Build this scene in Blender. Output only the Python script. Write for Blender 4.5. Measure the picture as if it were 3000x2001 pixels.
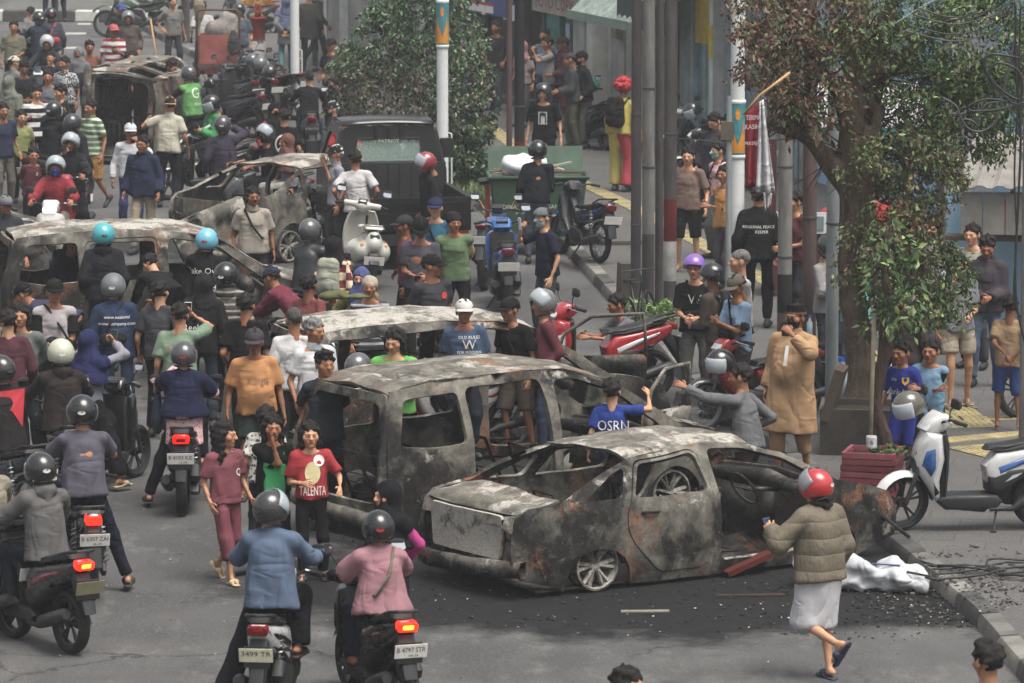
import bpy, bmesh, math, random
import numpy as np
from mathutils import Vector, Matrix, Euler
from mathutils.geometry import delaunay_2d_cdt
from mathutils.bvhtree import BVHTree

R = math.radians
for _o in list(bpy.data.objects):
 bpy.data.objects.remove(_o)
SC = bpy.context.scene
COL = SC.collection

# ------------------------------------------------------------------ camera
CAM_H, FPX, HORIZON = 7.70, 14000.0, -833.0     # metres, focal length and horizon row in a 3000 x 2001 frame
PITCH = math.atan((1000.5 - HORIZON) / FPX)
cam_d = bpy.data.cameras.new('camera')
cam_d.lens = FPX / 3000.0 * 36.0
cam_d.sensor_width = 36.0
cam_d.clip_start = 0.5
cam_d.clip_end = 3000.0
cam_d.dof.use_dof = True
cam_d.dof.focus_distance = 52.0
cam_d.dof.aperture_fstop = 6.3
cam = bpy.data.objects.new('camera', cam_d)
cam.location = (0, 0, CAM_H)
cam.rotation_euler = (math.pi / 2 - PITCH, 0, 0)
COL.objects.link(cam)
SC.camera = cam

# ------------------------------------------------------------------ sky, sun, exposure
world = bpy.data.worlds.new('World')
SC.world = world
world.use_nodes = True
wn = world.node_tree.nodes
wl = world.node_tree.links
wn.clear()
w_out = wn.new('ShaderNodeOutputWorld')
w_bg = wn.new('ShaderNodeBackground')
w_sky = wn.new('ShaderNodeTexSky')
w_sky.sky_type = 'NISHITA'
w_sky.sun_disc = False
SUN_EL, SUN_AZ = 68.0, 135.0            # azimuth measured clockwise from +Y (away from the camera) towards +X
w_sky.sun_elevation = R(SUN_EL)
w_sky.sun_rotation = R(SUN_AZ)
w_sky.air_density = 1.0
w_sky.dust_density = 6.0
w_sky.ozone_density = 1.0
w_hsv = wn.new('ShaderNodeHueSaturation')      # a thin overcast: the sky's blue is washed out
w_hsv.inputs['Saturation'].default_value = 0.22
wl.new(w_sky.outputs['Color'], w_hsv.inputs['Color'])
wl.new(w_hsv.outputs['Color'], w_bg.inputs['Color'])
w_bg.inputs['Strength'].default_value = 0.085
wl.new(w_bg.outputs['Background'], w_out.inputs['Surface'])
sun_d = bpy.data.lights.new('sun', 'SUN')
sun_d.energy = 1.5
sun_d.angle = R(38)
sun_d.color = (1.0, 0.95, 0.88)
sun = bpy.data.objects.new('sun', sun_d)
_sv = Vector((math.sin(R(SUN_AZ)) * math.cos(R(SUN_EL)), math.cos(R(SUN_AZ)) * math.cos(R(SUN_EL)), math.sin(R(SUN_EL))))
sun.rotation_euler = _sv.to_track_quat('Z', 'Y').to_euler()
sun.location = (0, 60, 40)
COL.objects.link(sun)
SC.view_settings.view_transform = 'Standard'
SC.view_settings.look = 'None'
SC.view_settings.exposure = 1.22
SC.view_settings.gamma = 1.0
SC.view_settings.use_curve_mapping = False
SC.cycles.use_denoising = True
SC.cycles.max_bounces = 6
SC.cycles.diffuse_bounces = 2
SC.cycles.glossy_bounces = 3
SC.cycles.transmission_bounces = 4
SC.cycles.transparent_max_bounces = 8
SC.cycles.volume_bounces = 0
SC.cycles.caustics_reflective = False
SC.cycles.caustics_refractive = False

# ------------------------------------------------------------------ where a thing stands: a sight line met with a level plane
_cp, _sp = math.cos(PITCH), math.sin(PITCH)
def G(x, y, z=0.0):
 dx, dy = (x - 1500.0) / FPX, (1000.5 - y) / FPX
 d = Vector((dx, _cp + dy * _sp, -_sp + dy * _cp))
 t = (z - CAM_H) / d.z
 return Vector((d.x * t, d.y * t, z))

# kerb line of the pavement on the right of the street: world X as a function of depth Y
KERB = [(30, 4.55), (40.3, 3.95), (44.2, 3.45), (55.4, 1.95), (69, 0.75), (79, -1.1), (94, -4.4), (130, -11.5), (190, -23)]
def kerb_x(Y):
 for (a, xa), (b, xb) in zip(KERB, KERB[1:]):
  if Y <= b:
   return xa + (xb - xa) * (Y - a) / (b - a)
 return KERB[-1][1]
PAVE = 0.13
def ground_z(X, Y):
 return PAVE if X > kerb_x(Y) else 0.0
# ------------------------------------------------------------------ objects
def link(name, data, parent=None, loc=None, rot=None):
 o = bpy.data.objects.new(name, data)
 COL.objects.link(o)
 if parent is not None:
  o.parent = parent
 if loc is not None:
  o.location = loc
 if rot is not None:
  o.rotation_euler = rot
 return o
def thing(name, label, cat, loc=(0, 0, 0), rz=0.0, group=None, rot=None):
 o = link(name, None, None, loc, rot if rot is not None else (0, 0, rz))
 o.empty_display_size = 0.1
 return tag(o, label, cat, group)
def tag(o, label, cat, group=None, kind=None):
 o['label'] = label
 if cat: o['category'] = cat
 if group: o['group'] = group
 if kind: o['kind'] = kind
 return o
def struct(o, label=None, kind='structure'):
 o['kind'] = kind
 if label: o['label'] = label
 return o
def mesh_np(name, v, f, smooth=True, mat=None):
 """v (n,3) array, f list of faces or (m,4)/(m,3) array"""
 me = bpy.data.meshes.new(name)
 v = np.asarray(v, np.float32)
 if isinstance(f, np.ndarray):
  n, k = f.shape
  me.vertices.add(len(v)); me.vertices.foreach_set('co', v.ravel())
  me.loops.add(n * k); me.loops.foreach_set('vertex_index', f.astype(np.int32).ravel())
  me.polygons.add(n)
  me.polygons.foreach_set('loop_start', np.arange(0, n * k, k, dtype=np.int32))
  me.update(calc_edges=True)
 else:
  me.from_pydata([tuple(map(float, p)) for p in v], [], [tuple(int(i) for i in q) for q in f])
  me.update()
 if smooth:
  me.polygons.foreach_set('use_smooth', np.ones(len(me.polygons), bool))
 if mat is not None:
  me.materials.append(mat)
 return me
class MB:
 """collects simple shapes into one mesh"""
 def __init__(s): s.v = []; s.f = []
 def add(s, v, f):
  o = len(s.v); s.v += [tuple(p) for p in v]; s.f += [tuple(i + o for i in q) for q in f]; return s
 def box(s, c, size, rot=None, taper=1.0):
  x, y, z = size[0] / 2, size[1] / 2, size[2] / 2
  v = [Vector((a * x * (taper if w > 0 else 1), b * y * (taper if w > 0 else 1), w * z)) for w in (-1, 1) for b in (-1, 1) for a in (-1, 1)]
  if rot is not None:
   m = rot if isinstance(rot, Matrix) else Euler(rot).to_matrix()
   v = [m @ p for p in v]
  v = [p + Vector(c) for p in v]
  return s.add(v, [(0, 2, 3, 1), (4, 5, 7, 6), (0, 1, 5, 4), (2, 6, 7, 3), (0, 4, 6, 2), (1, 3, 7, 5)])
 def tube(s, pts, r, n=8, caps=True):
  pts = [Vector(p) for p in pts]
  rs = r if isinstance(r, (list, tuple)) else [r] * len(pts)
  v = []; prev = None
  for i, p in enumerate(pts):
   d = (pts[min(i + 1, len(pts) - 1)] - pts[max(i - 1, 0)]).normalized()
   if prev is None:
    a = d.orthogonal().normalized()
   else:
    a = (prev - d * prev.dot(d))
    a = a.normalized() if a.length > 1e-5 else d.orthogonal().normalized()
   prev = a; b = d.cross(a)
   v += [p + (a * math.cos(t) + b * math.sin(t)) * rs[i] for t in (2 * math.pi * k / n for k in range(n))]
  f = [(i * n + k, i * n + (k + 1) % n, (i + 1) * n + (k + 1) % n, (i + 1) * n + k) for i in range(len(pts) - 1) for k in range(n)]
  if caps:
   f += [tuple(range(n - 1, -1, -1)), tuple((len(pts) - 1) * n + k for k in range(n))]
  return s.add(v, f)
 def lathe(s, prof, axis='x', n=20, c=(0, 0, 0), a0=0, a1=2 * math.pi):
  """profile [(r, t)] turned about an axis through c; t runs along the axis"""
  c = Vector(c); full = abs(a1 - a0) > 6.28
  m = n if full else n + 1
  v = []
  for r, t in prof:
   for k in range(m):
    a = a0 + (a1 - a0) * k / n
    ca, sa = r * math.cos(a), r * math.sin(a)
    v.append(c + Vector((t, ca, sa) if axis == 'x' else (ca, t, sa) if axis == 'y' else (ca, sa, t)))
  f = []
  for i in range(len(prof) - 1):
   for k in range(n):
    k2 = (k + 1) % m
    f.append((i * m + k, i * m + k2, (i + 1) * m + k2, (i + 1) * m + k))
  return s.add(v, f)
 def slab(s, poly, w, b=0.02, fn=None, c=0.0, rings=3):
  """side outline [(u, z)] (u forward = -y) puffed out to half width w about x=c, edges rounded by b"""
  P = [Vector((p[0], p[1])) for p in poly]; n = len(P)
  A = sum(P[i].x * P[(i + 1) % n].y - P[(i + 1) % n].x * P[i].y for i in range(n))
  if A < 0: P.reverse()
  nrm = []
  for i in range(n):
   e0 = (P[i] - P[i - 1]).normalized(); e1 = (P[(i + 1) % n] - P[i]).normalized()
   q = Vector((e0.y, -e0.x)) + Vector((e1.y, -e1.x))
   q = q.normalized() if q.length > 1e-4 else Vector((e0.y, -e0.x))
   cs = max(0.5, q.dot(Vector((e0.y, -e0.x))))
   nrm.append(q / cs)
  levels = []
  for j in range(rings + 1):
   t = j / rings * math.pi / 2
   levels.append((b * (1 - math.cos(t)), w - b + b * math.sin(t)))
  seq = [(i, -x) for i, x in reversed(levels)] + levels
  v = []
  for ins, x in seq:
   for i in range(n):
    q = P[i] - nrm[i] * ins
    k = fn(q.x, q.y) if fn else 1.0
    v.append(Vector((c + x * k, -q.x, q.y)))
  f = []
  L = len(seq)
  for j in range(L - 1):
   for i in range(n):
    f.append((j * n + i, (j + 1) * n + i, (j + 1) * n + (i + 1) % n, j * n + (i + 1) % n))
  f.append(tuple(range(n)))
  f.append(tuple((L - 1) * n + i for i in range(n - 1, -1, -1)))
  return s.add(v, f)
 def grid(s, rows, close=False):
  """rows of equal point counts joined by quads"""
  m = len(rows[0]); v = [p for r in rows for p in r]
  f = []
  for i in range(len(rows) - 1):
   for k in range(m if close else m - 1):
    k2 = (k + 1) % m
    f.append((i * m + k, i * m + k2, (i + 1) * m + k2, (i + 1) * m + k))
  return s.add(v, f)
 def mesh(s, name, mat=None, smooth=False, auto=None):
  me = bpy.data.meshes.new(name)
  me.from_pydata([tuple(p) for p in s.v], [], s.f)
  me.update()
  if smooth or auto:
   me.polygons.foreach_set('use_smooth', np.ones(len(me.polygons), bool))
   if auto:
    me.set_sharp_from_angle(angle=R(auto))
  if mat is not None: me.materials.append(mat)
  return me
 def build(s, name, mat=None, parent=None, smooth=False, auto=None, loc=None, rot=None):
  return link(name, s.mesh(name, mat, smooth, auto), parent, loc, rot)
def solid(v, f, t):
 """give an open sheet thickness t along its vertex normals (inwards); returns v, f"""
 v = np.asarray(v, float); n = len(v)
 nr = np.zeros_like(v)
 from collections import Counter
 ed = Counter()
 for q in f:
  a = v[q[1]] - v[q[0]]; b = v[q[-1]] - v[q[0]]
  w = np.cross(a, b)
  for i in q: nr[i] += w
  for i in range(len(q)): ed[(q[i], q[(i + 1) % len(q)])] += 1
 L = np.linalg.norm(nr, axis=1, keepdims=True); L[L < 1e-12] = 1
 nr /= L
 V = np.vstack([v, v - nr * t])
 F = [tuple(q) for q in f] + [tuple(i + n for i in reversed(q)) for q in f]
 for (a, b) in ed:
  if (b, a) not in ed:
   F.append((b, a, a + n, b + n))
 return V, F

# ------------------------------------------------------------------ materials
_M = {}
def S(h):
 """sRGB 0-255 -> linear"""
 return tuple((c / 255 / 12.92) if c / 255 <= 0.04045 else ((c / 255 + 0.055) / 1.055) ** 2.4 for c in h)
def mute(c, k=.24, g=.78):
 l = .3 * c[0] + .59 * c[1] + .11 * c[2]
 return tuple((x + (l - x) * k) * g for x in c)
class NT:
 def __init__(s, name):
  s.m = bpy.data.materials.new(name); s.m.use_nodes = True
  s.t = s.m.node_tree; s.n = s.t.nodes; s.l = s.t.links
  s.b = s.n['Principled BSDF']
 def new(s, t, **kw):
  o = s.n.new(t)
  for k, v in kw.items(): setattr(o, k, v)
  return o
 def coord(s, kind='Object', scale=None):
  c = s.new('ShaderNodeTexCoord').outputs[kind]
  if scale is None: return c
  mp = s.new('ShaderNodeMapping'); mp.inputs['Scale'].default_value = scale if isinstance(scale, (tuple, list)) else (scale,) * 3
  s.l.new(c, mp.inputs['Vector']); return mp.outputs[0]
 def noise(s, co, scale=5, detail=4, rough=0.55, out='Fac', dist=0):
  n = s.new('ShaderNodeTexNoise'); n.inputs['Scale'].default_value = scale; n.inputs['Detail'].default_value = detail
  n.inputs['Roughness'].default_value = rough; n.inputs['Distortion'].default_value = dist
  s.l.new(co, n.inputs['Vector']); return n.outputs[out]
 def ramp(s, fac, stops, interp='LINEAR'):
  r = s.new('ShaderNodeValToRGB'); r.color_ramp.interpolation = interp
  el = r.color_ramp.elements
  while len(el) > 1: el.remove(el[-1])
  for i, (p, c) in enumerate(stops):
   e = el[0] if i == 0 else el.new(p)
   e.position = p
   c = (c, c, c) if isinstance(c, (int, float)) else c
   e.color = (*c[:3], 1)
  s.l.new(fac, r.inputs['Fac']); return r.outputs['Color']
 def mix(s, fac, a, b, mode='MIX'):
  m = s.new('ShaderNodeMix', data_type='RGBA', blend_type=mode)
  for sock, val in ((m.inputs[0], fac), (m.inputs[6], a), (m.inputs[7], b)):
   if isinstance(val, bpy.types.NodeSocket): s.l.new(val, sock)
   elif isinstance(val, (int, float)): sock.default_value = val if sock.type == 'VALUE' else (val, val, val, 1)
   else: sock.default_value = (*val[:3], 1)
  return m.outputs[2]
 def math(s, op, a, b=0.0, clamp=False):
  m = s.new('ShaderNodeMath', operation=op, use_clamp=clamp)
  for sock, val in ((m.inputs[0], a), (m.inputs[1], b)):
   if isinstance(val, bpy.types.NodeSocket): s.l.new(val, sock)
   else: sock.default_value = val
  return m.outputs[0]
 def sep(s, co):
  q = s.new('ShaderNodeSeparateXYZ'); s.l.new(co, q.inputs[0]); return q.outputs
 def bump(s, h, strength=0.3, dist=0.01):
  b = s.new('ShaderNodeBump'); b.inputs['Strength'].default_value = strength; b.inputs['Distance'].default_value = dist
  s.l.new(h, b.inputs['Height']); s.l.new(b.outputs[0], s.b.inputs['Normal']); return b
 def set(s, col=None, rough=None, metal=None, spec=None):
  for k, v in (('Base Color', col), ('Roughness', rough), ('Metallic', metal), ('Specular IOR Level', spec)):
   if v is None: continue
   if isinstance(v, bpy.types.NodeSocket): s.l.new(v, s.b.inputs[k])
   else: s.b.inputs[k].default_value = (*v[:3], 1) if k == 'Base Color' else v
  return s.m
def cached(fn):
 def g(*a):
  k = (fn.__name__,) + a
  if k not in _M: _M[k] = fn(*a)
  return _M[k]
 return g
@cached
def plain(col, rough=0.5, metal=0.0, var=0.12, scale=6.0):
 """paint, plastic, rubber, metal: a colour with slight dirt and uneven gloss. col is sRGB 0-255"""
 t = NT('surface')
 c = S(col); co = t.coord('Object')
 n = t.noise(co, scale, 5, 0.65)
 lo = tuple(x * (1 - var * 2) for x in c); hi = tuple(min(1, x * (1 + var) + 0.004) for x in c)
 t.set(t.ramp(n, [(0.3, lo), (0.7, hi)]), None, metal)
 t.set(rough=t.ramp(t.noise(co, scale * 2.3, 3), [(0.3, max(0.03, rough - 0.1)), (0.7, min(1, rough + 0.12))]))
 return t.m
def creases(t, k):
 """soft folds with a few sharp valleys, as worn cotton hangs; smooth elsewhere"""
 a = t.math('ABSOLUTE', t.math('SUBTRACT', t.noise(t.coord('Object', (4.5, 4.5, 1.8)), 1.2, 1, .4, 'Fac', .6), .5))
 b = t.math('ABSOLUTE', t.math('SUBTRACT', t.noise(t.coord('Object', (2.5, 2.5, 6)), 1.5, 1, .4, 'Fac', .5), .5))
 m = t.ramp(t.noise(t.coord('Object'), 3.0, 1), [(.42, 0.0), (.62, 1.0)])
 h = t.math('ADD', t.math('MULTIPLY', a, 3.0), t.math('MULTIPLY', t.math('MULTIPLY', b, 2.4), m))
 t.bump(t.math('ADD', h, t.math('MULTIPLY', t.noise(t.coord('Object'), 220, 2), .05)), min(1, k * 2.0), .035)
@cached
def quilted(col):
 t = NT('quilted_cloth'); c = mute(S(col)); co = t.coord('Object'); n = t.noise(co, 5, 5, .6)
 t.set(t.ramp(n, [(.3, tuple(x * .72 for x in c)), (.7, tuple(min(1, x * 1.12) for x in c))]), .7, 0, .3)
 z = t.math('ADD', t.sep(co)[2], t.math('MULTIPLY', t.noise(co, 5, 2), .03))
 w = t.math('ABSOLUTE', t.math('SINE', t.math('MULTIPLY', z, 24.0)))
 t.bump(t.math('ADD', t.math('POWER', w, .5), t.math('MULTIPLY', t.noise(t.coord('Object', (16, 16, 7)), 1.4, 3, .5, 'Fac', 1.5), 1.2)), .45, .025)
 return t.m
@cached
def cloth(col, var=0.14, bump=0.32):
 t = NT('cloth'); c = mute(S(col)); co = t.coord('Object')
 n = t.noise(co, 5.0, 5, 0.6)
 lo = tuple(x * (1 - var * 1.6) for x in c); hi = tuple(min(1, x * (1 + var)) for x in c)
 t.set(t.ramp(n, [(0.3, lo), (0.7, hi)]), 0.92, 0, 0.1)
 creases(t, bump)
 return t.m
@cached
def stripes(c1, c2, period=0.08, duty=0.5, axis=2):
 t = NT('striped_cloth'); co = t.coord('Object')
 z = t.sep(co)[axis]
 w = t.math('FRACT', t.math('MULTIPLY', t.math('ADD', z, t.math('MULTIPLY', t.noise(co, 4, 2), 0.015)), 1.0 / period))
 f = t.math('LESS_THAN', w, duty)
 c = t.mix(f, S(c2), S(c1))
 t.set(t.mix(0.22, c, t.ramp(t.noise(co, 6, 4), [(0.3, 0.02), (0.7, 0.5)]), 'OVERLAY'), 0.92, 0, 0.1)
 creases(t, .32)
 return t.m
@cached
def patterned(c1, c2, scale=22.0, thr=0.5):
 t = NT('printed_cloth'); co = t.coord('Object')
 v = t.new('ShaderNodeTexVoronoi'); v.inputs['Scale'].default_value = scale; t.l.new(co, v.inputs['Vector'])
 t.set(t.ramp(v.outputs['Distance'], [(thr - 0.08, S(c1)), (thr + 0.08, S(c2))]), 0.92, 0, 0.1)
 creases(t, .32)
 return t.m
@cached
def checked(c1, c2, scale=9.0):
 t = NT('checked_cloth'); co = t.coord('Object')
 v = t.new('ShaderNodeTexChecker'); v.inputs['Scale'].default_value = scale; t.l.new(co, v.inputs['Vector'])
 v.inputs['Color1'].default_value = (*S(c1), 1); v.inputs['Color2'].default_value = (*S(c2), 1)
 t.set(v.outputs['Color'], 0.92, 0, 0.1)
 creases(t, .32)
 return t.m
@cached
def glossy(col, rough=0.18, coat=0.6):
 t = NT('gloss_paint'); c = mute(S(col), .06, .85 if max(col) - min(col) > 30 or min(col) > 150 else .5); co = t.coord('Object')
 n = t.noise(co, 3.0, 5, 0.65)
 t.set(t.ramp(n, [(0.3, tuple(x * 0.82 for x in c)), (0.75, tuple(min(1, x * 1.08 + 0.003) for x in c))]), None, 0)
 t.set(rough=t.ramp(t.noise(co, 14, 4), [(0.35, rough), (0.75, min(1, rough + 0.22))]))
 t.b.inputs['Coat Weight'].default_value = coat
 t.b.inputs['Coat Roughness'].default_value = 0.12
 return t.m
@cached
def chrome(col=(200, 200, 205), rough=0.18):
 t = NT('bright_metal'); return t.set(S(col), rough, 1.0)
@cached
def mirror_glass():
 t = NT('mirror_glass'); return t.set((0.85, 0.88, 0.9), 0.03, 1.0)
@cached
def clear_glass(col=(225, 235, 235), alpha=0.35):
 t = NT('clear_pane'); t.set(S(col), 0.05, 0.0)
 t.b.inputs['Alpha'].default_value = alpha
 return t.m
@cached
def lamp_glow(col, strength):
 t = NT('lit_lens'); t.set(S(col), 0.3)
 t.b.inputs['Emission Color'].default_value = (*S(col), 1); t.b.inputs['Emission Strength'].default_value = strength
 return t.m
@cached
def skin():
 t = NT('skin'); a = t.new('ShaderNodeAttribute', attribute_name='Col')
 co = t.coord('Object'); n = t.noise(co, 18, 3)
 t.set(t.mix(0.25, a.outputs['Color'], t.ramp(n, [(0.3, 0.30), (0.7, 0.62)]), 'OVERLAY'), 0.55, 0, 0.35)
 t.b.inputs['Subsurface Weight'].default_value = 0.0
 return t.m
@cached
def hairmat(col=(24, 21, 20)):
 t = NT('hair'); co = t.coord('Object', (60, 60, 12)); n = t.noise(co, 1.0, 3)
 c = S(col)
 t.set(t.ramp(n, [(0.3, tuple(x * 0.5 for x in c)), (0.7, tuple(x * 2.0 for x in c))]), 0.75, 0, .25)
 t.bump(n, 0.8, 0.012)
 return t.m
@cached
def burnt(tone=0, rust=0.5, ash=0.5, dark=0.5):
 """scorched bare sheet metal: pale ash, grey scale, soot and rust in patches"""
 t = NT('scorched_metal')
 co0 = t.coord('Object')
 off = t.new('ShaderNodeVectorMath', operation='ADD'); off.inputs[1].default_value = (tone * 3.7, tone * 1.3, tone * 2.1)
 t.l.new(co0, off.inputs[0]); co = off.outputs[0]
 wrp = t.new('ShaderNodeVectorMath', operation='MULTIPLY_ADD'); t.l.new(t.noise(co, 3.0, 4, .6, 'Color'), wrp.inputs[0]); wrp.inputs[1].default_value = (.35,) * 3; t.l.new(co, wrp.inputs[2]); cw = wrp.outputs[0]
 big = t.noise(cw, 1.1, 6, 0.62)
 mid = t.noise(cw, 5.0, 8, 0.70)
 fine = t.noise(co, 34, 8, 0.75)
 grey = t.ramp(mid, [(0.34, S((66, 64, 59))), (0.48, S((94, 91, 84))), (0.58, S((114, 110, 101))), (0.70, S((142, 138, 127)))])
 soot = t.ramp(mid, [(0.40, S((22, 22, 21))), (0.55, S((42, 41, 39))), (0.68, S((76, 74, 70)))])
 rustc = t.ramp(fine, [(0.35, S((78, 52, 40))), (0.55, S((130, 90, 68))), (0.75, S((160, 126, 100)))])
 geo = t.new('ShaderNodeNewGeometry'); nrm = geo.outputs['Normal']
 up = t.math('MULTIPLY', t.sep(nrm)[2], 0.08)
 k = t.math('ADD', big, up)
 c = t.mix(t.ramp(k, [(0.34 + 0.16 * dark, 1.0), (0.44 + 0.16 * dark, 0.0)]), grey, soot)
 rf = t.ramp(t.noise(cw, 1.9, 8, 0.70), [(0.62 - 0.14 * rust, 0.0), (0.70 - 0.14 * rust, 0.8)])
 c = t.mix(rf, c, rustc)
 af = t.ramp(t.math('ADD', t.noise(cw, 2.6, 8, 0.70), up), [(0.66 - 0.16 * ash, 0.0), (0.74 - 0.16 * ash, 0.85)])
 c = t.mix(af, c, t.ramp(fine, [(0.3, S((146, 142, 134))), (0.52, S((172, 168, 159))), (0.7, S((204, 200, 191)))]))
 c = t.mix(t.ramp(t.noise(cw, 12, 8, .78), [(0.58, 0.0), (0.64, 0.6)]), c, S((56, 53, 50)))
 c = t.mix(t.ramp(t.noise(cw, 19, 7, .78), [(0.62, 0.0), (0.67, 0.5)]), c, S((176, 171, 160)))
 c = t.mix(t.ramp(t.math('ADD', geo.outputs['Pointiness'], t.math('MULTIPLY', t.math('SUBTRACT', fine, .5), .12)), [(.66, 0.0), (.82, .5)]), c, S((158, 154, 145)))
 t.set(c, 0.85, 0.0, 0.25)
 t.bump(t.math('ADD', mid, t.math('MULTIPLY', fine, 0.35)), 0.55, 0.015)
 return t.m

# ------------------------------------------------------------------ rounded bodies: distance fields turned into quads
class Field:
 def __init__(s, lo, hi, h):
  s.lo = np.array(lo, float); s.h = h
  n = np.maximum(4, np.ceil((np.array(hi, float) - s.lo) / h).astype(int) + 1)
  s.ax = [s.lo[i] + h * np.arange(n[i]) for i in range(3)]
  s.v = np.full(n, 1.0)
 def _sub(s, lo, hi):
  sl = []
  for i in range(3):
   a = max(0, int(math.floor((lo[i] - s.lo[i]) / s.h))); b = min(len(s.ax[i]), int(math.ceil((hi[i] - s.lo[i]) / s.h)) + 1)
   if b <= a: return None
   sl.append(slice(a, b))
  return tuple(sl)
 def _pts(s, sl):
  return s.ax[0][sl[0]][:, None, None], s.ax[1][sl[1]][None, :, None], s.ax[2][sl[2]][None, None, :]
 def cone(s, a, b, ra, rb, k=0.03, flat=None, q=1.0, clip=None, op='add'):
  """round cone a-b; flat: unit axis along which the section is squeezed by q; clip: (point, normal) keeps the side the normal points away from"""
  a = np.array(a, float); b = np.array(b, float)
  m = max(ra, rb) * max(1.0, 1.0 / 1.0) + 0.06 + k
  sl = s._sub(np.minimum(a, b) - m, np.maximum(a, b) + m)
  if sl is None: return s
  X, Y, Z = s._pts(sl)
  px, py, pz = X - a[0], Y - a[1], Z - a[2]
  ba = b - a
  if flat is not None:
   u = np.array(flat, float); g = 1.0 / q - 1.0
   w = (px * u[0] + py * u[1] + pz * u[2]) * g
   px, py, pz = px + w * u[0], py + w * u[1], pz + w * u[2]
   ba = ba + (ba @ u) * g * u
  L2 = max(ba @ ba, 1e-9)
  t = np.clip((px * ba[0] + py * ba[1] + pz * ba[2]) / L2, 0, 1)
  d = np.sqrt((px - t * ba[0]) ** 2 + (py - t * ba[1]) ** 2 + (pz - t * ba[2]) ** 2) - (ra + (rb - ra) * t)
  if flat is not None: d = d * (0.5 + 0.5 * q)
  if clip is not None:
   c, nn = np.array(clip[0], float), np.array(clip[1], float)
   d = np.maximum(d, (X - c[0]) * nn[0] + (Y - c[1]) * nn[1] + (Z - c[2]) * nn[2])
  cur = s.v[sl]
  if op == 'add':
   hh = np.clip(0.5 + 0.5 * (cur - d) / k, 0, 1)
   s.v[sl] = cur * (1 - hh) + d * hh - k * hh * (1 - hh)
  else:
   hh = np.clip(0.5 - 0.5 * (cur + d) / k, 0, 1)
   s.v[sl] = cur * (1 - hh) + (-d) * hh + k * hh * (1 - hh)
  return s
 def ball(s, c, r, k=0.02, op='add'):
  """ellipsoid, r a number or three radii"""
  c = np.array(c, float); r = np.array([r] * 3 if isinstance(r, (int, float)) else r, float)
  sl = s._sub(c - r - 0.06 - k, c + r + 0.06 + k)
  if sl is None: return s
  X, Y, Z = s._pts(sl)
  d = (np.sqrt(((X - c[0]) / r[0]) ** 2 + ((Y - c[1]) / r[1]) ** 2 + ((Z - c[2]) / r[2]) ** 2) - 1) * r.min()
  cur = s.v[sl]
  if op == 'add':
   hh = np.clip(0.5 + 0.5 * (cur - d) / k, 0, 1); s.v[sl] = cur * (1 - hh) + d * hh - k * hh * (1 - hh)
  else:
   hh = np.clip(0.5 - 0.5 * (cur + d) / k, 0, 1); s.v[sl] = cur * (1 - hh) + (-d) * hh + k * hh * (1 - hh)
  return s
 def cut(s, c, n):
  X, Y, Z = s.ax[0][:, None, None], s.ax[1][None, :, None], s.ax[2][None, None, :]
  s.v = np.maximum(s.v, (X - c[0]) * n[0] + (Y - c[1]) * n[1] + (Z - c[2]) * n[2]); return s
 def folds(s, amp, seed, f=16.0):
  rg = np.random.RandomState(seed)
  X, Y, Z = s.ax[0][:, None, None], s.ax[1][None, :, None], s.ax[2][None, None, :]
  w = 0
  for i in range(4):
   d = rg.normal(size=3); d /= np.linalg.norm(d); d *= f * rg.uniform(0.6, 1.8); d[2] *= 0.7
   w = w + np.sin(X * d[0] + Y * d[1] + Z * d[2] + rg.uniform(0, 6.28))
  s.v = s.v + amp * 0.5 * w; return s
 def nets(s):
  v = s.v; sg = v < 0
  nx, ny, nz = v.shape
  cs = (nx - 1, ny - 1, nz - 1)
  sm = np.zeros(cs + (3,)); ct = np.zeros(cs, np.int16)
  edges = []
  for ax in range(3):
   i0 = [slice(None)] * 3; i1 = [slice(None)] * 3
   i0[ax] = slice(0, -1); i1[ax] = slice(1, None)
   a, b = v[tuple(i0)], v[tuple(i1)]
   x = sg[tuple(i0)] != sg[tuple(i1)]
   I = np.argwhere(x)
   if len(I) == 0: edges.append((I, None)); continue
   av = a[x]; bv = b[x]
   t = av / (av - bv)
   P = I.astype(float); P[:, ax] += t
   edges.append((I, av < 0))
   o = [d for d in range(3) if d != ax]
   for da in (0, 1):
    for db in (0, 1):
     J = I.copy(); J[:, o[0]] -= da; J[:, o[1]] -= db
     ok = (J[:, o[0]] >= 0) & (J[:, o[1]] >= 0) & (J[:, o[0]] < cs[o[0]]) & (J[:, o[1]] < cs[o[1]])
     J = J[ok]
     np.add.at(ct, (J[:, 0], J[:, 1], J[:, 2]), 1)
     np.add.at(sm, (J[:, 0], J[:, 1], J[:, 2]), P[ok])
  idx = np.full(cs, -1, np.int64); on = ct > 0
  idx[on] = np.arange(on.sum())
  V = s.lo + s.h * (sm[on] / ct[on][:, None])
  F = []
  for ax in range(3):
   I, neg = edges[ax]
   if len(I) == 0: continue
   o1, o2 = [(1, 2), (2, 0), (0, 1)][ax]
   ok = (I[:, o1] >= 1) & (I[:, o2] >= 1) & (I[:, o1] < cs[o1]) & (I[:, o2] < cs[o2])
   I = I[ok]; ng = neg[ok]
   def at(d1, d2):
    J = I.copy(); J[:, o1] += d1; J[:, o2] += d2
    return idx[J[:, 0], J[:, 1], J[:, 2]]
   q = np.stack([at(-1, -1), at(0, -1), at(0, 0), at(-1, 0)], 1)
   q[~ng] = q[~ng][:, ::-1]
   F.append(q)
  return V, np.concatenate(F) if F else np.zeros((0, 4), int)
def join_np(parts):
 V, F, o = [], [], 0
 for v, f in parts:
  V.append(v); F.append(np.asarray(f) + o); o += len(v)
 return np.concatenate(V), np.concatenate(F)
_text_cache = {}
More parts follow.
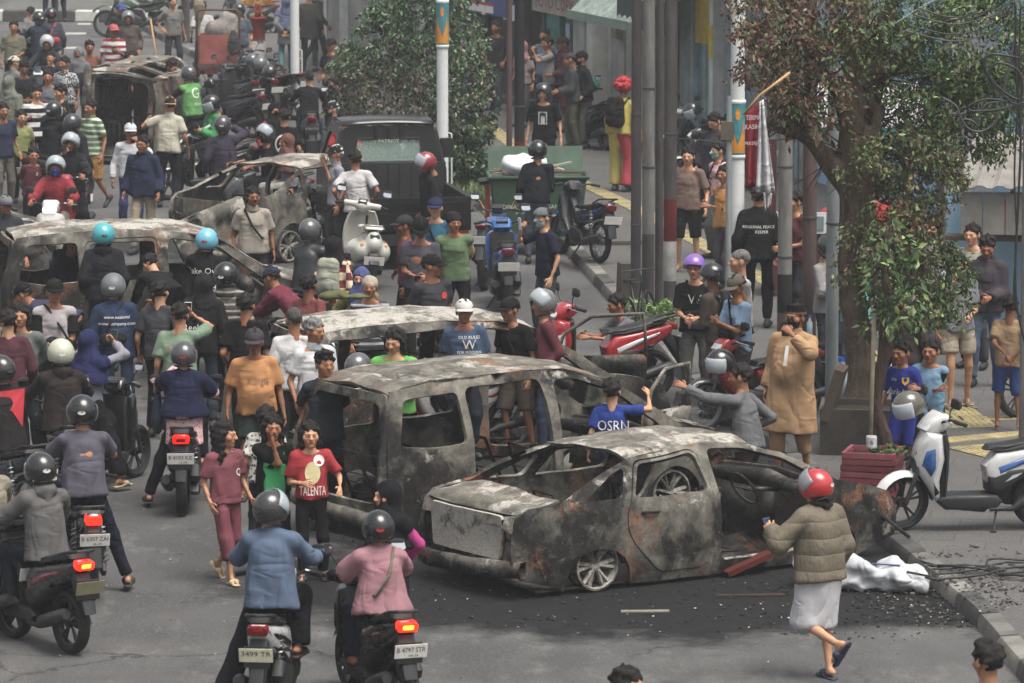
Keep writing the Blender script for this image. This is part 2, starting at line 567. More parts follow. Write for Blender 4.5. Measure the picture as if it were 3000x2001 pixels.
def text_np(s, size=0.1, width=None):
 """flat lettering centred on the origin in the x-z plane; returns v (n,3), faces"""
 k = (s, size, width)
 if k in _text_cache: return _text_cache[k]
 cu = bpy.data.curves.new('lettering', 'FONT'); cu.body = s; cu.size = size
 cu.align_x = 'CENTER'; cu.align_y = 'CENTER'; cu.resolution_u = 2
 ob = bpy.data.objects.new('lettering', cu); COL.objects.link(ob)
 dg = bpy.context.evaluated_depsgraph_get()
 me = bpy.data.meshes.new_from_object(ob.evaluated_get(dg))
 v = np.array([(p.co.x, 0.0, p.co.y) for p in me.vertices]); f = [tuple(p.vertices) for p in me.polygons]
 bpy.data.objects.remove(ob); bpy.data.curves.remove(cu); bpy.data.meshes.remove(me)
 if width and len(v):
  w = v[:, 0].max() - v[:, 0].min(); v[:, 0] *= width / max(w, 1e-6)
 _text_cache[k] = (v, f)
 return v, f
def lettering(s, size, mat, parent, loc, rot=(0, 0, 0), width=None, name='lettering'):
 v, f = text_np(s, size, width)
 return link(name, mesh_np(name, v, f, False, mat), parent, loc, rot)
# ------------------------------------------------------------------ people
def V3(*a): return np.array(a, float)
def ik(a, t, l1, l2, pole):
 a, t, pole = np.array(a, float), np.array(t, float), np.array(pole, float)
 d = t - a; L = np.linalg.norm(d)
 if L > (l1 + l2) * 0.995:
  d *= (l1 + l2) * 0.995 / L; L = (l1 + l2) * 0.995; t = a + d
 u = d / max(L, 1e-6)
 c = (l1 * l1 + L * L - l2 * l2) / (2 * L)
 hgt = math.sqrt(max(0.0, l1 * l1 - c * c))
 p = pole - u * (pole @ u)
 n = np.linalg.norm(p); p = p / n if n > 1e-6 else V3(0, 0, 0)
 return a + u * c + p * hgt, t
HANDS = {'down': (.27, .04, -.53), 'relax': (.26, .10, -.50), 'chest': (.05, .27, -.20), 'belly': (.06, .23, -.36), 'face': (.07, .30, .06),
  'high': (.12, .34, .16), 'mouth': (.02, .17, .05), 'ride': (.29, .44, -.24), 'back': (.04, -.17, -.43), 'hip': (.25, .04, -.38),
  'cross': (-.12, .17, -.24), 'knee': (.14, .36, -.44), 'swing': (.26, .24, -.44), 'swingb': (.27, -.2, -.46), 'out': (.40, .25, -.25),
  'floor': (.12, .45, -.40), 'pocket': (.22, .08, -.46), 'chin': (.03, .16, -.02)}
def head_field(h):
 f = Field((-.11, -.14, -.20), (.11, .13, .13), h)
 f.ball((0, .018, .030), (.077, .096, .083), .02)
 f.ball((0, -.018, -.036), (.060, .070, .076), .03)
 f.ball((0, -.062, -.092), .022, .02)
 for s in (-1, 1):
  f.ball((s * .045, -.052, -.022), .026, .02)
  f.cone((s * .012, -.090, .020), (s * .045, -.074, .020), .009, .008, .012)
  f.ball((s * .078, .014, -.012), (.012, .022, .034), .008)
  f.ball((s * .031, -.104, .004), (.019, .015, .010), .012, 'sub')
  f.ball((s * .031, -.079, .003), (.015, .013, .010), .006)
 f.cone((0, -.088, .010), (0, -.108, -.026), .008, .014, .012)
 f.cone((-.012, -.098, -.030), (.012, -.098, -.030), .010, .010, .010)
 f.cone((-.020, -.080, -.060), (.020, -.080, -.060), .010, .010, .010)
 f.cone((0, .02, -.08), (0, .03, -.19), .052, .055, .03)
 return f.nets()
_heads = {}
def head_np(lod):
 if lod not in _heads: _heads[lod] = head_field((0.0068, 0.0098, 0.014)[lod])
 return _heads[lod]
def head_colours(v, tone, brow, stubble=0.0, moustache=0.0):
 c = np.tile(np.array(tone, float), (len(v), 1))
 x, y, z = np.abs(v[:, 0]), v[:, 1], v[:, 2]
 c *= (1.0 - 0.10 * np.exp(-((z + .05) / .05) ** 2) * (y > -.04))[:, None]
 ch = np.exp(-(((x - .045) / .02) ** 2 + ((z + .028) / .02) ** 2)) * (y < -.04)
 c = c * (1 + ch[:, None] * np.array([.10, -.03, -.05]))
 front = y < -.055
 st = front & (z < -.048) | ((z < -.06) & (y < .0) & (y > -.2))
 if stubble: c[st] = c[st] * (1 - stubble) + np.array(brow) * stubble
 if moustache: m = front & (z > -.053) & (z < -.036) & (x < .028); c[m] = c[m] * (1 - moustache) + np.array(brow) * moustache
 m = front & (z > .016) & (z < .025) & (x > .014) & (x < .046); c[m] = c[m] * .5 + np.array(brow) * .5
 m = front & (z > -.068) & (z < -.051) & (x < .024); c[m] = c[m] * np.array([.80, .52, .52])
 m = front & (np.abs(z - .003) < .006) & (np.abs(x - .031) < .013); c[m] = c[m] * .75 + np.array([.05, .045, .04])
 m = front & (np.abs(z - .003) < .0055) & (np.abs(x - .031) < .006); c[m] = c[m] * .22 + np.array([.012, .01, .009])
 return c
_tpl = {}
def tpl(name, h=0.0085):
 if name in _tpl: return _tpl[name]
 f = Field((-.24, -.26, -.42), (.24, .26, .24), h)
 sm = True
 if name in ('hair_short', 'hair_top', 'hair_bob', 'hair_long', 'hair_buzz', 'hair_bun'):
  e = 0.0 if name != 'hair_buzz' else -.006
  f.ball((0, .022, .040), (.086 + e, .106 + e, .096 + e), .01)
  if name == 'hair_top': f.ball((0, -.03, .095), (.06, .07, .04), .03)
  if name in ('hair_bob', 'hair_long'):
   b = -.13 if name == 'hair_bob' else -.27
   for s in (-1, 1): f.cone((s * .058, .02, -.01), (s * .070, .02, b + .03), .045, .035, .04)
   f.cone((0, .06, 0), (0, .065, b), .075, .06, .04)
   f.ball((0, -.135, -.04), (.058, .105, .095), .015, 'sub')
   f.cone((0, 0, -.12), (0, -.04, -.4), .05, .09, .02, op='sub')
  else:
   f.ball((0, -.150, -.030), (.095, .118, .098), .012, 'sub')
   f.cut((0, .05, -.055), (0, -.55, -.83))
  if name == 'hair_bun': f.ball((0, .125, .03), .045, .02)
  f.folds(.008 if name != 'hair_buzz' else .002, 5, 95); f.folds(.004 if name != 'hair_buzz' else 0, 9, 170)
 elif name in ('helmet_open', 'helmet_full', 'helmet_half', 'helmet_retro'):
  f.ball((0, .004, .016), (.137, .158, .150), .01)
  if name == 'helmet_full': f.cone((-.07, -.085, -.085), (.07, -.085, -.085), .055, .055, .05)
  f.ball((0, .008, .004), (.112, .128, .118), .01, 'sub')
  f.cone((0, .008, -.02), (0, .008, -.3), .10, .13, .02, op='sub')
  if name == 'helmet_full': f.ball((0, -.165, .012), (.105, .10, .058), .02, 'sub')
  elif name == 'helmet_half':
   f.cut((0, 0, .0), (0, -.35, -.94))
  else:
   f.ball((0, -.17, -.045), (.098, .135, .098), .02, 'sub')
   f.cone((-.3, -.15, -.13), (.3, -.15, -.13), .09, .09, .02, op='sub')
  f.cut((0, 0, -.115), (0, .18, -.98))
 elif name == 'cap':
  f.ball((0, .014, .036), (.094, .112, .092), .01)
  f.ball((0, .014, .020), (.084, .100, .085), .01, 'sub')
  f.cut((0, 0, .026), (0, .12, -.99))
 elif name == 'peci':
  f.cone((0, .014, .04), (0, .014, .085), .098, .088, .01)
  f.cut((0, 0, .030), (0, .10, -.99)); f.cut((0, 0, .118), (0, 0, 1))
  f.ball((0, .014, .0), (.084, .100, .09), .01, 'sub')
 elif name == 'beanie':
  f.ball((0, .018, .034), (.092, .110, .095), .01)
  f.ball((0, -.17, -.06), (.12, .12, .10), .012, 'sub')
  f.cut((0, 0, -.01), (0, -.3, -.95))
  f.folds(.003, 3, 40)
 elif name in ('hijab', 'hood', 'hijab_mask'):
  f.ball((0, .018, .012), (.098, .122, .122), .02)
  f.cone((0, .012, -.08), (0, .0, -.20), .085, .125, .05)
  f.cone((-.12, .01, -.21), (.12, .01, -.21), .055, .055, .06)
  f.cone((0, -.03, -.2), (0, -.085, -.34), .12, .10, .06, (0, 1, 0), .55)
  f.cone((0, .04, -.2), (0, .085, -.30), .12, .09, .06, (0, 1, 0), .55)
  if name == 'hijab': f.ball((0, -.14, -.022), (.056, .090, .078), .014, 'sub')
  elif name == 'hood': f.ball((0, -.15, -.030), (.074, .110, .105), .014, 'sub')
  else: f.ball((0, -.125, .012), (.058, .06, .028), .014, 'sub')
  f.ball((0, .005, -.02), (.076, .088, .09), .01, 'sub')
  f.folds(.006, 11, 34)
 elif name == 'wig':
  rg = np.random.RandomState(4)
  f.ball((0, .02, .04), (.12, .13, .115), .01)
  for i in range(90):
   d = rg.normal(size=3); d /= np.linalg.norm(d)
   if d[2] < -.4: continue
   f.ball(V3(0, .02, .04) + d * V3(.125, .135, .12), rg.uniform(.022, .036), .008)
  f.ball((0, -.16, -.06), (.075, .115, .09), .012, 'sub')
  f.cut((0, 0, -.07), (0, -.3, -.95))
 elif name == 'mask':
  f = Field((-.1, -.15, -.13), (.1, .05, .02), .0065)
  f.ball((0, -.018, -.036), (.068, .078, .080), .03); f.ball((0, -.066, -.092), .024, .02)
  f.cone((0, -.09, -.0), (0, -.112, -.03), .014, .018, .02)
  f.cut((0, 0, -.008), (0, .15, .99)); f.cut((0, -.020, 0), (0, .97, .1)); f.cut((0, 0, -.108), (0, 0, -1))
 v, q = f.nets()
 me = mesh_np(name, v, q)
 me.materials.append(None)
 _tpl[name] = me
 return me
def brim_mesh():
 if 'brim' in _tpl: return _tpl['brim']
 rows = []
 for r in (0, .33, .66, 1.0):
  row = []
  for a in np.linspace(-1.12, 1.12, 11):
   k = r * (math.cos(a * 0.9) ** .6 if abs(a) < 1.5 else 0)
   row.append((math.sin(a) * (.088 + .012 * k), .012 - math.cos(a) * .100 - k * .078, .030 - .012 * k - .016 * (math.sin(a) ** 2) * r))
  rows.append(row)
 m = MB().grid(rows)
 v, f = solid(m.v, m.f, .006)
 me = mesh_np('brim', v, f); me.materials.append(None); _tpl['brim'] = me
 return me
def visor_mesh(kind):
 k = 'visor' + kind
 if k in _tpl: return _tpl[k]
 rows = []
 e0, e1 = (-34, 24) if kind == 'open' else (-22, 26)
 for e in np.linspace(R(e0), R(e1), 7):
  row = []
  for a in np.linspace(R(-84), R(84), 15):
   row.append((math.sin(a) * math.cos(e) * .143, .004 - math.cos(a) * math.cos(e) * .168, .012 + math.sin(e) * .158))
  rows.append(row)
 m = MB().grid(rows); v, f = solid(m.v, m.f, .004)
 me = mesh_np('visor', v, f); me.materials.append(None); _tpl[k] = me
 return me
def trim_mesh():
 if 'trim' in _tpl: return _tpl['trim']
 m = MB(); q = []
 for a in np.linspace(R(-58), R(238), 25):
  z = -.098 + .018 * math.sin(a); c = math.sqrt(max(.1, 1 - ((z - .016) / .150) ** 2)); q.append((math.cos(a) * .139 * c, .004 + math.sin(a) * .160 * c, z))
 m.tube(q, .009, 6); me = m.mesh('helmet_trim', None, True); me.materials.append(None); _tpl['trim'] = me; return me
def badge_mesh():
 if 'badge' in _tpl: return _tpl['badge']
 m = MB(); V = []
 for t in np.linspace(0, 6.283, 15)[:-1]:
  x, z = .036 * math.cos(t), .014 + .018 * math.sin(t); V.append((x, .004 + .1605 * math.sqrt(1 - (x / .139) ** 2 - ((z - .016) / .152) ** 2), z))
 m.add(V, [tuple(range(14))[::-1]]); me = m.mesh('badge'); me.materials.append(None); _tpl['badge'] = me; return me
def slot(o, mat):
 o.material_slots[0].link = 'OBJECT'; o.material_slots[0].material = mat; return o
def hand_mb(W, d, s, curl, size=1.0):
 """palm and five fingers from wrist W along d; s points to the thumb's side"""
 W, d, s = Vector(W), Vector(d).normalized(), Vector(s)
 s = (s - d * s.dot(d)).normalized(); n = d.cross(s)          # fingers curl towards n
 m = MB(); z = size
 rows = []
 for t, a, b in ((-.015, .024, .019), (.02, .030, .017), (.055, .041, .015), (.088, .039, .012), (.098, .030, .006)):
  c = W + d * t * z
  rows.append([c + s * (math.cos(q) * a * z) + n * (math.sin(q) * b * z) for q in (k * math.pi / 4 for k in range(8))])
 m.grid(rows, True); m.f.append(tuple(range(len(m.v) - 8, len(m.v))))
 for i, L in enumerate((.066, .076, .070, .054)):
  p0 = W + d * (.086 * z) + s * ((.030 - .020 * i) * z)
  a1 = curl * (0.55 + .06 * i); a2 = a1 + curl * 1.0; a3 = a2 + curl * .7
  p1 = p0 + (d * math.cos(a1) + n * math.sin(a1)) * L * .45 * z
  p2 = p1 + (d * math.cos(a2) + n * math.sin(a2)) * L * .32 * z
  p3 = p2 + (d * math.cos(a3) + n * math.sin(a3)) * L * .26 * z
  m.tube([p0, p1, p2, p3], [.0100 * z, .0092 * z, .0084 * z, .006 * z], 6)
 p0 = W + d * .022 * z + s * .024 * z
 p1 = p0 + (d * .65 + s * .75 + n * .25 * curl).normalized() * .042 * z
 p2 = p1 + (d * .9 + s * (.35 - .3 * curl) + n * .5 * curl).normalized() * .032 * z
 m.tube([p0, p1, p2], [.0125 * z, .0105 * z, .008 * z], 6)
 return m, W + d * .085 * z + n * .03 * z, n
SKINS = [S((172, 126, 98)), S((150, 104, 78)), S((128, 86, 62)), S((188, 142, 112)), S((140, 94, 68))]
_pcount = [0]
def person(label, px, h=1.66, face=0.0, top=('tee', (60, 60, 62)), bottom=('long', (40, 42, 48)), hair='hair_short', haircol=(24, 21, 20), hat=None, mask=None,
  feet=('shoe', (40, 40, 42)), Rh='down', Lh='down', legs='stand', lean=0.0, side=0.0, pelvis=None, hp=0.0, hy=0.0, b=1.0, belly=0.0, tone=0, lod=1,
  phone=None, who='', prints=(), foot=None, pos=None, zg=None, moustache=0.0, stubble=0.0, hem=None, extra=None, sleeve=None, glasses=False,
  group='people in the street', over=None, bag=None, name='person', cigarette=False, collar=None, curl=None):
 _pcount[0] += 1
 seed = _pcount[0]; rg = random.Random(seed)
 k = h / 1.7
 hs = max(1.05, .985 / k)
 res = (.021, .0265, .036)[lod] / k
 if Rh == 'down' and Lh == 'down' and not bag:
  Rh, Lh = (('down', 'relax'), ('relax', 'pocket'), ('hip', 'down'), ('pocket', 'pocket'), ('down', 'down'), ('relax', 'belly'), ('back', 'back'))[seed % 7]
 if hy == 0.0: hy = rg.uniform(-16, 16)
 if side == 0.0 and legs == 'stand': side = rg.uniform(-3.5, 3.5)
 if lean == 0.0: lean = rg.uniform(-1, 6)
 if tone == 0: tone = (0, 3, 0, 1)[seed % 4]
 # ---- skeleton (1.7 m figure, facing -y)
 pz = {'stand': .93, 'walk': .915, 'wide': .915, 'ride': .83, 'astride': .83, 'sit': .55, 'crouch': .42, 'bend': .91, 'side': .83}.get(legs, .93) if pelvis is None else pelvis
 P = V3(0, 0, pz)
 L = R(lean); sd = R(side)
 d = V3(math.sin(sd), -math.sin(L) * math.cos(sd), math.cos(L) * math.cos(sd))
 fwd = V3(0, -math.cos(L), -math.sin(L))
 xs = V3(1, 0, -math.sin(sd))
 chest = P + d * .30; waist = P + d * .14
 shc = P + d * .475; neck = P + d * .525
 SH = {-1: shc - d * .035 - xs * .168 * (.85 + .15 * b), 1: shc - d * .035 + xs * .168 * (.85 + .15 * b)}
 hl = L * .55
 hd = V3(math.sin(sd) * .5, -math.sin(hl) - .10, math.cos(hl)); hd /= np.linalg.norm(hd)
 head = neck + hd * (.145 + .03 * (hs - 1))
 ztop = head[2] + .115 * hs
 # ---- limbs
 arms = {}
 for sg, tgt in ((-1, Rh), (1, Lh)):
  t = HANDS[tgt] if isinstance(tgt, str) else tgt
  if isinstance(tgt, str): w = shc + V3(sg * t[0], -t[1], t[2])
  else: w = shc + V3(t[0], -t[1], t[2])
  if isinstance(tgt, str) and tgt in ('down', 'relax', 'pocket', 'hip', 'swing', 'swingb'):
   w = w + V3(rg.uniform(-.01, .02) * sg, rg.uniform(-.03, .03), 0)
  pole = V3(sg * .55, .75, -.55) if t[2] > -.46 else V3(sg * .25, 1, -.1)
  el, wr = ik(SH[sg], w, .285, .25, pole)
  arms[sg] = (SH[sg], el, wr)
 LG = {}; wsh = rg.uniform(-.09, .09)
 for sg in (-1, 1):
  hip = P + V3(sg * .088, 0, -.02)
  hl_ = .075
  if legs == 'stand': a = (sg * (.10 + .05 * rg.random()), sg * wsh + rg.uniform(-.04, .04), hl_)
  elif legs == 'wide': a = (sg * .19, .03 * sg, hl_)
  elif legs == 'walk': a = (sg * .08, -.22 if sg < 0 else .26, hl_ if sg < 0 else .15)
  elif legs == 'walk2': a = (sg * .07, .06 if sg < 0 else .34, hl_ if sg < 0 else .34)
  elif legs == 'ride': a = (sg * .16, -.34, pz - .46)
  elif legs == 'astride': a = (sg * .30, -.06, hl_)
  elif legs == 'onefoot': a = (sg * (.40 if sg > 0 else .17), (-.05 if sg > 0 else -.30), hl_ if sg > 0 else pz - .46)
  elif legs == 'onefootR': a = (sg * (.40 if sg < 0 else .17), (-.05 if sg < 0 else -.30), hl_ if sg < 0 else pz - .46)
  elif legs == 'sit': a = (sg * .14, -.42, hl_)
  elif legs == 'crouch': a = (sg * .15, -.10, hl_)
  elif legs == 'bend': a = (sg * .14, .06 * sg, hl_)
  elif legs == 'side': a = (.05 + sg * .06, -.30, pz - .50)
  else: a = (sg * .1, 0, hl_)
  kn, an = ik(hip, a, .43, .42, V3(sg * .18, -1, .15))
  LG[sg] = (hip, kn, an)
 fd = {}
 for sg in (-1, 1):
  hip, kn, an = LG[sg]
  f = V3(sg * .22, -1, 0)
  if legs in ('walk', 'walk2') and sg > 0: f = V3(.1, -.75, -.65 if legs == 'walk' else -1.1)
  fd[sg] = f / np.linalg.norm(f)
 # ---- body: one continuous skin
 pts = np.array([P, neck, head] + [q for a in arms.values() for q in a] + [q for l in LG.values() for q in l])
 f = Field(pts.min(0) - .17, pts.max(0) + .17, res * 1.26)
 f.cone(P - V3(.055, 0, 0), P + V3(.055, 0, 0), .095 * b, .095 * b, .05)
 f.cone(P, chest, .085 * b, .10 * b, .06)
 f.cone(chest - xs * .06, chest + xs * .06, .09 * b, .09 * b, .05)
 for sg in (-1, 1): f.cone(shc + xs * sg * .03, SH[sg], .05, .043, .03)
 f.cone(shc, neck + hd * .05, .058, .052, .04)
 for sg in (-1, 1):
  a, e, w = arms[sg]
  f.cone(a, e, .044 * (.6 + .4 * b), .037 * (.6 + .4 * b), .03); f.cone(e, w, .037 * (.6 + .4 * b), .024, .012)
  hip, kn, an = LG[sg]
  f.cone(hip, kn, .070 * (.5 + .5 * b), .050, .04); f.cone(kn, an, .049, .031, .015)
  f.cone(kn + (an - kn) * .28 + V3(0, .012, 0), kn + (an - kn) * .45 + V3(0, .012, 0), .042, .036, .02)
  u = fd[sg]
  f.cone(an - V3(0, 0, .015) - u * .045, an - V3(0, 0, .035) + u * .13, .034, .022, .02)
 parts = [f.nets()]
 nb = len(parts[0][0])
 Mh = Matrix.Translation(Vector(head)) @ Matrix.Rotation(R(hy), 4, 'Z') @ Matrix.Rotation(R(side * .4), 4, 'Y') @ Matrix.Rotation(hl * .7 + R(hp), 4, 'X') @ Matrix.Scale(hs, 4)
 hv, hf = head_np(lod)
 mh = np.array(Mh)
 hv2 = hv @ mh[:3, :3].T + mh[:3, 3]
 parts.append((hv2, hf))
 hands = {}
 hm = MB()
 for sg in (-1, 1):
  a, e, w = arms[sg]
  dd = w - e; dd /= np.linalg.norm(dd)
  tgt = Rh if sg < 0 else Lh
  if abs(dd[2]) > .75 and dd[2] < 0: s = V3(0, -1, 0)
  elif tgt in ('chest', 'belly', 'face', 'high', 'mouth'): s = V3(0, .4, 1)
  else: s = V3(-sg * .6, -.2, .7)
  if sg < 0: pass
  cur = curl if curl is not None else (1.0 if tgt in ('ride', 'chest', 'face', 'high') else .45)
  # palm normal must face the body's midline
  n = np.cross(dd, s - dd * (s @ dd))
  want = V3(-sg, 0, 0) if abs(dd[2]) > .6 else V3(-sg * .6, .3, -.5)
  m2, grip, nn = hand_mb(w, dd, s, cur if n @ want > 0 else -cur, 1.0)
  hands[sg] = (grip, nn, Vector(dd))
  hm.add(m2.v, m2.f)
 hq = []; hvv = list(hm.v)
 for q in hm.f:
  if len(q) == 4: hq.append(q)
  elif len(q) == 3: hq.append((q[0], q[1], q[2], q[2]))
  else:
   for i in range(1, len(q) - 2, 2): hq.append((q[0], q[i], q[i + 1], q[i + 2]))
   if len(q) % 2: hq.append((q[0], q[-2], q[-1], q[-1]))
 hq = [q for q in hq if len(set(q)) == 4]
 parts.append((np.array(hvv), np.array(hq)))
 v, q = join_np(parts)
 st = SKINS[tone % len(SKINS)]
 cols = np.ones((len(v), 4)); cols[:, :3] = np.array(st)
 cols[nb:nb + len(hv), :3] = head_colours(hv, st, S(haircol), stubble, moustache)
 # ---- where it stands
 rz = R(face)
 Rm = Matrix.Rotation(rz, 3, 'Z')
 off = Rm @ Vector((head[0] * k, head[1] * k, 0))
 if pos is not None:
  loc = Vector(pos); z0 = loc.z
 else:
  z0 = 0.0 if zg is None else zg
  for _ in range(4):
   if foot is not None:
    loc = G(foot[0], foot[1], z0); loc = Vector((loc.x, loc.y, z0))
   else:
    p = G(px[0], px[1], z0 + (ztop + (.045 if hat and hat[0].startswith('helmet') else .01)) * k)
    loc = Vector((p.x - off.x, p.y - off.y, z0))
   if zg is None: z0 = ground_z(loc.x, loc.y)
  loc.z = z0
 root = thing(name, label, 'person', loc, rz, group)
 me = mesh_np('body', v * k, q, True, skin())
 ca = me.color_attributes.new('Col', 'FLOAT_COLOR', 'POINT'); ca.data.foreach_set('color', cols.astype(np.float32).ravel())
 link('body', me, root)
 def headpart(nm, me, mat, parent=None, M=None):
  o = link(nm, me, parent or root)
  o.matrix_local = (Matrix.Scale(k, 4) @ Mh) if M is None else M
  # keep only the scale of the head placement, positions scaled to the figure
  return slot(o, mat)
 # ---- garments
 def mk(nm, fld, mat, parent=None):
  vv, qq = fld.nets()
  if len(vv) == 0: return None, None
  me = mesh_np(nm, vv * k, qq, True, mat)
  return link(nm, me, parent or root), me
 def torso_field(o, sl_end, hemz, loose=0.0, sleeves=True, fullness=1.0, crew=False):
  lo = np.minimum(pts.min(0), P - .3) - .2; hi = pts.max(0) + .2
  lo[2] = min(P[2] + hemz - .1, shc[2] - .75, arms[1][2][2] - .1, arms[-1][2][2] - .1)
  g = Field(lo, hi, res)
  wr_ = .092 * b + o
  hb = P + d * hemz
  hr = .098 * b + o + loose
  g.cone(hb - xs * .062, hb + xs * .062, hr, hr, .02, (0, 1, 0), .90)
  g.cone(hb - xs * .062, chest - xs * .058, hr, .086 * b + o, .03)
  g.cone(hb + xs * .062, chest + xs * .058, hr, .086 * b + o, .03)
  g.cone(hb, chest + d * .05, hr, .088 * b + o, .02)
  g.cone(chest + d * .06 - xs * .05, chest + d * .06 + xs * .05, .082 * b + o, .082 * b + o, .03)
  for sg in (-1, 1): g.cone(shc + d * .012 + xs * sg * .025, SH[sg] + d * .006, .046 + o * .7, .040 + o * .8, .03)
  g.cone(shc - d * .03, neck - d * .012, .068 + o * .5, .054 + o * .3, .03)
  if crew: nn_ = d + fwd * .55; g.cut(shc + d * .034, nn_ / np.linalg.norm(nn_))
  if belly: g.ball(P + d * .14 + fwd * .06, (.13 + belly * .5, .10 + belly, .15 + belly * .4), .06)
  g.cut(hb, -d)
  if sleeves:
   for sg in (-1, 1):
    a, e, w = arms[sg]
    ad = (e - a) / np.linalg.norm(e - a); wd = (w - e) / np.linalg.norm(w - e)
    r = .040 * (.6 + .4 * b) + o
    if sl_end <= 1.0:
     c = a + (e - a) * sl_end
     g.cone(a, e, r, r + .016 * fullness, .02, clip=(c, ad))
    else:
     g.cone(a, e, r, r - .002, .02)
     c = e + (w - e) * (sl_end - 1.0)
     g.cone(e, w + wd * .05, r - .002, r - .012, .02, clip=(c, wd))
  g.folds(.007 if lod < 2 else .004, seed, 17); g.folds(.0035 if lod < 2 else 0, seed + 7, 38)
  return g
 kind, tm = top[0], top[1]
 tm = tm if not isinstance(tm, tuple) else (quilted(tm) if kind == 'puffer' else cloth(tm))
 hemd = {'tee': -.06, 'long': -.06, 'jacket': -.09, 'puffer': -.10, 'vest': -.05, 'robe': -.55, 'cape': -.05, 'hoodie': -.08, 'tunic': -.25, 'polo': -.07}[kind] if hem is None else hem
 offs = {'tee': .020, 'long': .020, 'jacket': .032, 'puffer': .046, 'vest': .028, 'robe': .030, 'cape': .034, 'hoodie': .034, 'tunic': .028, 'polo': .022}[kind]
 sl = {'tee': .78, 'polo': .74, 'vest': .1}.get(kind, 1.92)
 if sleeve is not None: sl = sleeve
 nm = {'tee': 'tshirt', 'long': 'shirt', 'jacket': 'jacket', 'puffer': 'jacket', 'vest': 'vest', 'robe': 'robe', 'cape': 'hijab', 'hoodie': 'hoodie', 'tunic': 'tunic', 'polo': 'shirt'}[kind]
 if len(top) > 2:          # a differently coloured sleeve layer under a vest-like body
  sm = top[2] if not isinstance(top[2], tuple) else cloth(top[2])
  mk('sleeves', torso_field(offs - .006, sl if sl > .2 else 1.92, hemd + .03, crew=True), sm)
  shirt, sme = mk(nm, torso_field(offs + .004, .12, hemd, crew=True), tm)
 else:
  shirt, sme = mk(nm, torso_field(offs, sl, hemd, .06 if kind == 'robe' else .012, crew=kind in ('tee', 'polo', 'long', 'tunic')), tm)
 if kind == 'hoodie':
  g = Field(shc - V3(.3, .35, .3), shc + V3(.3, .35, .35), res)
  g.cone(neck + V3(-.06, .045, -.02), neck + V3(.06, .045, -.02), .055, .055, .04)
  g.cone(neck + V3(0, .07, -.01), neck + V3(0, .09, -.12), .06, .03, .03)
  g.cone(neck + V3(-.05, .0, 0), neck + V3(.05, .0, 0), .06, .06, .03); g.folds(.006, seed + 9, 40)
  mk('hood', g, tm)
 if kind in ('jacket', 'polo', 'puffer', 'robe') and collar is not False:
  g = Field(neck - V3(.2, .2, .15), neck + V3(.2, .2, .15), .013 / k)
  g.cone(neck - d * .03, neck + hd * .045, .078, .068, .01); g.cone(neck - d * .1, neck + hd * .2, .052, .050, .01, op='sub'); g.cut(neck + hd * .04 + fwd * .06, hd - fwd * .1); g.cut(neck - d * .045, -d)
  mk('collar', g, (cloth(collar) if collar else tm))
 if over is not None:      # hijab cape or shawl over the shoulders
  g = torso_field(.045, over[2] if len(over) > 2 else .55, over[1], .05)
  mk('shawl', g, cloth(over[0]) if isinstance(over[0], tuple) else over[0])
 bk, bm = bottom[0], bottom[1]
 bm = bm if not isinstance(bm, tuple) else cloth(bm)
 if bk:
  lo = pts.min(0) - .22; hi = pts.max(0) + .2; hi[2] = P[2] + .22
  g = Field(lo, hi, res)
  wst = P + d * .10
  g.cone(P - xs * .055 - V3(0, 0, .02), P + xs * .055 - V3(0, 0, .02), .102 * b, .102 * b, .05)
  g.cone(P, wst, .098 * b, .095 * b, .04)
  endf = {'long': .93, 'short': .02, 'half': -.30, 'three': .55, 'skirt': -.02, 'longskirt': .88, 'kneeskirt': .06, 'baggy': .95}[bk]
  loose = {'long': .016, 'baggy': .036, 'short': .034, 'half': .034, 'three': .026, 'skirt': .05, 'longskirt': .05, 'kneeskirt': .04}[bk]
  for sg in (-1, 1):
   hip, kn, an = LG[sg]
   kd = (kn - hip) / np.linalg.norm(kn - hip); ad = (an - kn) / np.linalg.norm(an - kn)
   r1 = .074 * (.5 + .5 * b) + loose * .8
   if endf <= .05:
    c = hip + (kn - hip) * (1 + endf)
    g.cone(hip, kn + kd * .05, r1, .055 + loose, .04, clip=(c, kd))
   else:
    g.cone(hip, kn, r1, .053 + loose, .04)
    c = kn + (an - kn) * endf
    g.cone(kn, an + ad * .04, .053 + loose, .040 + loose * (1.6 if bk == 'baggy' else 1.0), .03, clip=(c, ad))
  if 'skirt' in bk:
   hk = (LG[-1][1] + LG[1][1]) / 2; ha = (LG[-1][2] + LG[1][2]) / 2
   if bk != 'longskirt':
    e = (LG[-1][0] + LG[1][0]) / 2; c = e + (hk - e) * (1 + endf); kd = (hk - e) / np.linalg.norm(hk - e)
    g.cone(P - V3(0, 0, .05), hk + kd * .1, .15 * b, .165 * b, .06, (0, 1, 0), .85, clip=(c, kd))
   else:
    g.cone(P - V3(0, 0, .05), hk, .13, .15, .06, (0, 1, 0), .85)
    c = hk + (ha - hk) * endf; kd = (ha - hk) / np.linalg.norm(ha - hk)
    g.cone(hk, ha, .15, .17, .05, (0, 1, 0), .85, clip=(c, kd))
  g.cut(wst, d); g.folds(.007 if lod < 2 else .004, seed + 50, 15); g.folds(.004 if lod < 2 else 0, seed + 57, 34)
  mk({'long': 'trousers', 'baggy': 'trousers', 'three': 'trousers', 'short': 'shorts', 'half': 'shorts'}.get(bk, 'skirt'), g, bm)
 if kind == 'robe':
  pass
 # ---- feet
 fk, fm = feet
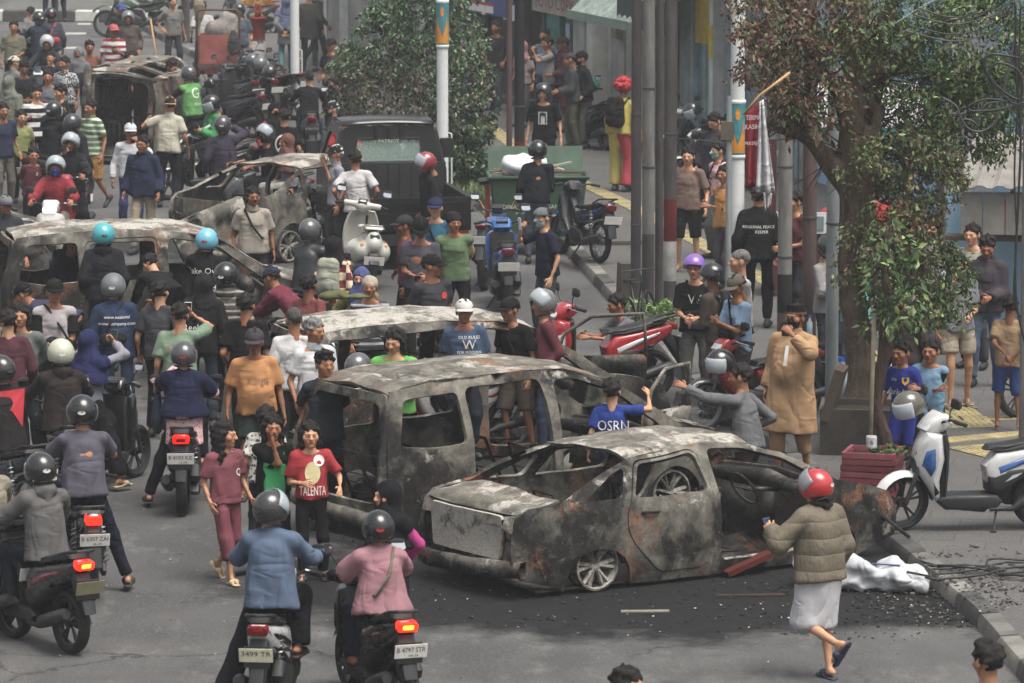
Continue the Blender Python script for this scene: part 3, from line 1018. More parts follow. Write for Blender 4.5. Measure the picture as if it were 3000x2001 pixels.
 if fk != 'bare':
  fmat = plain(fm, .7) if isinstance(fm, tuple) else fm
  for sg in (-1, 1):
   an = LG[sg][2]; u = fd[sg]; up = V3(0, 0, 1) - u * u[2]; up /= np.linalg.norm(up)
   c0 = an - V3(0, 0, .02)
   g = Field(c0 - .24, c0 + .24, (.0155, .019, .024)[lod] / k)
   if fk == 'shoe':
    g.cone(an - up * .025 - u * .045, an - up * .032 + u * .15, .045, .036, .02); g.cone(an - up * .02, an + up * .02, .042, .038, .02)
    g.cut(an - up * .068, -up)
   else:
    g.cone(an - up * .066 - u * .06, an - up * .062 + u * .15, .046, .050, .01, up, .30)
    g.cone(an - up * .035 + u * .07 - V3(.03, 0, 0), an - up * .035 + u * .07 + V3(.03, 0, 0), .034, .034, .01)
   mk('shoe' if fk == 'shoe' else 'sandal', g, fmat)
 # ---- head wear
 Mk = Matrix.Scale(k, 4) @ Mh
 def hp_(nm, me, mat, extra=None):
  o = link(nm, me, root); o.matrix_local = Mk if extra is None else Mk @ extra
  return slot(o, mat)
 if hat is not None and hat[0].startswith('helmet'):
  hm_ = hat[1] if not isinstance(hat[1], tuple) else glossy(hat[1])
  tn = hat[0] if hat[0] in ('helmet_open', 'helmet_full', 'helmet_half', 'helmet_retro') else 'helmet_open'
  o = hp_('helmet', tpl(tn), hm_, Matrix.Translation((0, 0, .004)) @ Matrix.Diagonal((.95, .93, .95, 1)))
  if tn != 'helmet_half':
   slot(link('helmet_trim', trim_mesh(), o), plain((26, 26, 28), .6)); slot(link('badge', badge_mesh(), o), plain(((196, 196, 190), (150, 40, 40), (60, 62, 66), (206, 206, 206))[seed % 4], .4))
  vis = hat[2] if len(hat) > 2 else None
  if vis:
   ang = {'down': 0, 'up': -55, 'half': -30}[vis]
   vo = link('visor', visor_mesh('full' if tn == 'helmet_full' else 'open'), o)
   vo.matrix_local = Matrix.Translation((0, .01, .012)) @ Matrix.Rotation(R(ang), 4, 'X') @ Matrix.Translation((0, -.01, -.012))
   slot(vo, clear_glass((190, 200, 205), .45) if (len(hat) < 4) else hat[3])
  if len(hat) > 4:
   for (txt, siz, zz, mt, back) in hat[4]:
    vv, ff = text_np(txt, siz)
    bv = BVHTree.FromPolygons([p.co for p in tpl(tn).vertices], [tuple(p.vertices) for p in tpl(tn).polygons])
    a0 = {'front': 0, 'back': math.pi, 'left': math.pi / 2, 'right': -math.pi / 2}[back]
    Rz = Matrix.Rotation(a0, 3, 'Z'); w = []
    for p in vv:
     org = Rz @ Vector((p[0], -.5, p[2] + zz)); dr = Rz @ Vector((0, 1, 0))
     hit = bv.ray_cast(org, dr)
     w.append((hit[0] - dr * .004) if hit[0] is not None else org + dr * .35)
    link('lettering', mesh_np('lettering', np.array([tuple(p) for p in w]), ff, False, mt), o)
 elif hat is not None and hat[0] in ('hijab', 'hood', 'hijab_mask', 'beanie', 'peci', 'wig'):
  hp_({'hijab_mask': 'hijab'}.get(hat[0], hat[0]), tpl(hat[0]), hat[1] if not isinstance(hat[1], tuple) else cloth(hat[1]))
  if hat[0] == 'peci' and len(hat) > 2:
   m = MB(); m.lathe([(.100, .030), (.1005, .052)], 'z', 24, (0, .014, 0)); hp_('hat_band', (lambda q: q)(m.mesh('hat_band', cloth(hat[2]), True)), cloth(hat[2]))
 elif hat is not None and hat[0].startswith('cap'):
  mt = hat[1] if not isinstance(hat[1], tuple) else cloth(hat[1], .08, .15)
  flip = Matrix.Rotation(math.pi, 4, 'Z') if hat[0] == 'capback' else Matrix.Identity(4)
  o = link('cap', tpl('cap'), root); o.matrix_local = Mk @ flip; slot(o, mt)
  bo = link('brim', brim_mesh(), o); slot(bo, mt if len(hat) < 3 else cloth(hat[2], .08, .15))
  if len(hat) > 3:
   vv, ff = text_np(hat[3], .055); link('lettering', mesh_np('lettering', vv + np.array([0, -.101, .075]), ff, False, plain(hat[4], .8)), o)
 if hair and not (hat and (hat[0] in ('hijab', 'hood', 'hijab_mask', 'wig', 'beanie') or hat[0].startswith('helmet')) and hair in ('hair_short', 'hair_top', 'hair_buzz')):
  ho = hp_('hair', tpl(hair), hairmat(haircol))
  if hat is not None: ho.matrix_local = Mk @ Matrix.Scale(.955, 4)
 if mask: hp_('face_mask', tpl('mask'), cloth(mask, .06, .2))
 if glasses:
  m = MB()
  for s in (-1, 1):
   m.lathe([(.018, 0), (.021, 0), (.021, .004), (.018, .004), (.018, 0)], 'y', 12, (s * .031, -.104, .003))
   m.box((s * .066, -.052, .006), (.004, .10, .004))
  m.box((0, -.104, .006), (.02, .004, .004))
  hp_('glasses', m.mesh('glasses', plain((18, 18, 20), .4)), plain((18, 18, 20), .4))
 # ---- prints on the shirt
 if prints and sme is not None:
  bv = BVHTree.FromPolygons([p.co for p in sme.vertices], [tuple(p.vertices) for p in sme.polygons])
  for pr in prints:
   what, mt, sd_, dz, dx, siz = pr[:6]
   vv, ff = text_np(what, siz, pr[6] if len(pr) > 6 else None) if isinstance(what, str) else (np.array([(p[0] * siz, 0, p[1] * siz) for p in what[0]]), what[1])
   s = 1 if sd_ == 'front' else -1
   cc = (shc + d * dz) * k
   w = []
   for p in vv:
    org = Vector((s * (p[0] + dx), -1.0 * s + cc[1], cc[2] + p[2]))
    hit = bv.ray_cast(org, Vector((0, s, 0)))
    w.append((hit[0] + Vector((0, -s * .007, 0))) if hit[0] is not None else Vector((org.x, cc[1] - s * .1, org.z)))
   link('print', mesh_np('print', np.array([tuple(p) for p in w]), ff, False, mt if not isinstance(mt, tuple) else plain(mt, .85)), root)
 # ---- held and worn things
 Mw = Matrix.Translation(loc) @ Matrix.Rotation(rz, 4, 'Z')
 if phone:
  sg = -1 if phone[0] == 'R' else 1
  gp, nn, dd = hands[sg]
  lw = Mw @ (Vector(gp) * k)
  ph = MB(); ph.slab([(-.037, -.078), (.037, -.078), (.037, .078), (-.037, .078)], .0045, .004, rings=1)
  tilt = phone[2] if len(phone) > 2 else 15
  o = ph.build('phone', plain(phone[1], .3), None, False, 40)
  o.matrix_world = Matrix.Translation(lw) @ Matrix.Rotation(rz, 4, 'Z') @ Matrix.Rotation(R(tilt), 4, 'X') @ Matrix.Rotation(math.pi / 2, 4, 'Z')
  scr = MB(); scr.box((.0052 * 1, 0, 0), (.001, .066, .145)); scr.build('screen', plain((30, 34, 40), .12), o)
  tag(o, phone[3] if len(phone) > 3 else 'phone held up by ' + who, 'phone', 'phones held by people in the crowd')
 if cigarette:
  gp, nn, dd = hands[-1]
  o = MB().tube([(0, 0, 0), (0, -.07, .02)], .0045, 6).build('cigarette', plain((225, 222, 214), .9)); o.matrix_world = Matrix.Translation(Mw @ (Vector(gp) * k)) @ Matrix.Rotation(rz, 4, 'Z'); tag(o, 'lit cigarette held at the mouth by ' + who, 'cigarette')
 if bag:
  bt, bc, sg = bag[0], bag[1], (bag[2] if len(bag) > 2 else 1)
  bmat = cloth(bc) if isinstance(bc, tuple) else bc
  if bt == 'backpack':
   g = Field(chest - V3(.3, .1, .4), chest + V3(.3, .5, .4), .02)
   bc_ = chest - fwd * (.17 * b + .03)
   [g.cone(bc_ - d * .13 + xs * q, bc_ + d * .14 + xs * q, .11, .095, .03, fwd, .75) for q in (-.055, .055)]; g.cone(bc_ - d * .1 - fwd * .06, bc_ - d * .02 - fwd * .06, .09, .085, .02, fwd, .5); g.folds(.006, seed, 24)
   o, _ = mk('backpack', g, bmat)
   for s in (-1, 1):
    m = MB(); m.tube([(chest - fwd * .12 + d * .12 + xs * s * .08) * k, (shc + d * .055 + xs * s * .10) * k, (chest + fwd * .145 * b + xs * s * .10) * k, (chest - d * .12 - fwd * .03 + xs * s * .165 * b) * k], .016, 6)
    m.build('strap', bmat, o, True)
  elif bt == 'sling':        # strap across the body with a pouch at front or back
   fr = fwd if sg > 0 else -fwd; xo = .055 if over is not None else .012
   g = Field(P - V3(.4, .45, .2), P + V3(.4, .45, .5), .02)
   c = waist + fr * (.15 * b + .035 + belly * .6) + xs * .04
   g.cone(c - xs * .085, c + xs * .085, .072, .062, .02, fr, .6); g.folds(.004, seed, 24)
   o, _ = mk('sling_bag', g, bmat)
   m = MB(); m.tube([(c + xs * .12) * k, (chest + fr * .135 * b + xs * .06) * k, (shc + d * .04 + fr * .06 - xs * .09) * k, (shc + d * .045 - fr * .05 - xs * .11) * k, (chest - fr * (.13 * b + xo) - xs * .02) * k, (waist - fr * (.125 * b + xo) + xs * .1) * k, (c + xs * .15 - fr * .1) * k], .013, 6)
   m.build('strap', bmat, o, True)
  elif bt == 'tote':
   a = arms[sg][1]
   g = Field(a - V3(.3, .3, .55), a + V3(.3, .3, .2), .02)
   c = a + V3(sg * .05, .02, -.25); g.cone(c + V3(0, 0, .1), c - V3(0, 0, .12), .10, .17, .03, (1, 0, 0), .4); g.folds(.006, seed, 20)
   o, _ = mk('tote_bag', g, bmat)
   m = MB(); m.tube([(c + V3(0, -.08, .16)) * k, (a + V3(0, -.02, .06)) * k, (a + V3(0, .03, .06)) * k, (c + V3(0, .08, .16)) * k], .012, 6); m.build('strap', bmat, o, True)
 return root, hands, k, Mw
# ------------------------------------------------------------------ motorcycles
_bm = {}
def bmesh_of(key, make):
 if key not in _bm:
  me = make().mesh(key[1], None, False, 38)
  me.materials.append(None); _bm[key] = me
 return _bm[key]
def arc_pts(c, r, a0, a1, n):
 return [(c[0] + r * math.cos(R(a0 + (a1 - a0) * i / n)), c[1] + r * math.sin(R(a0 + (a1 - a0) * i / n))) for i in range(n + 1)]
def tyre_mb(c, r, w=.05):
 m = MB(); p = [(r - .060, -w * .62), (r - .035, -w * .98), (r - .012, -w * .80), (r, -w * .3), (r, w * .3), (r - .012, w * .80), (r - .035, w * .98), (r - .060, w * .62), (r - .060, -w * .62)]
 return m.lathe(p, 'x', 32, (0, -c[0], c[1]))
def rim_mb(c, r, n=6, w=.028, wire=False):
 m = MB(); o = (0, -c[0], c[1]); ri = r - .058
 m.lathe([(ri, -w), (ri, w), (ri - .022, w * .8), (ri - .022, -w * .8), (ri, -w)], 'x', 32, o)
 m.lathe([(.001, -w * 1.3), (.045, -w * 1.3), (.05, 0), (.045, w * 1.3), (.001, w * 1.3)], 'x', 14, o)
 if wire:
  for k in range(24):
   a = 2 * math.pi * k / 24; s = 1 if k % 2 else -1
   m.tube([(s * w, o[1] + .04 * math.cos(a + .4), o[2] + .04 * math.sin(a + .4)), (0, o[1] + (ri - .015) * math.cos(a), o[2] + (ri - .015) * math.sin(a))], .0028, 4, False)
 else:
  for k in range(n):
   a = 2 * math.pi * (k + .25) / n
   for da in (-.16, .16):
    m.tube([(0, o[1] + .035 * math.cos(a), o[2] + .035 * math.sin(a)), (0, o[1] + (ri - .01) * math.cos(a + da), o[2] + (ri - .01) * math.sin(a + da))], [.014, .011], 5, False)
 return m
def fender_mb(c, r, a0, a1, w, n=10):
 rows = []
 for u, z in arc_pts(c, r, a0, a1, n):
  row = []
  for x in (-1, -.8, -.4, 0, .4, .8, 1):
   dr = -.045 * abs(x) ** 3
   du, dz = u - c[0], z - c[1]; L = math.hypot(du, dz)
   row.append((x * w, -(c[0] + du * (L + dr) / L), c[1] + dz * (L + dr) / L))
  rows.append(row)
 m = MB().grid(rows)
 v, f = solid(m.v, m.f, .006); q = MB(); return q.add([tuple(p) for p in v], f)
def spring_mb(a, b, r=.032, turns=8, wire=.009):
 m = MB(); a, b = Vector(a), Vector(b); d = (b - a); n = d.orthogonal().normalized(); w = d.normalized().cross(n)
 pts = [a + d * (i / (turns * 8)) + (n * math.cos(2 * math.pi * i / 8) + w * math.sin(2 * math.pi * i / 8)) * r for i in range(turns * 8 + 1)]
 m.tube(pts, wire, 5); m.tube([a - d * .1, b + d * .1], .016, 8)
 return m
def plate_obj(root, txt, loc, tilt, w=.26, hgt=.11, bg=(225, 222, 214), fg=(25, 25, 25), sub=''):
 rot = (R(tilt), 0, math.pi)      # reads from behind (+y)
 m = MB().box((0, 0, 0), (w, .006, hgt))
 p = m.build('number_plate', plain(bg, .55, 0.0, .1, 14), root, False, None, loc, rot)
 if txt:
  lettering(txt, hgt * .52, plain(fg, .7), p, (0, -.005, hgt * .10), (0, 0, 0), w * .88)
 if sub: lettering(sub, hgt * .24, plain(fg, .7), p, (w * .08, -.005, -hgt * .33), (0, 0, 0), w * .3)
 return p
def bike(label, kind='scooter', px=None, face=180.0, cols=None, plate='', sub='', glow=0, lean=0.0, steer=0.0, pos=None, zg=None, s=1.0, lamp=0, mirrors=True,
  stand=True, group='motorcycles in the street', at='rear', platecol=None, skip=(), ymir=None, name='motorcycle'):
 """cols: body, accent, seat. px: pixel of the ground contact of the wheel named by at, or of the middle"""
 body, acc, seatc = (list(cols) + [(26, 26, 28)] * 3)[:3]
 mb = glossy(body); ma = glossy(acc); ms = plain(seatc, .55, 0, .1); dk = plain((30, 30, 32), .55); rb = plain((20, 20, 21), .8, 0, .15, 12)
 al = plain((120, 120, 122), .35, .8); ir = plain((62, 62, 64), .45, .6)
 wr = {'scooter': .265, 'bebek': .285, 'sport': .30, 'vespa': .24, 'trail': .33}[kind]
 wb = {'scooter': 1.27, 'bebek': 1.24, 'sport': 1.32, 'vespa': 1.28, 'trail': 1.40}[kind]
 FC, RC = (wb / 2, wr), (-wb / 2, wr)
 rz = R(face)
 fwd = Matrix.Rotation(rz, 3, 'Z') @ Vector((0, -1, 0))
 du = {'rear': -wb / 2, 'front': wb / 2, 'mid': 0}[at] * s
 if pos is None:
  z0 = 0.0 if zg is None else zg
  for _ in range(4):
   p = G(px[0], px[1], z0) if len(px) == 2 else G(px[0], px[1], z0 + px[2])
   loc = Vector((p.x, p.y, z0)) - fwd * du
   if zg is None: z0 = ground_z(loc.x, loc.y)
  loc.z = z0
 else: loc = Vector(pos)
 root = thing(name, label, 'motorcycle', loc, rz, group, rot=Matrix.Rotation(rz, 3, 'Z').to_4x4().to_3x3().to_euler() if not lean else (Matrix.Rotation(rz, 3, 'Z') @ Matrix.Rotation(R(lean), 3, 'Y')).to_euler())
 root.scale = (s, s, s)
 K = kind
 def part(nm, make, mat, parent=None, key=None):
  o = link(nm, bmesh_of((K, key or nm), make), parent or root); return slot(o, mat)
 # wheels
 tw = .052 if K != 'bebek' else .040
 w1 = part('wheel', lambda: tyre_mb(RC, wr, tw * 1.1), rb, None, 'tyre_rear'); part('rim', lambda: rim_mb(RC, wr, 5, .03, K in ('bebek', 'trail')), al if K == 'bebek' else ir, w1, 'rim_rear')
 # ---- steered front end
 head = {'scooter': (.42, .86), 'bebek': (.40, .82), 'sport': (.38, .84), 'vespa': (.45, .86), 'trail': (.42, .92)}[K]
 piv = Vector((0, -head[0], head[1]))
 st = R(steer)
 def fpart(nm, make, mat, key=None, parent=None):
  o = part(nm, make, mat, parent, key)
  if st and parent is None:
   ax = Vector((0, -(head[0] - FC[0]), head[1] - FC[1])).normalized()
   o.matrix_local = Matrix.Translation(piv) @ Matrix.Rotation(st, 4, ax) @ Matrix.Translation(-piv)
  return o
 w2 = fpart('wheel', lambda: tyre_mb(FC, wr, tw), rb, 'tyre_front'); part('rim', lambda: rim_mb(FC, wr, 5, .026, K in ('bebek', 'trail')), al if K == 'bebek' else ir, w2, 'rim_front')
 def forks():
  m = MB()
  for x in (-.085, .085):
   m.tube([(x, -FC[0], FC[1]), (x, -(FC[0] * .45 + head[0] * .55), FC[1] * .45 + head[1] * .55), (x * .8, -head[0], head[1])], [.022, .022, .018], 8)
  m.tube([(-.1, -FC[0], FC[1]), (.1, -FC[0], FC[1])], .014, 6); return m
 fpart('fork', forks, ir)
 if K == 'vespa': fpart('front_fender', lambda: fender_mb(FC, wr + .03, 25, 205, .085), mb)
 elif K == 'trail': fpart('front_fender', lambda: fender_mb(FC, wr + .13, 40, 130, .075), mb)
 else: fpart('front_fender', lambda: fender_mb(FC, wr + .022, 30, 175, .070), mb if K != 'bebek' else ma)
 hz = {'scooter': 1.02, 'bebek': .98, 'sport': 1.0, 'vespa': 1.0, 'trail': 1.10}[K]
 hu = {'scooter': .30, 'bebek': .29, 'sport': .28, 'vespa': .33, 'trail': .28}[K]
 def bars():
  m = MB(); m.tube([(-.33, -(hu - .09), hz - .01), (-.20, -(hu - .02), hz + .01), (-.10, -(hu + .03), hz - .03), (.10, -(hu + .03), hz - .03), (.20, -(hu - .02), hz + .01), (.33, -(hu - .09), hz - .01)], .013, 8); return m
 hb = fpart('handlebar', bars, dk)
 for x in (-1, 1):
  part('grip', lambda x=x: MB().tube([(x * .235, -(hu - .035), hz + .003), (x * .345, -(hu - .098), hz - .012)], .019, 8), rb, hb, 'grip%d' % x)
  part('brake_lever', lambda x=x: MB().tube([(x * .19, -(hu + .03), hz + .01), (x * .26, -(hu + .025), hz - .002), (x * .345, -(hu - .03), hz - .02)], [.010, .007, .006], 5), chrome(), hb, 'lever%d' % x)
  if mirrors:
   part('mirror_stem', lambda x=x: MB().tube([(x * .18, -(hu - .01), hz + .01), (x * .23, -(hu + .01), hz + .10), (x * .285, -(hu - .0), hz + .165)], .006, 6), ymir or dk, hb, 'mstem%d' % x)
   def mir(x=x):
    m = MB(); m.slab([(-.068 + .01 * 0, -.035), (-.045, -.05), (.045, -.05), (.068, -.02), (.060, .030), (.02, .046), (-.05, .040)], .016, .012, rings=2)
    T = Matrix.Translation((x * .30, -(hu - .005), hz + .185)) @ Matrix.Rotation(R(90 + x * 12), 4, 'Z')
    m.v = [tuple(T @ Vector(p)) for p in m.v]; return m
   mo = part('mirror', mir, dk, hb, 'mir%d' % x)
   def mirg(x=x):
    m = MB(); T = Matrix.Translation((x * .30, -(hu - .005) + .0175, hz + .185)) @ Matrix.Rotation(R(x * 12), 4, 'Z') @ Matrix.Rotation(R(10), 4, 'X')
    pts = [(-.058, -.030), (-.040, -.042), (.040, -.042), (.058, -.016), (.052, .026), (.018, .038), (-.042, .033)]
    m.add([T @ Vector((a, .001, b_)) for a, b_ in pts], [tuple(range(len(pts) - 1, -1, -1))]); return m
   part('mirror_glass', mirg, mirror_glass(), mo, 'mirg%d' % x)
 # ---- kinds
 tl = lamp_glow((255, 28, 16), 1.9 if glow > 1 else .7) if glow else plain((120, 16, 20), .25)
 if K in ('scooter',):
  fpart('headstock_cover', lambda: MB().slab([(.20, .96), (.24, 1.05), (.32, 1.07), (.43, 1.00), (.47, .92), (.42, .88), (.30, .89)], .125, .05, lambda u, z: 1.0 - .25 * max(0, (u - .3) / .17)), mb, 'hcover')
  hlm = lamp_glow((255, 250, 235), .9) if lamp else plain((205, 210, 212), .12)
  fpart('headlight', lambda: MB().slab([(.43, .985), (.475, .925), (.46, .90), (.42, .93)], .095, .02), hlm)
  fpart('dashboard', lambda: MB().box((0, -.255, 1.035), (.15, .09, .03), (R(-25), 0, 0)), dk)
  part('front_shield', lambda: MB().slab([(.30, .88), (.44, .90), (.50, .80), (.545, .66), (.50, .52), (.42, .40), (.34, .27), (.30, .30), (.32, .46), (.28, .66)], .20, .06, lambda u, z: (1.0 if z > .55 else .62 + .38 * (z - .25) / .3) * (1 - .55 * max(0, (u - .38) / .16))), mb)
  part('shield_trim', lambda: MB().slab([(.36, .78), (.46, .74), (.49, .60), (.40, .50), (.36, .58)], .212, .05, lambda u, z: 1 - .50 * max(0, (u - .38) / .16)), ma)
  part('inner_shield', lambda: MB().slab([(.26, .90), (.31, .88), (.29, .62), (.31, .32), (.26, .30), (.235, .55), (.23, .78)], .155, .03), dk)
  part('floorboard', lambda: MB().slab([(.34, .285), (.30, .33), (-.20, .33), (-.26, .27), (-.20, .20), (.26, .20)], .155, .03), dk)
  part('side_panel', lambda: MB().slab([(-.14, .36), (-.10, .58), (-.20, .70), (-.45, .735), (-.86, .815), (-.90, .78), (-.84, .69), (-.62, .56), (-.40, .44), (-.26, .36)], .155, .06, lambda u, z: 1.0 - .52 * max(0, (-u - .40) / .5)), mb)
  part('side_stripe', lambda: MB().slab([(-.22, .50), (-.20, .58), (-.45, .665), (-.72, .735), (-.70, .69), (-.45, .60)], .162, .03, lambda u, z: 1.0 - .50 * max(0, (-u - .40) / .5)), ma)
  part('lower_cover', lambda: MB().slab([(-.135, .35), (-.12, .50), (-.30, .565), (-.55, .60), (-.70, .62), (-.58, .545), (-.40, .43), (-.26, .35)], .160, .05, lambda u, z: 1.0 - .50 * max(0, (-u - .40) / .5)), dk)
  part('shield_grille', lambda: MB().slab([(.405, .66), (.55, .67), (.555, .60), (.51, .50), (.44, .40), (.36, .27), (.40, .42)], .085, .03), dk)
  part('turn_signal', lambda: MB().slab([(.40, .80), (.505, .775), (.535, .69), (.43, .74)], .165, .03, lambda u, z: 1 - .50 * max(0, (u - .38) / .16)), plain((60, 64, 68), .15))
  part('seat', lambda: MB().slab([(-.10, .72), (-.14, .765), (-.30, .775), (-.45, .80), (-.62, .855), (-.78, .862), (-.80, .82), (-.60, .765), (-.30, .71)], .135, .05, lambda u, z: 1.0 - .28 * max(0, (-u - .45) / .35) - .3 * max(0, (u + .22) / .12)), ms)
  part('grab_rail', lambda: MB().tube([(-.10, .62, .835), (-.105, .78, .875), (-.07, .90, .895), (0, .93, .898), (.07, .90, .895), (.105, .78, .875), (.10, .62, .835)], .014, 8), dk if glow != 3 else al)
  part('tail_light', lambda: MB().slab([(-.83, .815), (-.925, .80), (-.90, .735), (-.83, .75)], .082, .02), tl)
  part('tail_lens', lambda: MB().slab([(-.86, .80), (-.932, .787), (-.912, .752), (-.86, .76)], .045, .01), lamp_glow((255, 130, 40), 2.4) if glow > 1 else plain((150, 30, 30), .2), None)
  part('belly_pan', lambda: MB().slab([(.28, .26), (.24, .20), (-.10, .165), (-.16, .22), (-.1, .27)], .125, .04), dk)
  part('engine', lambda: MB().slab([(-.14, .38), (-.20, .26), (-.34, .20), (-.62, .19), (-.72, .24), (-.66, .33), (-.40, .40)], .055, .03, None, -.115), ir)
  part('air_box', lambda: MB().slab([(-.36, .42), (-.40, .35), (-.72, .33), (-.76, .40), (-.62, .50)], .05, .03, None, -.125), dk)
  part('exhaust', lambda: MB().tube([(.13, .14, .20), (.14, .34, .20), (.145, .42, .25), (.15, .80, .36), (.15, .84, .37)], [.022, .022, .058, .062, .040], 12), ir if glow != 5 else chrome())
  part('rear_fender', lambda: MB().slab([(-.72, .70), (-.84, .72), (-.90, .60), (-.985, .38), (-.95, .37), (-.82, .56)], .065, .02, lambda u, z: 1.1 if z > .5 else .9), dk)
 elif K == 'bebek':
  fpart('headstock_cover', lambda: MB().slab([(.20, .92), (.23, 1.0), (.30, 1.03), (.42, .98), (.47, .90), (.42, .85), (.30, .86)], .105, .045), mb, 'hcover')
  fpart('headlight', lambda: MB().slab([(.43, .96), (.485, .90), (.46, .86), (.42, .88)], .085, .02), plain((205, 210, 212), .12))
  part('front_shield', lambda: MB().slab([(.34, .86), (.42, .84), (.46, .66), (.40, .50), (.24, .34), (.16, .36), (.30, .56)], .17, .04, lambda u, z: .62 + .38 * min(1, max(0, (z - .3) / .35))), mb)
  part('frame', lambda: MB().slab([(.38, .80), (.32, .84), (.05, .56), (-.15, .62), (-.16, .50), (.0, .42), (.12, .46)], .05, .03), dk)
  part('side_panel', lambda: MB().slab([(-.02, .56), (.0, .64), (-.40, .70), (-.86, .82), (-.90, .77), (-.60, .60), (-.34, .50), (-.12, .48)], .115, .04, lambda u, z: 1.0 - .42 * max(0, (-u - .35) / .5)), mb)
  part('side_stripe', lambda: MB().slab([(-.10, .58), (-.40, .645), (-.76, .765), (-.74, .72), (-.40, .59)], .121, .02, lambda u, z: 1.0 - .42 * max(0, (-u - .35) / .5)), ma)
  part('seat', lambda: MB().slab([(.02, .68), (-.02, .735), (-.30, .755), (-.55, .79), (-.76, .83), (-.78, .80), (-.50, .72), (-.2, .68)], .125, .04), ms)
  part('grab_rail', lambda: MB().tube([(-.10, .52, .79), (-.115, .72, .86), (-.08, .88, .88), (.08, .88, .88), (.115, .72, .86), (.10, .52, .79)], .012, 8), dk)
  part('tail_light', lambda: MB().slab([(-.82, .81), (-.92, .79), (-.90, .72), (-.82, .74)], .072, .02), tl)
  part('engine', lambda: MB().slab([(.22, .36), (.10, .44), (-.16, .40), (-.24, .26), (-.10, .19), (.14, .22)], .105, .05), ir)
  part('chain_case', lambda: MB().slab([(-.22, .33), (-.62, .35), (-.70, .28), (-.62, .22), (-.22, .25)], .022, .015, None, -.115), dk)
  part('exhaust', lambda: MB().tube([(.10, -.10, .22), (.13, .10, .20), (.135, .35, .24), (.14, .45, .28), (.15, .85, .36), (.15, .90, .37)], [.018, .02, .022, .05, .058, .035], 12), ir)
  part('rear_fender', lambda: MB().slab([(-.66, .68), (-.84, .74), (-.92, .60), (-.99, .36), (-.95, .35), (-.84, .54)], .065, .02), dk)
 elif K == 'sport' or K == 'trail':
  fpart('headlight', lambda: MB().slab([(.40, .98), (.50, .93), (.50, .82), (.42, .78), (.37, .86)], .10, .04), mb)
  fpart('dashboard', lambda: MB().box((0, -.34, 1.02), (.14, .10, .05), (R(-25), 0, 0)), dk)
  part('fuel_tank', lambda: MB().slab([(.30, .82), (.22, .92), (.02, .92), (-.16, .80), (-.12, .72), (.10, .68), (.32, .72)], .13, .07), mb)
  part('tank_shroud', lambda: MB().slab([(.44, .74), (.26, .82), (.06, .74), (.14, .60), (.34, .54)], .165, .04), ma)
  part('frame', lambda: MB().slab([(.36, .80), (.20, .70), (-.20, .66), (-.30, .42), (-.18, .36), (-.05, .54), (.24, .56)], .075, .03), dk)
  part('engine', lambda: MB().slab([(.24, .54), (.02, .60), (-.20, .48), (-.22, .30), (.0, .22), (.22, .30)], .12, .05), ir)
  part('seat', lambda: MB().slab([(-.08, .78), (-.14, .815), (-.40, .80), (-.52, .87), (-.78, .90), (-.78, .86), (-.45, .74), (-.15, .70)], .12, .04), ms)
  part('tail_panel', lambda: MB().slab([(-.20, .72), (-.45, .78), (-.92, .93), (-.94, .90), (-.60, .68), (-.28, .60)], .105, .04, lambda u, z: 1.0 - .45 * max(0, (-u - .4) / .5)), mb)
  part('tail_light', lambda: MB().slab([(-.90, .925), (-.965, .91), (-.93, .86), (-.87, .88)], .062, .015), tl)
  part('swing_arm', lambda: MB().tube([(-.09, .14, .38), (-.09, .66, .30)], .028, 8).tube([(.09, .14, .38), (.09, .66, .30)], .028, 8), ir)
  part('exhaust', lambda: MB().tube([(.10, -.22, .36), (.11, -.05, .20), (.13, .15, .24), (.15, .28, .34), (.16, .80, .52), (.16, .84, .53)], [.02, .022, .026, .055, .062, .04], 12), ir)
  part('rear_fender', lambda: MB().slab([(-.74, .80), (-.90, .86), (-1.02, .62), (-1.10, .46), (-1.07, .44), (-.92, .66)], .06, .02), dk)
 elif K == 'vespa':
  def vb():
   f = Field((-.32, -.65, .1), (.32, 1.0, 1.1), .024)
   for x in (-1, 1): f.cone((x * .13, .30, .46), (x * .11, .70, .50), .165, .12, .05)
   f.cone((0, .1, .45), (0, .78, .60), .13, .10, .06); f.cone((0, .16, .58), (0, .72, .66), .13, .10, .05)
   v, q = f.nets(); m = MB(); m.add([tuple(p) for p in v], [tuple(int(i) for i in t) for t in q]); return m
  o = part('rear_body', vb, mb)
  def vs():
   m = MB(); rows = []
   for z in np.linspace(.28, .92, 9):
    w_ = .13 + .11 * math.sin((z - .24) / .72 * math.pi) ** .7
    rows.append([(w_ * x, -(.34 + .10 * (1 - x * x) - .10 * (z - .3) + .1), z) for x in np.linspace(-1, 1, 9)])
   m.grid(rows); v, f = solid(m.v, m.f, .03); q = MB(); return q.add([tuple(p) for p in v], f)
  part('front_shield', vs, mb)
  part('floorboard', lambda: MB().slab([(.40, .26), (.36, .31), (-.16, .31), (-.22, .24), (.3, .22)], .17, .03), mb)
  def vh():
   f = Field((-.3, -.62, .85), (.3, -.1, 1.15), .02); f.ball((0, -.36, .98), (.10, .13, .085), .03); f.cone((-.22, -.30, 1.0), (.22, -.30, 1.0), .04, .04, .04)
   v, q = f.nets(); m = MB(); m.add([tuple(p) for p in v], [tuple(int(i) for i in t) for t in q]); return m
  fpart('headstock_cover', vh, mb, 'hcover')
  fpart('headlight', lambda: MB().lathe([(.001, -.50), (.06, -.495), (.068, -.47)], 'y', 16, (0, 0, .97)), plain((205, 210, 212), .12))
  fpart('dashboard', lambda: MB().slab([(.24, 1.035), (.36, 1.072), (.36, 1.06), (.24, 1.02)], .06, .005), dk)
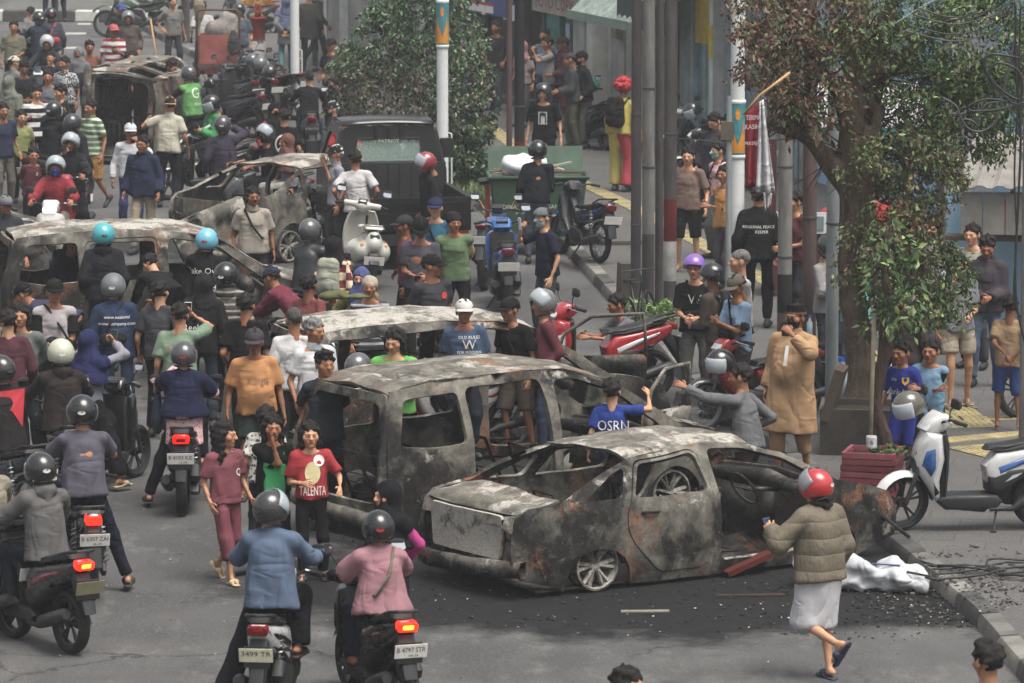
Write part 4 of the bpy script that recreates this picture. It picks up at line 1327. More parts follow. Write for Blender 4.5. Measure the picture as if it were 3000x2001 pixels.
  part('seat', lambda: MB().slab([(-.06, .73), (-.10, .785), (-.35, .80), (-.70, .83), (-.74, .79), (-.4, .73)], .14, .05), plain((196, 190, 176), .5))
  part('grab_rail', lambda: MB().tube([(-.12, .50, .76), (-.13, .72, .83), (-.08, .84, .84), (.08, .84, .84), (.13, .72, .83), (.12, .50, .76)], .012, 8), chrome())
  part('tail_light', lambda: MB().slab([(-.80, .70), (-.845, .68), (-.83, .50), (-.79, .50)], .042, .015), tl)
  part('tail_trim', lambda: MB().slab([(-.78, .73), (-.832, .71), (-.822, .45), (-.77, .45)], .062, .015), plain((28, 58, 50), .4))
  for x in (-1, 1): part('turn_signal', lambda x=x: MB().slab([(-.74, .62), (-.79, .60), (-.785, .50), (-.73, .50)], .022, .012, None, x * .15), plain((215, 150, 110), .3), None, 'turn%d' % x)
  part('engine', lambda: MB().slab([(-.2, .36), (-.3, .24), (-.66, .2), (-.74, .28), (-.6, .38)], .06, .03, None, -.09), ir)
  part('exhaust', lambda: MB().tube([(.12, .2, .2), (.14, .42, .24), (.145, .78, .30), (.145, .82, .30)], [.02, .05, .058, .035], 12), ir)
  part('rear_fender', lambda: MB().slab([(-.72, .48), (-.84, .50), (-.93, .36), (-.90, .34), (-.8, .42)], .07, .02), dk)
 if K not in ('vespa',):
  for x in ((-1,) if K in ('scooter', 'sport', 'trail') else (-1, 1)):
   part('shock_absorber', lambda x=x: spring_mb((x * (.12 if K != 'bebek' else .13), RC[0] * -1 - .02, wr + .06), (x * .11, -RC[0] - .12, .66)), plain(acc, .4) if glow == 4 else al, None, 'shock%d' % x)
 if stand:
  part('side_stand', lambda: MB().tube([(.08 if K != 'scooter' else .07, .22, .24), (.20, .16, .012)], .012, 6).box((.205, .16, .008), (.05, .04, .012)), dk)
 py, pz = {'scooter': (.955, .60), 'bebek': (.945, .60), 'sport': (1.02, .72), 'vespa': (.875, .40), 'trail': (1.02, .74)}[K]
 if plate is not None and 'plate' not in skip:
  plate_obj(root, plate, (0, py + .02, pz), 14, bg=platecol or (222, 220, 212), sub=sub, fg=(30, 30, 30) if (platecol or (222,))[0] > 100 else (220, 220, 215))
  part('plate_bracket', lambda: MB().box((0, py - .02, pz - .02), (.20, .03, .16)), dk)
 return root, loc
# ------------------------------------------------------------------ burnt-out cars: thin scorched shells with real openings
def inside(p, poly):
 x, y = p; c = False; j = len(poly) - 1
 for i in range(len(poly)):
  xi, yi = poly[i]; xj, yj = poly[j]
  if (yi > y) != (yj > y) and x < (xj - xi) * (y - yi) / (yj - yi) + xi: c = not c
  j = i
 return c
def rounded(poly, r=.07, n=3):
 out = []; L = len(poly)
 for i in range(L):
  p0, p, p1 = Vector(poly[i - 1]), Vector(poly[i]), Vector(poly[(i + 1) % L])
  a = (p0 - p); b = (p1 - p); ra = min(r, a.length * .45); rb = min(r, b.length * .45)
  A = p + a.normalized() * ra; B = p + b.normalized() * rb
  for k in range(n + 1):
   t = k / n
   out.append(tuple((A * (1 - t) + p * t) * (1 - t) + (p * (1 - t) + B * t) * t))
 return out
def densify(poly, d=.12):
 out = []
 for i in range(len(poly)):
  a, b = Vector(poly[i]), Vector(poly[(i + 1) % len(poly)]); n = max(1, int((b - a).length / d))
  out += [tuple(a + (b - a) * k / n) for k in range(n)]
 return out
def sheet2d(outline, holes, step=.13):
 """triangulated flat region with openings; returns (points, triangles)"""
 loops = [densify(outline)] + [densify(h) for h in holes]
 pts = []; ed = []
 for lp in loops:
  o = len(pts); pts += lp; ed += [(o + i, o + (i + 1) % len(lp)) for i in range(len(lp))]
 xs = [p[0] for p in outline]; zs = [p[1] for p in outline]
 x = min(xs) + step / 2
 nb = list(pts)
 while x < max(xs):
  z = min(zs) + step / 2
  while z < max(zs):
   if inside((x, z), outline) and not any(inside((x, z), h) for h in holes):
    if min((x - q[0]) ** 2 + (z - q[1]) ** 2 for q in nb) > (step * .5) ** 2: pts.append((x, z))
   z += step
  x += step
 r = delaunay_2d_cdt([Vector(p) for p in pts], ed, [], 0, 1e-5)
 P = [(v.x, v.y) for v in r[0]]; T = []
 for f in r[2]:
  c = (sum(P[i][0] for i in f) / 3, sum(P[i][1] for i in f) / 3)
  if inside(c, outline) and not any(inside(c, h) for h in holes): T.append(tuple(f))
 return P, T
def dent(p, amp, seed):
 s = seed * 1.7
 return amp * (math.sin(p[0] * 5.1 + s) * math.sin(p[1] * 4.3 + s * 2) + .6 * math.sin(p[0] * 11 + p[2] * 9 + s * 3) + .4 * math.sin(p[1] * 17 + p[2] * 13 + s))
CARS = {
'sedan': dict(
 outline=[(-2.06, .36), (-2.16, .52), (-2.17, .74), (-2.11, .93), (-2.00, 1.00), (-1.80, 1.03), (-1.60, 1.07), (-1.15, 1.28), (-.82, 1.385), (-.35, 1.44), (.10, 1.45), (.50, 1.41), (.84, 1.30), (1.12, 1.13), (1.36, .98), (1.75, .90), (2.02, .80), (2.13, .62), (2.13, .38), (1.70, .30)],
 arch=(1.29, -1.27, .35, .26), zs=.24, W=.845, roofW=.56, beltz=.98, roof=(-.84, .52), deck=(-2.15, -1.65), hood=(1.36, 2.05),
 win={'rear_quarter': [(-1.42, 1.03), (-1.06, 1.26), (-.90, 1.31), (-1.02, 1.03)], 'rear': [(-.93, 1.0), (-.78, 1.35), (-.10, 1.40), (-.05, 1.0)], 'front': [(.06, 1.01), (.04, 1.39), (.46, 1.36), (.78, 1.26), (1.16, 1.01)]},
 door={'rear': [(-.95, .99), (-.79, 1.36), (-.09, 1.41), (-.03, 1.0), (-.04, .50), (-.12, .32), (-.62, .32), (-.92, .60), (-1.0, .8)], 'front': [(.06, .36), (.03, .98), (.03, 1.40), (.47, 1.37), (.79, 1.27), (1.18, 1.0), (1.06, .60), (.90, .36)]}),
'mpv': dict(
 outline=[(-2.02, .36), (-2.08, .58), (-2.05, 1.00), (-1.94, 1.40), (-1.84, 1.60), (-1.3, 1.665), (-.5, 1.68), (.2, 1.645), (.62, 1.53), (.95, 1.33), (1.36, 1.06), (1.75, .98), (2.02, .86), (2.10, .64), (2.10, .38), (1.70, .30)],
 arch=(1.32, -1.30, .36, .28), zs=.25, W=.835, roofW=.62, beltz=1.05, roof=(-1.86, .60), deck=None, hood=(1.36, 2.04),
 win={'rear_quarter': [(-1.84, 1.10), (-1.72, 1.52), (-1.12, 1.55), (-1.10, 1.08), (-1.5, 1.05)], 'rear': [(-1.00, 1.07), (-1.00, 1.56), (-.16, 1.58), (-.13, 1.07)], 'front': [(.0, 1.07), (.0, 1.57), (.24, 1.55), (.58, 1.45), (1.10, 1.08)]},
 door={'rear': [(-1.02, .62), (-1.03, 1.57), (-.16, 1.60), (-.11, .9), (-.12, .36), (-.80, .34)], 'front': [(-.01, .36), (-.02, 1.58), (.25, 1.56), (.60, 1.46), (1.14, 1.06), (1.05, .60), (.90, .36)]}),
}
for _k in ('outline',):
 _d = CARS['sedan']; sq = lambda L: [(u, z if z < 1.0 else 1.0 + (z - 1.0) * .88) for u, z in L]
 _d['outline'] = sq(_d['outline']); _d['win'] = {a: sq(b) for a, b in _d['win'].items()}; _d['door'] = {a: sq(b) for a, b in _d['door'].items()}
def rim_alloy(r=.225, n=6):
 m = MB()
 m.lathe([(r, -.09), (r, .085), (r - .02, .09), (r - .03, .06), (r - .03, -.08), (r, -.09)], 'x', 28)
 m.lathe([(.001, .05), (.05, .055), (.062, .03), (.062, -.02)], 'x', 14)
 for k in range(n):
  a = 2 * math.pi * k / n
  for da in (-.17, .17):
   m.tube([(.035, .045 * math.cos(a), .045 * math.sin(a)), (.05, (r - .02) * math.cos(a + da), (r - .02) * math.sin(a + da))], [.026, .020], 6)
 return m
def burnt_car(label, kind, loc, rz, mats, rot=None, missing=(), open_tail=False, seed=1, sink=.12, hood=True, trunk=True, inner=True, bumper=True, group='burnt-out cars', tyre=False, dents=.011, tilt=0.0):
 D = CARS[kind]; body, roofm, inn = mats[:3]; boot = mats[3] if len(mats) > 3 else roofm
 root = thing('burnt_car', label, 'car', loc, rz, group, rot)
 ol = D['outline']
 af, ar, ra, za = D['arch']
 # lower edge with wheel arches, front to rear
 low = [(1.72, .27)] + [(af + ra * math.cos(t), za + ra * math.sin(t)) for t in np.linspace(R(-4), R(184), 13)] + [(.92, D['zs'])] + [(-.92, D['zs'])] + [(ar + ra * math.cos(t), za + ra * math.sin(t)) for t in np.linspace(R(-4), R(184), 13)] + [(-1.72, .29)]
 outline = ol[:-1] + low
 zt = max(p[1] for p in ol)
 def hw(u, z):
  t = max(0, (z - D['beltz']) / (zt - D['beltz']))
  w = D['W'] - (D['W'] - D['roofW']) * t ** 1.15
  if z < .55: w -= .05 * ((.55 - z) / .3) ** 2
  w += .012 * math.exp(-((z - .78) / .06) ** 2)
  w *= 1 - .13 * (max(0, abs(u) - 1.1) / 1.05) ** 2.2
  return w
 def to3(u, z, s, off=0.0):
  p = (s * (hw(u, z) + off), -u, z - sink)
  return (p[0] + s * dent(p, dents, seed + s), p[1] + dent((p[2], p[0], p[1]), dents * .5, seed), p[2] + dent((p[1], p[2], p[0]), dents * .6, seed))
 def panel(nm, outl, holes, s, mat, off=0.0, t=.045, parent=None, step=.13):
  P, T = sheet2d(outl, holes, step)
  v = [to3(u, z, s, off) for u, z in P]
  # outward normals
  f = []
  for a, b_, c in T:
   A = Vector(v[b_]) - Vector(v[a]); B = Vector(v[c]) - Vector(v[a])
   f.append((a, b_, c) if A.cross(B).x * s > 0 else (a, c, b_))
  V, F = solid(v, f, t)
  me = mesh_np(nm, V, F, True, mat); me.set_sharp_from_angle(angle=R(50))
  return link(nm, me, parent or root)
 for s in (-1, 1):
  side = 'near' if s < 0 else 'far'
  holes = [rounded(D['win']['rear_quarter'], .06)]
  for dn in ('rear', 'front'): holes.append(rounded(D['door'][dn], .08))
  panel('body_side', outline, holes, s, body)
  for dn in ('rear', 'front'):
   if (side + '_' + dn) in missing: continue
   d0 = D['door'][dn]; cx = sum(p[0] for p in d0) / len(d0); cz = sum(p[1] for p in d0) / len(d0)
   sh = [(cx + (p[0] - cx) * .985, cz + (p[1] - cz) * .985) for p in rounded(d0, .08)]
   w0 = D['win'][dn]; wx = sum(p[0] for p in w0) / len(w0); wz = sum(p[1] for p in w0) / len(w0)
   wh = [(wx + (p[0] - wx) * .93, wz + (p[1] - wz) * .88) for p in rounded(w0, .06)]
   hs = [wh]
   o = panel('door', sh, hs, s, body, .008, .05)
   hx = min(p[0] for p in d0) + .16
   if s < 0 or True:
    m = MB(); m.tube([to3(hx, .88, s, .02), to3(hx + .09, .885, s, .04), to3(hx + .18, .88, s, .02)], .014, 6); m.build('door_handle', inn, o, True)
 # roof
 u0, u1 = D['roof']
 def ztop(u):
  for (a, za_), (b, zb_) in zip(ol, ol[1:]):
   if a <= u <= b: return za_ + (zb_ - za_) * (u - a) / max(1e-6, b - a)
  return ol[-1][1]
 def span(nm, ua, ub, n, mat, crown=.05, zoff=0.0, win=1.0, t=.03, zf=None):
  rows = []
  for i in range(n + 1):
   u = ua + (ub - ua) * i / n; z = (zf(u) if zf else ztop(u)); w = hw(u, z) * win
   row = []
   for x in np.linspace(-1, 1, 11):
    p = (x * w, -u, z - sink + zoff + crown * (1 - x * x))
    row.append((p[0], p[1], p[2] + dent(p, dents * 1.4, seed + 3)))
   rows.append(row)
  m = MB().grid(rows); m.f = [tuple(reversed(q)) for q in m.f]
  nrm = (Vector(m.v[m.f[0][1]]) - Vector(m.v[m.f[0][0]])).cross(Vector(m.v[m.f[0][2]]) - Vector(m.v[m.f[0][0]]))
  if nrm.z < 0: m.f = [tuple(reversed(q)) for q in m.f]
  V, F = solid(m.v, m.f, t)
  me = mesh_np(nm, V, F, True, mat); me.set_sharp_from_angle(angle=R(50)); return link(nm, me, root)
 span('roof', u0, u1, 16, roofm, .055)
 if hood: span('hood', D['hood'][0] + .02, D['hood'][1], 7, body, .045, 0, .96)
 if D['deck'] and trunk:
  span('trunk_lid', D['deck'][0], D['deck'][1] - .02, 6, roofm, .03, -.005, .97)
 # rear face
 ur = -2.13 if kind == 'sedan' else -2.06
 def rear_panel(nm, z0, z1, w0, w1, mat, du=0.0, holes=(), t=.03, bow=.07):
  outl = [(-w0, z0), (w0, z0), (w1, z1), (-w1, z1)]
  P, T = sheet2d(rounded(outl, .04), holes, .12)
  v = []
  for x, z in P:
   u = ur - du + bow * (abs(x) / .8) ** 2.5 + (.10 * max(0, z - 1.0) if kind == 'mpv' else 0)
   p = (x, -u, z - sink); v.append((p[0] + dent(p, dents * .6, seed + 5), p[1] + dent((p[2], p[0], p[1]), dents * 1.3, seed), p[2]))
  f = []
  for a, b_, c in T:
   A = Vector(v[b_]) - Vector(v[a]); B = Vector(v[c]) - Vector(v[a])
   f.append((a, b_, c) if A.cross(B).y > 0 else (a, c, b_))
  V, F = solid(v, f, t); me = mesh_np(nm, V, F, True, mat); me.set_sharp_from_angle(angle=R(50)); return link(nm, me, root)
 if kind == 'sedan':
  rear_panel('rear_panel', .40, .95, .76, .74, body, 0, [rounded([(s * .50, .72), (s * .70, .72), (s * .70, .93), (s * .50, .93)], .04) for s in (-1, 1)])
  if trunk: rear_panel('boot_lid', .54, .93, .52, .56, boot, .03, [], .03, .03)
 else:
  if open_tail:
   fr = [(-.80, .42), (.80, .42), (.78, 1.05), (.62, 1.58), (-.62, 1.58), (-.78, 1.05)]
   ho = rounded([(-.68, .56), (.68, .56), (.68, 1.05), (.55, 1.50), (-.55, 1.50), (-.68, 1.05)], .1)
  else:
   fr = [(-.80, .42), (.80, .42), (.78, 1.05), (.62, 1.58), (-.62, 1.58), (-.78, 1.05)]
   ho = rounded([(-.62, 1.06), (.62, 1.06), (.53, 1.50), (-.53, 1.50)], .08)
  P, T = sheet2d(rounded(fr, .06), [ho], .12)
  v = []
  for x, z in P:
   u = ur + .08 * (abs(x) / .8) ** 2.5 + .10 * max(0, z - 1.0) + .12 * max(0, z - 1.0)
   p = (x, -u, z - sink); v.append((p[0], p[1] + dent((p[2], p[0], p[1]), dents, seed), p[2]))
  f = []
  for a, b_, c in T:
   A = Vector(v[b_]) - Vector(v[a]); B = Vector(v[c]) - Vector(v[a]); f.append((a, b_, c) if A.cross(B).y > 0 else (a, c, b_))
  V, F = solid(v, f, .05); me = mesh_np('tailgate_frame', V, F, True, body); me.set_sharp_from_angle(angle=R(50)); link('tailgate_frame', me, root)
 if bumper:
  m = MB(); rows = []
  for x in np.linspace(-.82, .82, 13):
   yy = -(ur - .06 + .10 * (abs(x) / .8) ** 2.5); sag = -.03 * math.sin(x * 2 + seed) - .05 * max(0, x * (1 if seed % 2 else -1))
   rows.append([(x, yy + a, .46 - sink + sag + c + dent((x, 0, c), .01, seed)) for a, c in ((-.02, -.085), (.035, -.075), (.055, 0), (.035, .07), (-.02, .075))])
  m.grid(rows, True); m.build('rear_bumper', body, root, True)
 # inside
 if inner:
  m = MB(); m.grid([[(x * .74, -u, .26 - sink + .03 * math.sin(u * 9) * (1 - x * x) + (.14 if abs(x) < .15 else 0)) for x in np.linspace(-1, 1, 9)] for u in np.linspace(-1.9, 1.3, 18)])
  m.f = [tuple(reversed(q)) for q in m.f]; V, F = solid(m.v, m.f, .02); link('floor_pan', mesh_np('floor_pan', V, F, True, inn), root)
  m = MB(); m.tube([(-.72, -.98, .92 - sink), (-.3, -1.0, .96 - sink), (.3, -1.0, .93 - sink), (.72, -.98, .90 - sink)], [.05, .085, .075, .05], 8)
  m.box((.1, -1.05, .70 - sink), (.5, .25, .3), (.1, 0, .05)); m.build('dashboard', inn, root, True)
  m = MB(); m.tube([(-.70, -1.22, .95 - sink), (0, -1.30, .98 - sink), (.70, -1.22, .95 - sink)], .03, 6); m.box((0, -1.2, .62 - sink), (1.40, .03, .62)); m.build('bulkhead', inn, root)
  m = MB(); c = Vector((-.36, -.66, .90 - sink)); q = [c + Vector((.17 * math.cos(t), .09 * math.sin(t), .145 * math.sin(t))) for t in np.linspace(0, 2 * math.pi, 17)]
  m.tube(q, .013, 6, False); m.tube([c, c + Vector((0, -.4, -.05))], .02, 6); m.tube([q[0], q[8]], .01, 5); m.build('steering_wheel', inn, root, True)
  seats = [(-.36, .02), (.36, .02), (-.36, -.85), (.36, -.85)] + ([(-.30, -1.5), (.30, -1.5)] if kind == 'mpv' else [])
  for x, u in seats:
   m = MB(); b0 = .40 - sink
   m.tube([(x - .21, -u, b0), (x - .19, -u + .16, b0 + .34), (x - .16, -u + .22, b0 + .52), (x + .16, -u + .22, b0 + .52), (x + .19, -u + .16, b0 + .34), (x + .21, -u, b0)], .017, 6)
   for kk in range(4): m.tube([(x - .19, -u + .05 + .05 * kk, b0 + .1 + .1 * kk), (x + .19, -u + .05 + .05 * kk, b0 + .1 + .1 * kk)], .007, 4)
   m.tube([(x - .21, -u, b0), (x - .2, -u - .42, b0 - .02), (x + .2, -u - .42, b0 - .02), (x + .21, -u, b0)], .017, 6)
   for kk in range(4): m.tube([(x - .2, -u - .08 - .09 * kk, b0), (x + .2, -u - .08 - .09 * kk, b0)], .006, 4)
   m.build('seat_frame', inn, root, True)
  m = MB(); rg = random.Random(seed)
  for i in range(16):
   m.box((rg.uniform(-.55, .55), -rg.uniform(1.35, 1.95), rg.uniform(.35, .74) - sink), (rg.uniform(.08, .4), rg.uniform(.08, .3), rg.uniform(.06, .22)), (rg.uniform(-.4, .4), rg.uniform(-.4, .4), rg.uniform(0, 3)))
  for i in range(8):
   a = Vector((rg.uniform(-.6, .6), -rg.uniform(1.3, 1.9), rg.uniform(.45, .8) - sink)); m.tube([a, a + Vector((rg.uniform(-.3, .3), rg.uniform(-.2, .2), rg.uniform(-.1, .15))), a + Vector((rg.uniform(-.5, .5), rg.uniform(-.3, .3), rg.uniform(-.3, .1)))], .018, 6)
  m.build('engine_remains', inn, root)
 ri = rim_alloy()
 for s in (-1, 1):
  for uu in (af, ar):
   me = bmesh_of(('car', 'wheel%d%d' % (n_sp[0], s)), lambda: ri)
   o = link('wheel', me, root, (s * .70, -uu, .235 if sink < .3 else .3), (0, 0, 0 if s > 0 else math.pi)); slot(o, burnt(7, .1, .95, .0))
   drum = MB().lathe([(.001, -.10), (.13, -.10), (.14, .02), (.001, .03)], 'x', 16).build('brake_drum', plain((52, 48, 44), .9), o)
 return root
n_sp = [6]
# ------------------------------------------------------------------ the street
CAR_SPOTS = [(-.2, 41.9, 2.5, 1.0), (1.2, 41.9, 2.8, 1.0), (2.6, 42.2, 2.8, 1.0), (3.6, 42.9, 2.3, 1.0), (2.4, 44.5, 3.0, 1.0), (1.2, 47.5, 3.6, .95), (-1.4, 55.0, 3.6, .95), (-6.6, 62.0, 4.0, .9), (-4.8, 71, 3.0, .8), (-9.0, 88, 3.2, .7), (-9.5, 74, 3.0, .8)]
def asphalt():
 t = NT('asphalt'); co = t.coord('Object')
 cy = t.coord('Object', (1, .45, 1))
 big = t.noise(co, .13, 6, .6); mid = t.noise(cy, .9, 8, .7); fine = t.noise(co, 34, 6, .75)
 c = t.mix(t.ramp(big, [(.38, 0), (.62, 1)]), S((72, 72, 72)), S((96, 95, 93)))
 c = t.mix(t.ramp(mid, [(.42, .0), (.62, .7)]), c, S((58, 58, 59)))
 c = t.mix(t.ramp(t.noise(cy, 2.6, 9, .75), [(.54, 0), (.66, .5)]), c, S((116, 114, 110)))
 c = t.mix(t.ramp(fine, [(.5, 0), (.72, .6)]), c, S((124, 122, 118)))
 c = t.mix(t.ramp(t.noise(co, 70, 3), [(.34, .6), (.45, 0)]), c, S((46, 46, 48)))
 vo = t.new('ShaderNodeTexVoronoi', feature='DISTANCE_TO_EDGE'); vo.inputs['Scale'].default_value = .42
 wv = t.new('ShaderNodeVectorMath', operation='MULTIPLY_ADD'); t.l.new(t.noise(co, 1.4, 5, .65, 'Color'), wv.inputs[0]); wv.inputs[1].default_value = (1.1, 1.1, 0); t.l.new(co, wv.inputs[2]); t.l.new(wv.outputs[0], vo.inputs['Vector'])
 ck = t.math('MULTIPLY', t.ramp(vo.outputs['Distance'], [(.004, 1.0), (.012, 0.0)]), t.ramp(t.noise(co, .35, 3), [(.5, 0), (.6, .75)]))
 c = t.mix(ck, c, S((36, 36, 37)))
 c = t.mix(t.ramp(t.noise(co, 1.9, 3, .5), [(.66, 0), (.72, .6)]), c, S((54, 54, 55)))
 c = t.mix(t.ramp(t.noise(t.coord('Object', (2.2, .12, 1)), 1.0, 5, .6), [(.60, 0), (.70, .35)]), c, S((60, 60, 61)))
 c = t.mix(t.ramp(t.noise(co, .5, 2, .4), [(.58, 0), (.60, .35)]), c, S((82, 81, 80)))
 wob = t.math('MULTIPLY', t.math('SUBTRACT', t.noise(co, .8, 8, .72), .5), 3.6)
 soot = None
 for x, y, r, a in CAR_SPOTS:
  d = t.new('ShaderNodeVectorMath', operation='DISTANCE'); t.l.new(co, d.inputs[0]); d.inputs[1].default_value = (x, y, 0)
  m = t.new('ShaderNodeMapRange'); m.inputs['From Min'].default_value = r; m.inputs['From Max'].default_value = r * .72
  m.inputs['To Min'].default_value = 0; m.inputs['To Max'].default_value = a
  t.l.new(t.math('ADD', d.outputs['Value'], wob), m.inputs['Value'])
  soot = m.outputs[0] if soot is None else t.math('MAXIMUM', soot, m.outputs[0])
 sc = t.ramp(t.noise(co, 6, 9, .78), [(.40, S((12, 12, 13))), (.58, S((22, 22, 22))), (.70, S((50, 49, 47))), (.80, S((120, 117, 112)))])
 c = t.mix(soot, c, sc)
 t.set(c, .9, 0, .3)
 t.bump(t.math('ADD', fine, t.math('MULTIPLY', mid, 1.5)), .5, .014)
 return t.m
def pave_mat():
 t = NT('paving'); co = t.coord('Object')
 mp = t.new('ShaderNodeMapping'); mp.inputs['Rotation'].default_value = (0, 0, R(9)); t.l.new(co, mp.inputs['Vector'])
 br = t.new('ShaderNodeTexBrick'); t.l.new(mp.outputs[0], br.inputs['Vector'])
 br.inputs['Scale'].default_value = 1.0; br.inputs['Brick Width'].default_value = .62; br.inputs['Row Height'].default_value = .42; br.inputs['Mortar Size'].default_value = .006
 br.inputs['Color1'].default_value = (*S((80, 79, 78)), 1); br.inputs['Color2'].default_value = (*S((90, 88, 86)), 1); br.inputs['Mortar'].default_value = (*S((58, 57, 56)), 1)
 mid = t.noise(co, .8, 7, .65); fine = t.noise(co, 30, 4, .7)
 c = t.mix(t.ramp(mid, [(.35, .7), (.62, 0)]), br.outputs['Color'], S((76, 75, 74)))
 c = t.mix(t.ramp(fine, [(.52, 0), (.78, .5)]), c, S((150, 148, 142)))
 t.set(c, .85, 0, .3); t.bump(t.math('ADD', t.math('MULTIPLY', br.outputs['Fac'], -.4), fine), .35, .01)
 return t.m
rd = MB(); N = 40
rd.grid([[(x, y, 0) for x in np.linspace(-140, 140, 57)] for y in np.linspace(-20, 420, 89)])
road = struct(rd.build('road', asphalt()), 'grey asphalt street blackened by soot round the wrecks')
road.data.flip_normals() if road.data.polygons[0].normal.z < 0 else None
ys = [28, 34, 40.3, 44.2, 50, 55.4, 62, 69, 74, 79, 86, 94, 105, 118, 130, 160, 190, 260]
rows = []
for y in ys:
 x0 = kerb_x(y) if y <= 190 else -23 - (y - 190) * .3
 rows.append([(x0 + .16, y, PAVE), (x0 + 1.2, y, PAVE), (x0 + 4, y, PAVE), (x0 + 9, y, PAVE), (x0 + 40, y, PAVE)])
pv = MB().grid(rows)
pavement = pv.build('pavement', pave_mat()); struct(pavement, 'wide grey paved footway in front of the shops')
if pavement.data.polygons[0].normal.z < 0: pavement.data.flip_normals()
# kerb stones, each one a piece
kroot = link('kerb', None); struct(kroot, 'line of worn concrete kerb stones along the footway')
def kerb_stone_mesh(i):
 rg = random.Random(i); m = MB()
 prof = [(-.02, -.05), (0, .09), (.025, .135), (.18, .14), (.18, -.05)]
 rows = [[(x + rg.uniform(-.006, .006), y, z + rg.uniform(-.008, .006)) for x, z in prof] for y in (.012, .33, .66, .988)]
 m.grid(rows); m.f.append((0, 1, 2, 3, 4)); m.f.append((19, 18, 17, 16, 15))
 me = m.mesh('kerb_stone', None, False, 30); me.materials.append(None); return me
km = [kerb_stone_mesh(i) for i in range(5)]
def concrete(col, name='concrete', sc=3.0, dirt=.5):
 t = NT(name); co = t.coord('Object'); a = t.noise(co, sc, 7, .65); b = t.noise(co, sc * 9, 4, .7)
 c = S(col); col_ = t.ramp(a, [(.3, tuple(x * (1 - dirt) for x in c)), (.62, c), (.8, tuple(min(1, x * 1.15) for x in c))])
 col_ = t.mix(t.ramp(b, [(.55, 0), (.75, .4)]), col_, tuple(x * .5 for x in c)); t.set(col_, .9, 0, .25); t.bump(b, .4, .01); return t.m
kmat = [concrete((108, 106, 102)), concrete((78, 77, 75)), concrete((128, 126, 120))]
KSTEP = 1.0
y = 33.0; i = 0
while y < 128:
 x = kerb_x(y); x2 = kerb_x(y + 1)
 a = math.atan2(x2 - x, 1.0)
 if not (46.5 < y < 47.0):
  o = link('kerb_stone', km[i % 5], kroot, (x, y, 0), (0, 0, -a)); slot(o, kmat[1] if 41 < y < 52 and i % 3 else kmat[i % 3])
 y += math.cos(a); i += 1
# traffic island, top of the street
isl = link('traffic_island', None); struct(isl, 'raised traffic island with alternating white and dark kerb blocks')
A, B = G(-60, 62), G(470, 66)
dv = (B - A); n = int(dv.length / .62); dv.normalize(); ang = math.atan2(dv.y, dv.x)
wkm = [concrete((205, 203, 196), 'white_painted_concrete', 4, .25), concrete((88, 88, 86))]
kb = MB().slab([(-.28, 0), (-.28, .26), (-.24, .30), (.24, .30), (.28, .26), (.28, 0)], .13, .03, rings=1).mesh('kerb_block', None, False, 30); kb.materials.append(None)
for i in range(n):
 p = A + dv * (.62 * i + .31); o = link('kerb_block', kb, isl, (p.x, p.y, 0), (0, 0, ang + math.pi / 2)); o.scale = (1, 1.08, 1); slot(o, wkm[i % 2])
m = MB(); q = Vector((-dv.y, dv.x, 0)) * 7
m.add([A + q * .02 + Vector((0, 0, .27)), B + q * .02 + Vector((0, 0, .27)), B + q + Vector((0, 0, .27)), A + q + Vector((0, 0, .27))], [(0, 1, 2, 3)]); m.build('island_top', concrete((100, 99, 97)), isl)
# tactile paving: yellow ribbed tiles
troot = link('tactile_paving', None); struct(troot, 'line of yellow ribbed guide tiles in the footway')
def tact(kind):
 m = MB(); m.box((0, 0, .006), (.292, .292, .012))
 if kind == 0:
  for x in (-.105, -.035, .035, .105): m.box((x, 0, .0145), (.034, .27, .006), None, .8)
 else:
  for x in (-.1, -.033, .033, .1):
   for y_ in (-.1, -.033, .033, .1): m.box((x, y_, .0145), (.04, .04, .006), None, .6)
 me = m.mesh('tile'); me.materials.append(None); return me
tm_ = [tact(0), tact(1)]; tmat = [concrete((168, 154, 112), 'yellow_tile', 5, .4), concrete((150, 140, 106), 'yellow_tile', 5, .4)]
def tile_run(a, b, wide=1, kind=0, mx=400):
 a, b = Vector(a), Vector(b); d = b - a; n = min(mx, int(d.length / .3)); d.normalize(); an = math.atan2(d.y, d.x) - math.pi / 2; s = Vector((d.y, -d.x, 0))
 for i in range(n):
  for w in range(wide):
   p = a + d * (.3 * i) + s * (.3 * w); o = link('tile', tm_[kind], troot, (p.x, p.y, PAVE), (0, 0, an)); slot(o, tmat[(i * 7 + w * 3) % 2])
path = [G(1400, 345, PAVE), G(1560, 470, PAVE), G(1870, 615, PAVE), G(2010, 690, PAVE), G(2290, 850, PAVE), G(2520, 1020, PAVE), G(2700, 1170, PAVE)]
for a, b in zip(path, path[1:]): tile_run(a, b, 1)
tile_run(G(2800, 1190, PAVE), G(2900, 1265, PAVE), 2); tile_run(G(2700, 1230, PAVE), G(3060, 1225, PAVE), 1, 1); tile_run(G(2790, 1290, PAVE), G(3060, 1265, PAVE), 1, 1); tile_run(G(2900, 1310, PAVE), G(3040, 1345, PAVE), 2)
# ------------------------------------------------------------------ shops
WALL = [(-16.5, 145), (-4.4, 106), (-1.0, 97), (.45, 93), (2.9, 84.5), (4.8, 78), (8.2, 66), (11.5, 53)]
def wall_at(i, t=0.0, out=0.0, z=PAVE):
 a, b = Vector((*WALL[i], 0)), Vector((*WALL[i + 1], 0)); d = (b - a); n = Vector((d.y, -d.x, 0)).normalized()
 p = a + d * t + n * out; p.z = z; return p
def wall_rot(i):
 a, b = Vector(WALL[i]), Vector(WALL[i + 1]); d = b - a; return math.atan2(d.y, d.x)
def wall_len(i): return (Vector(WALL[i + 1]) - Vector(WALL[i])).length
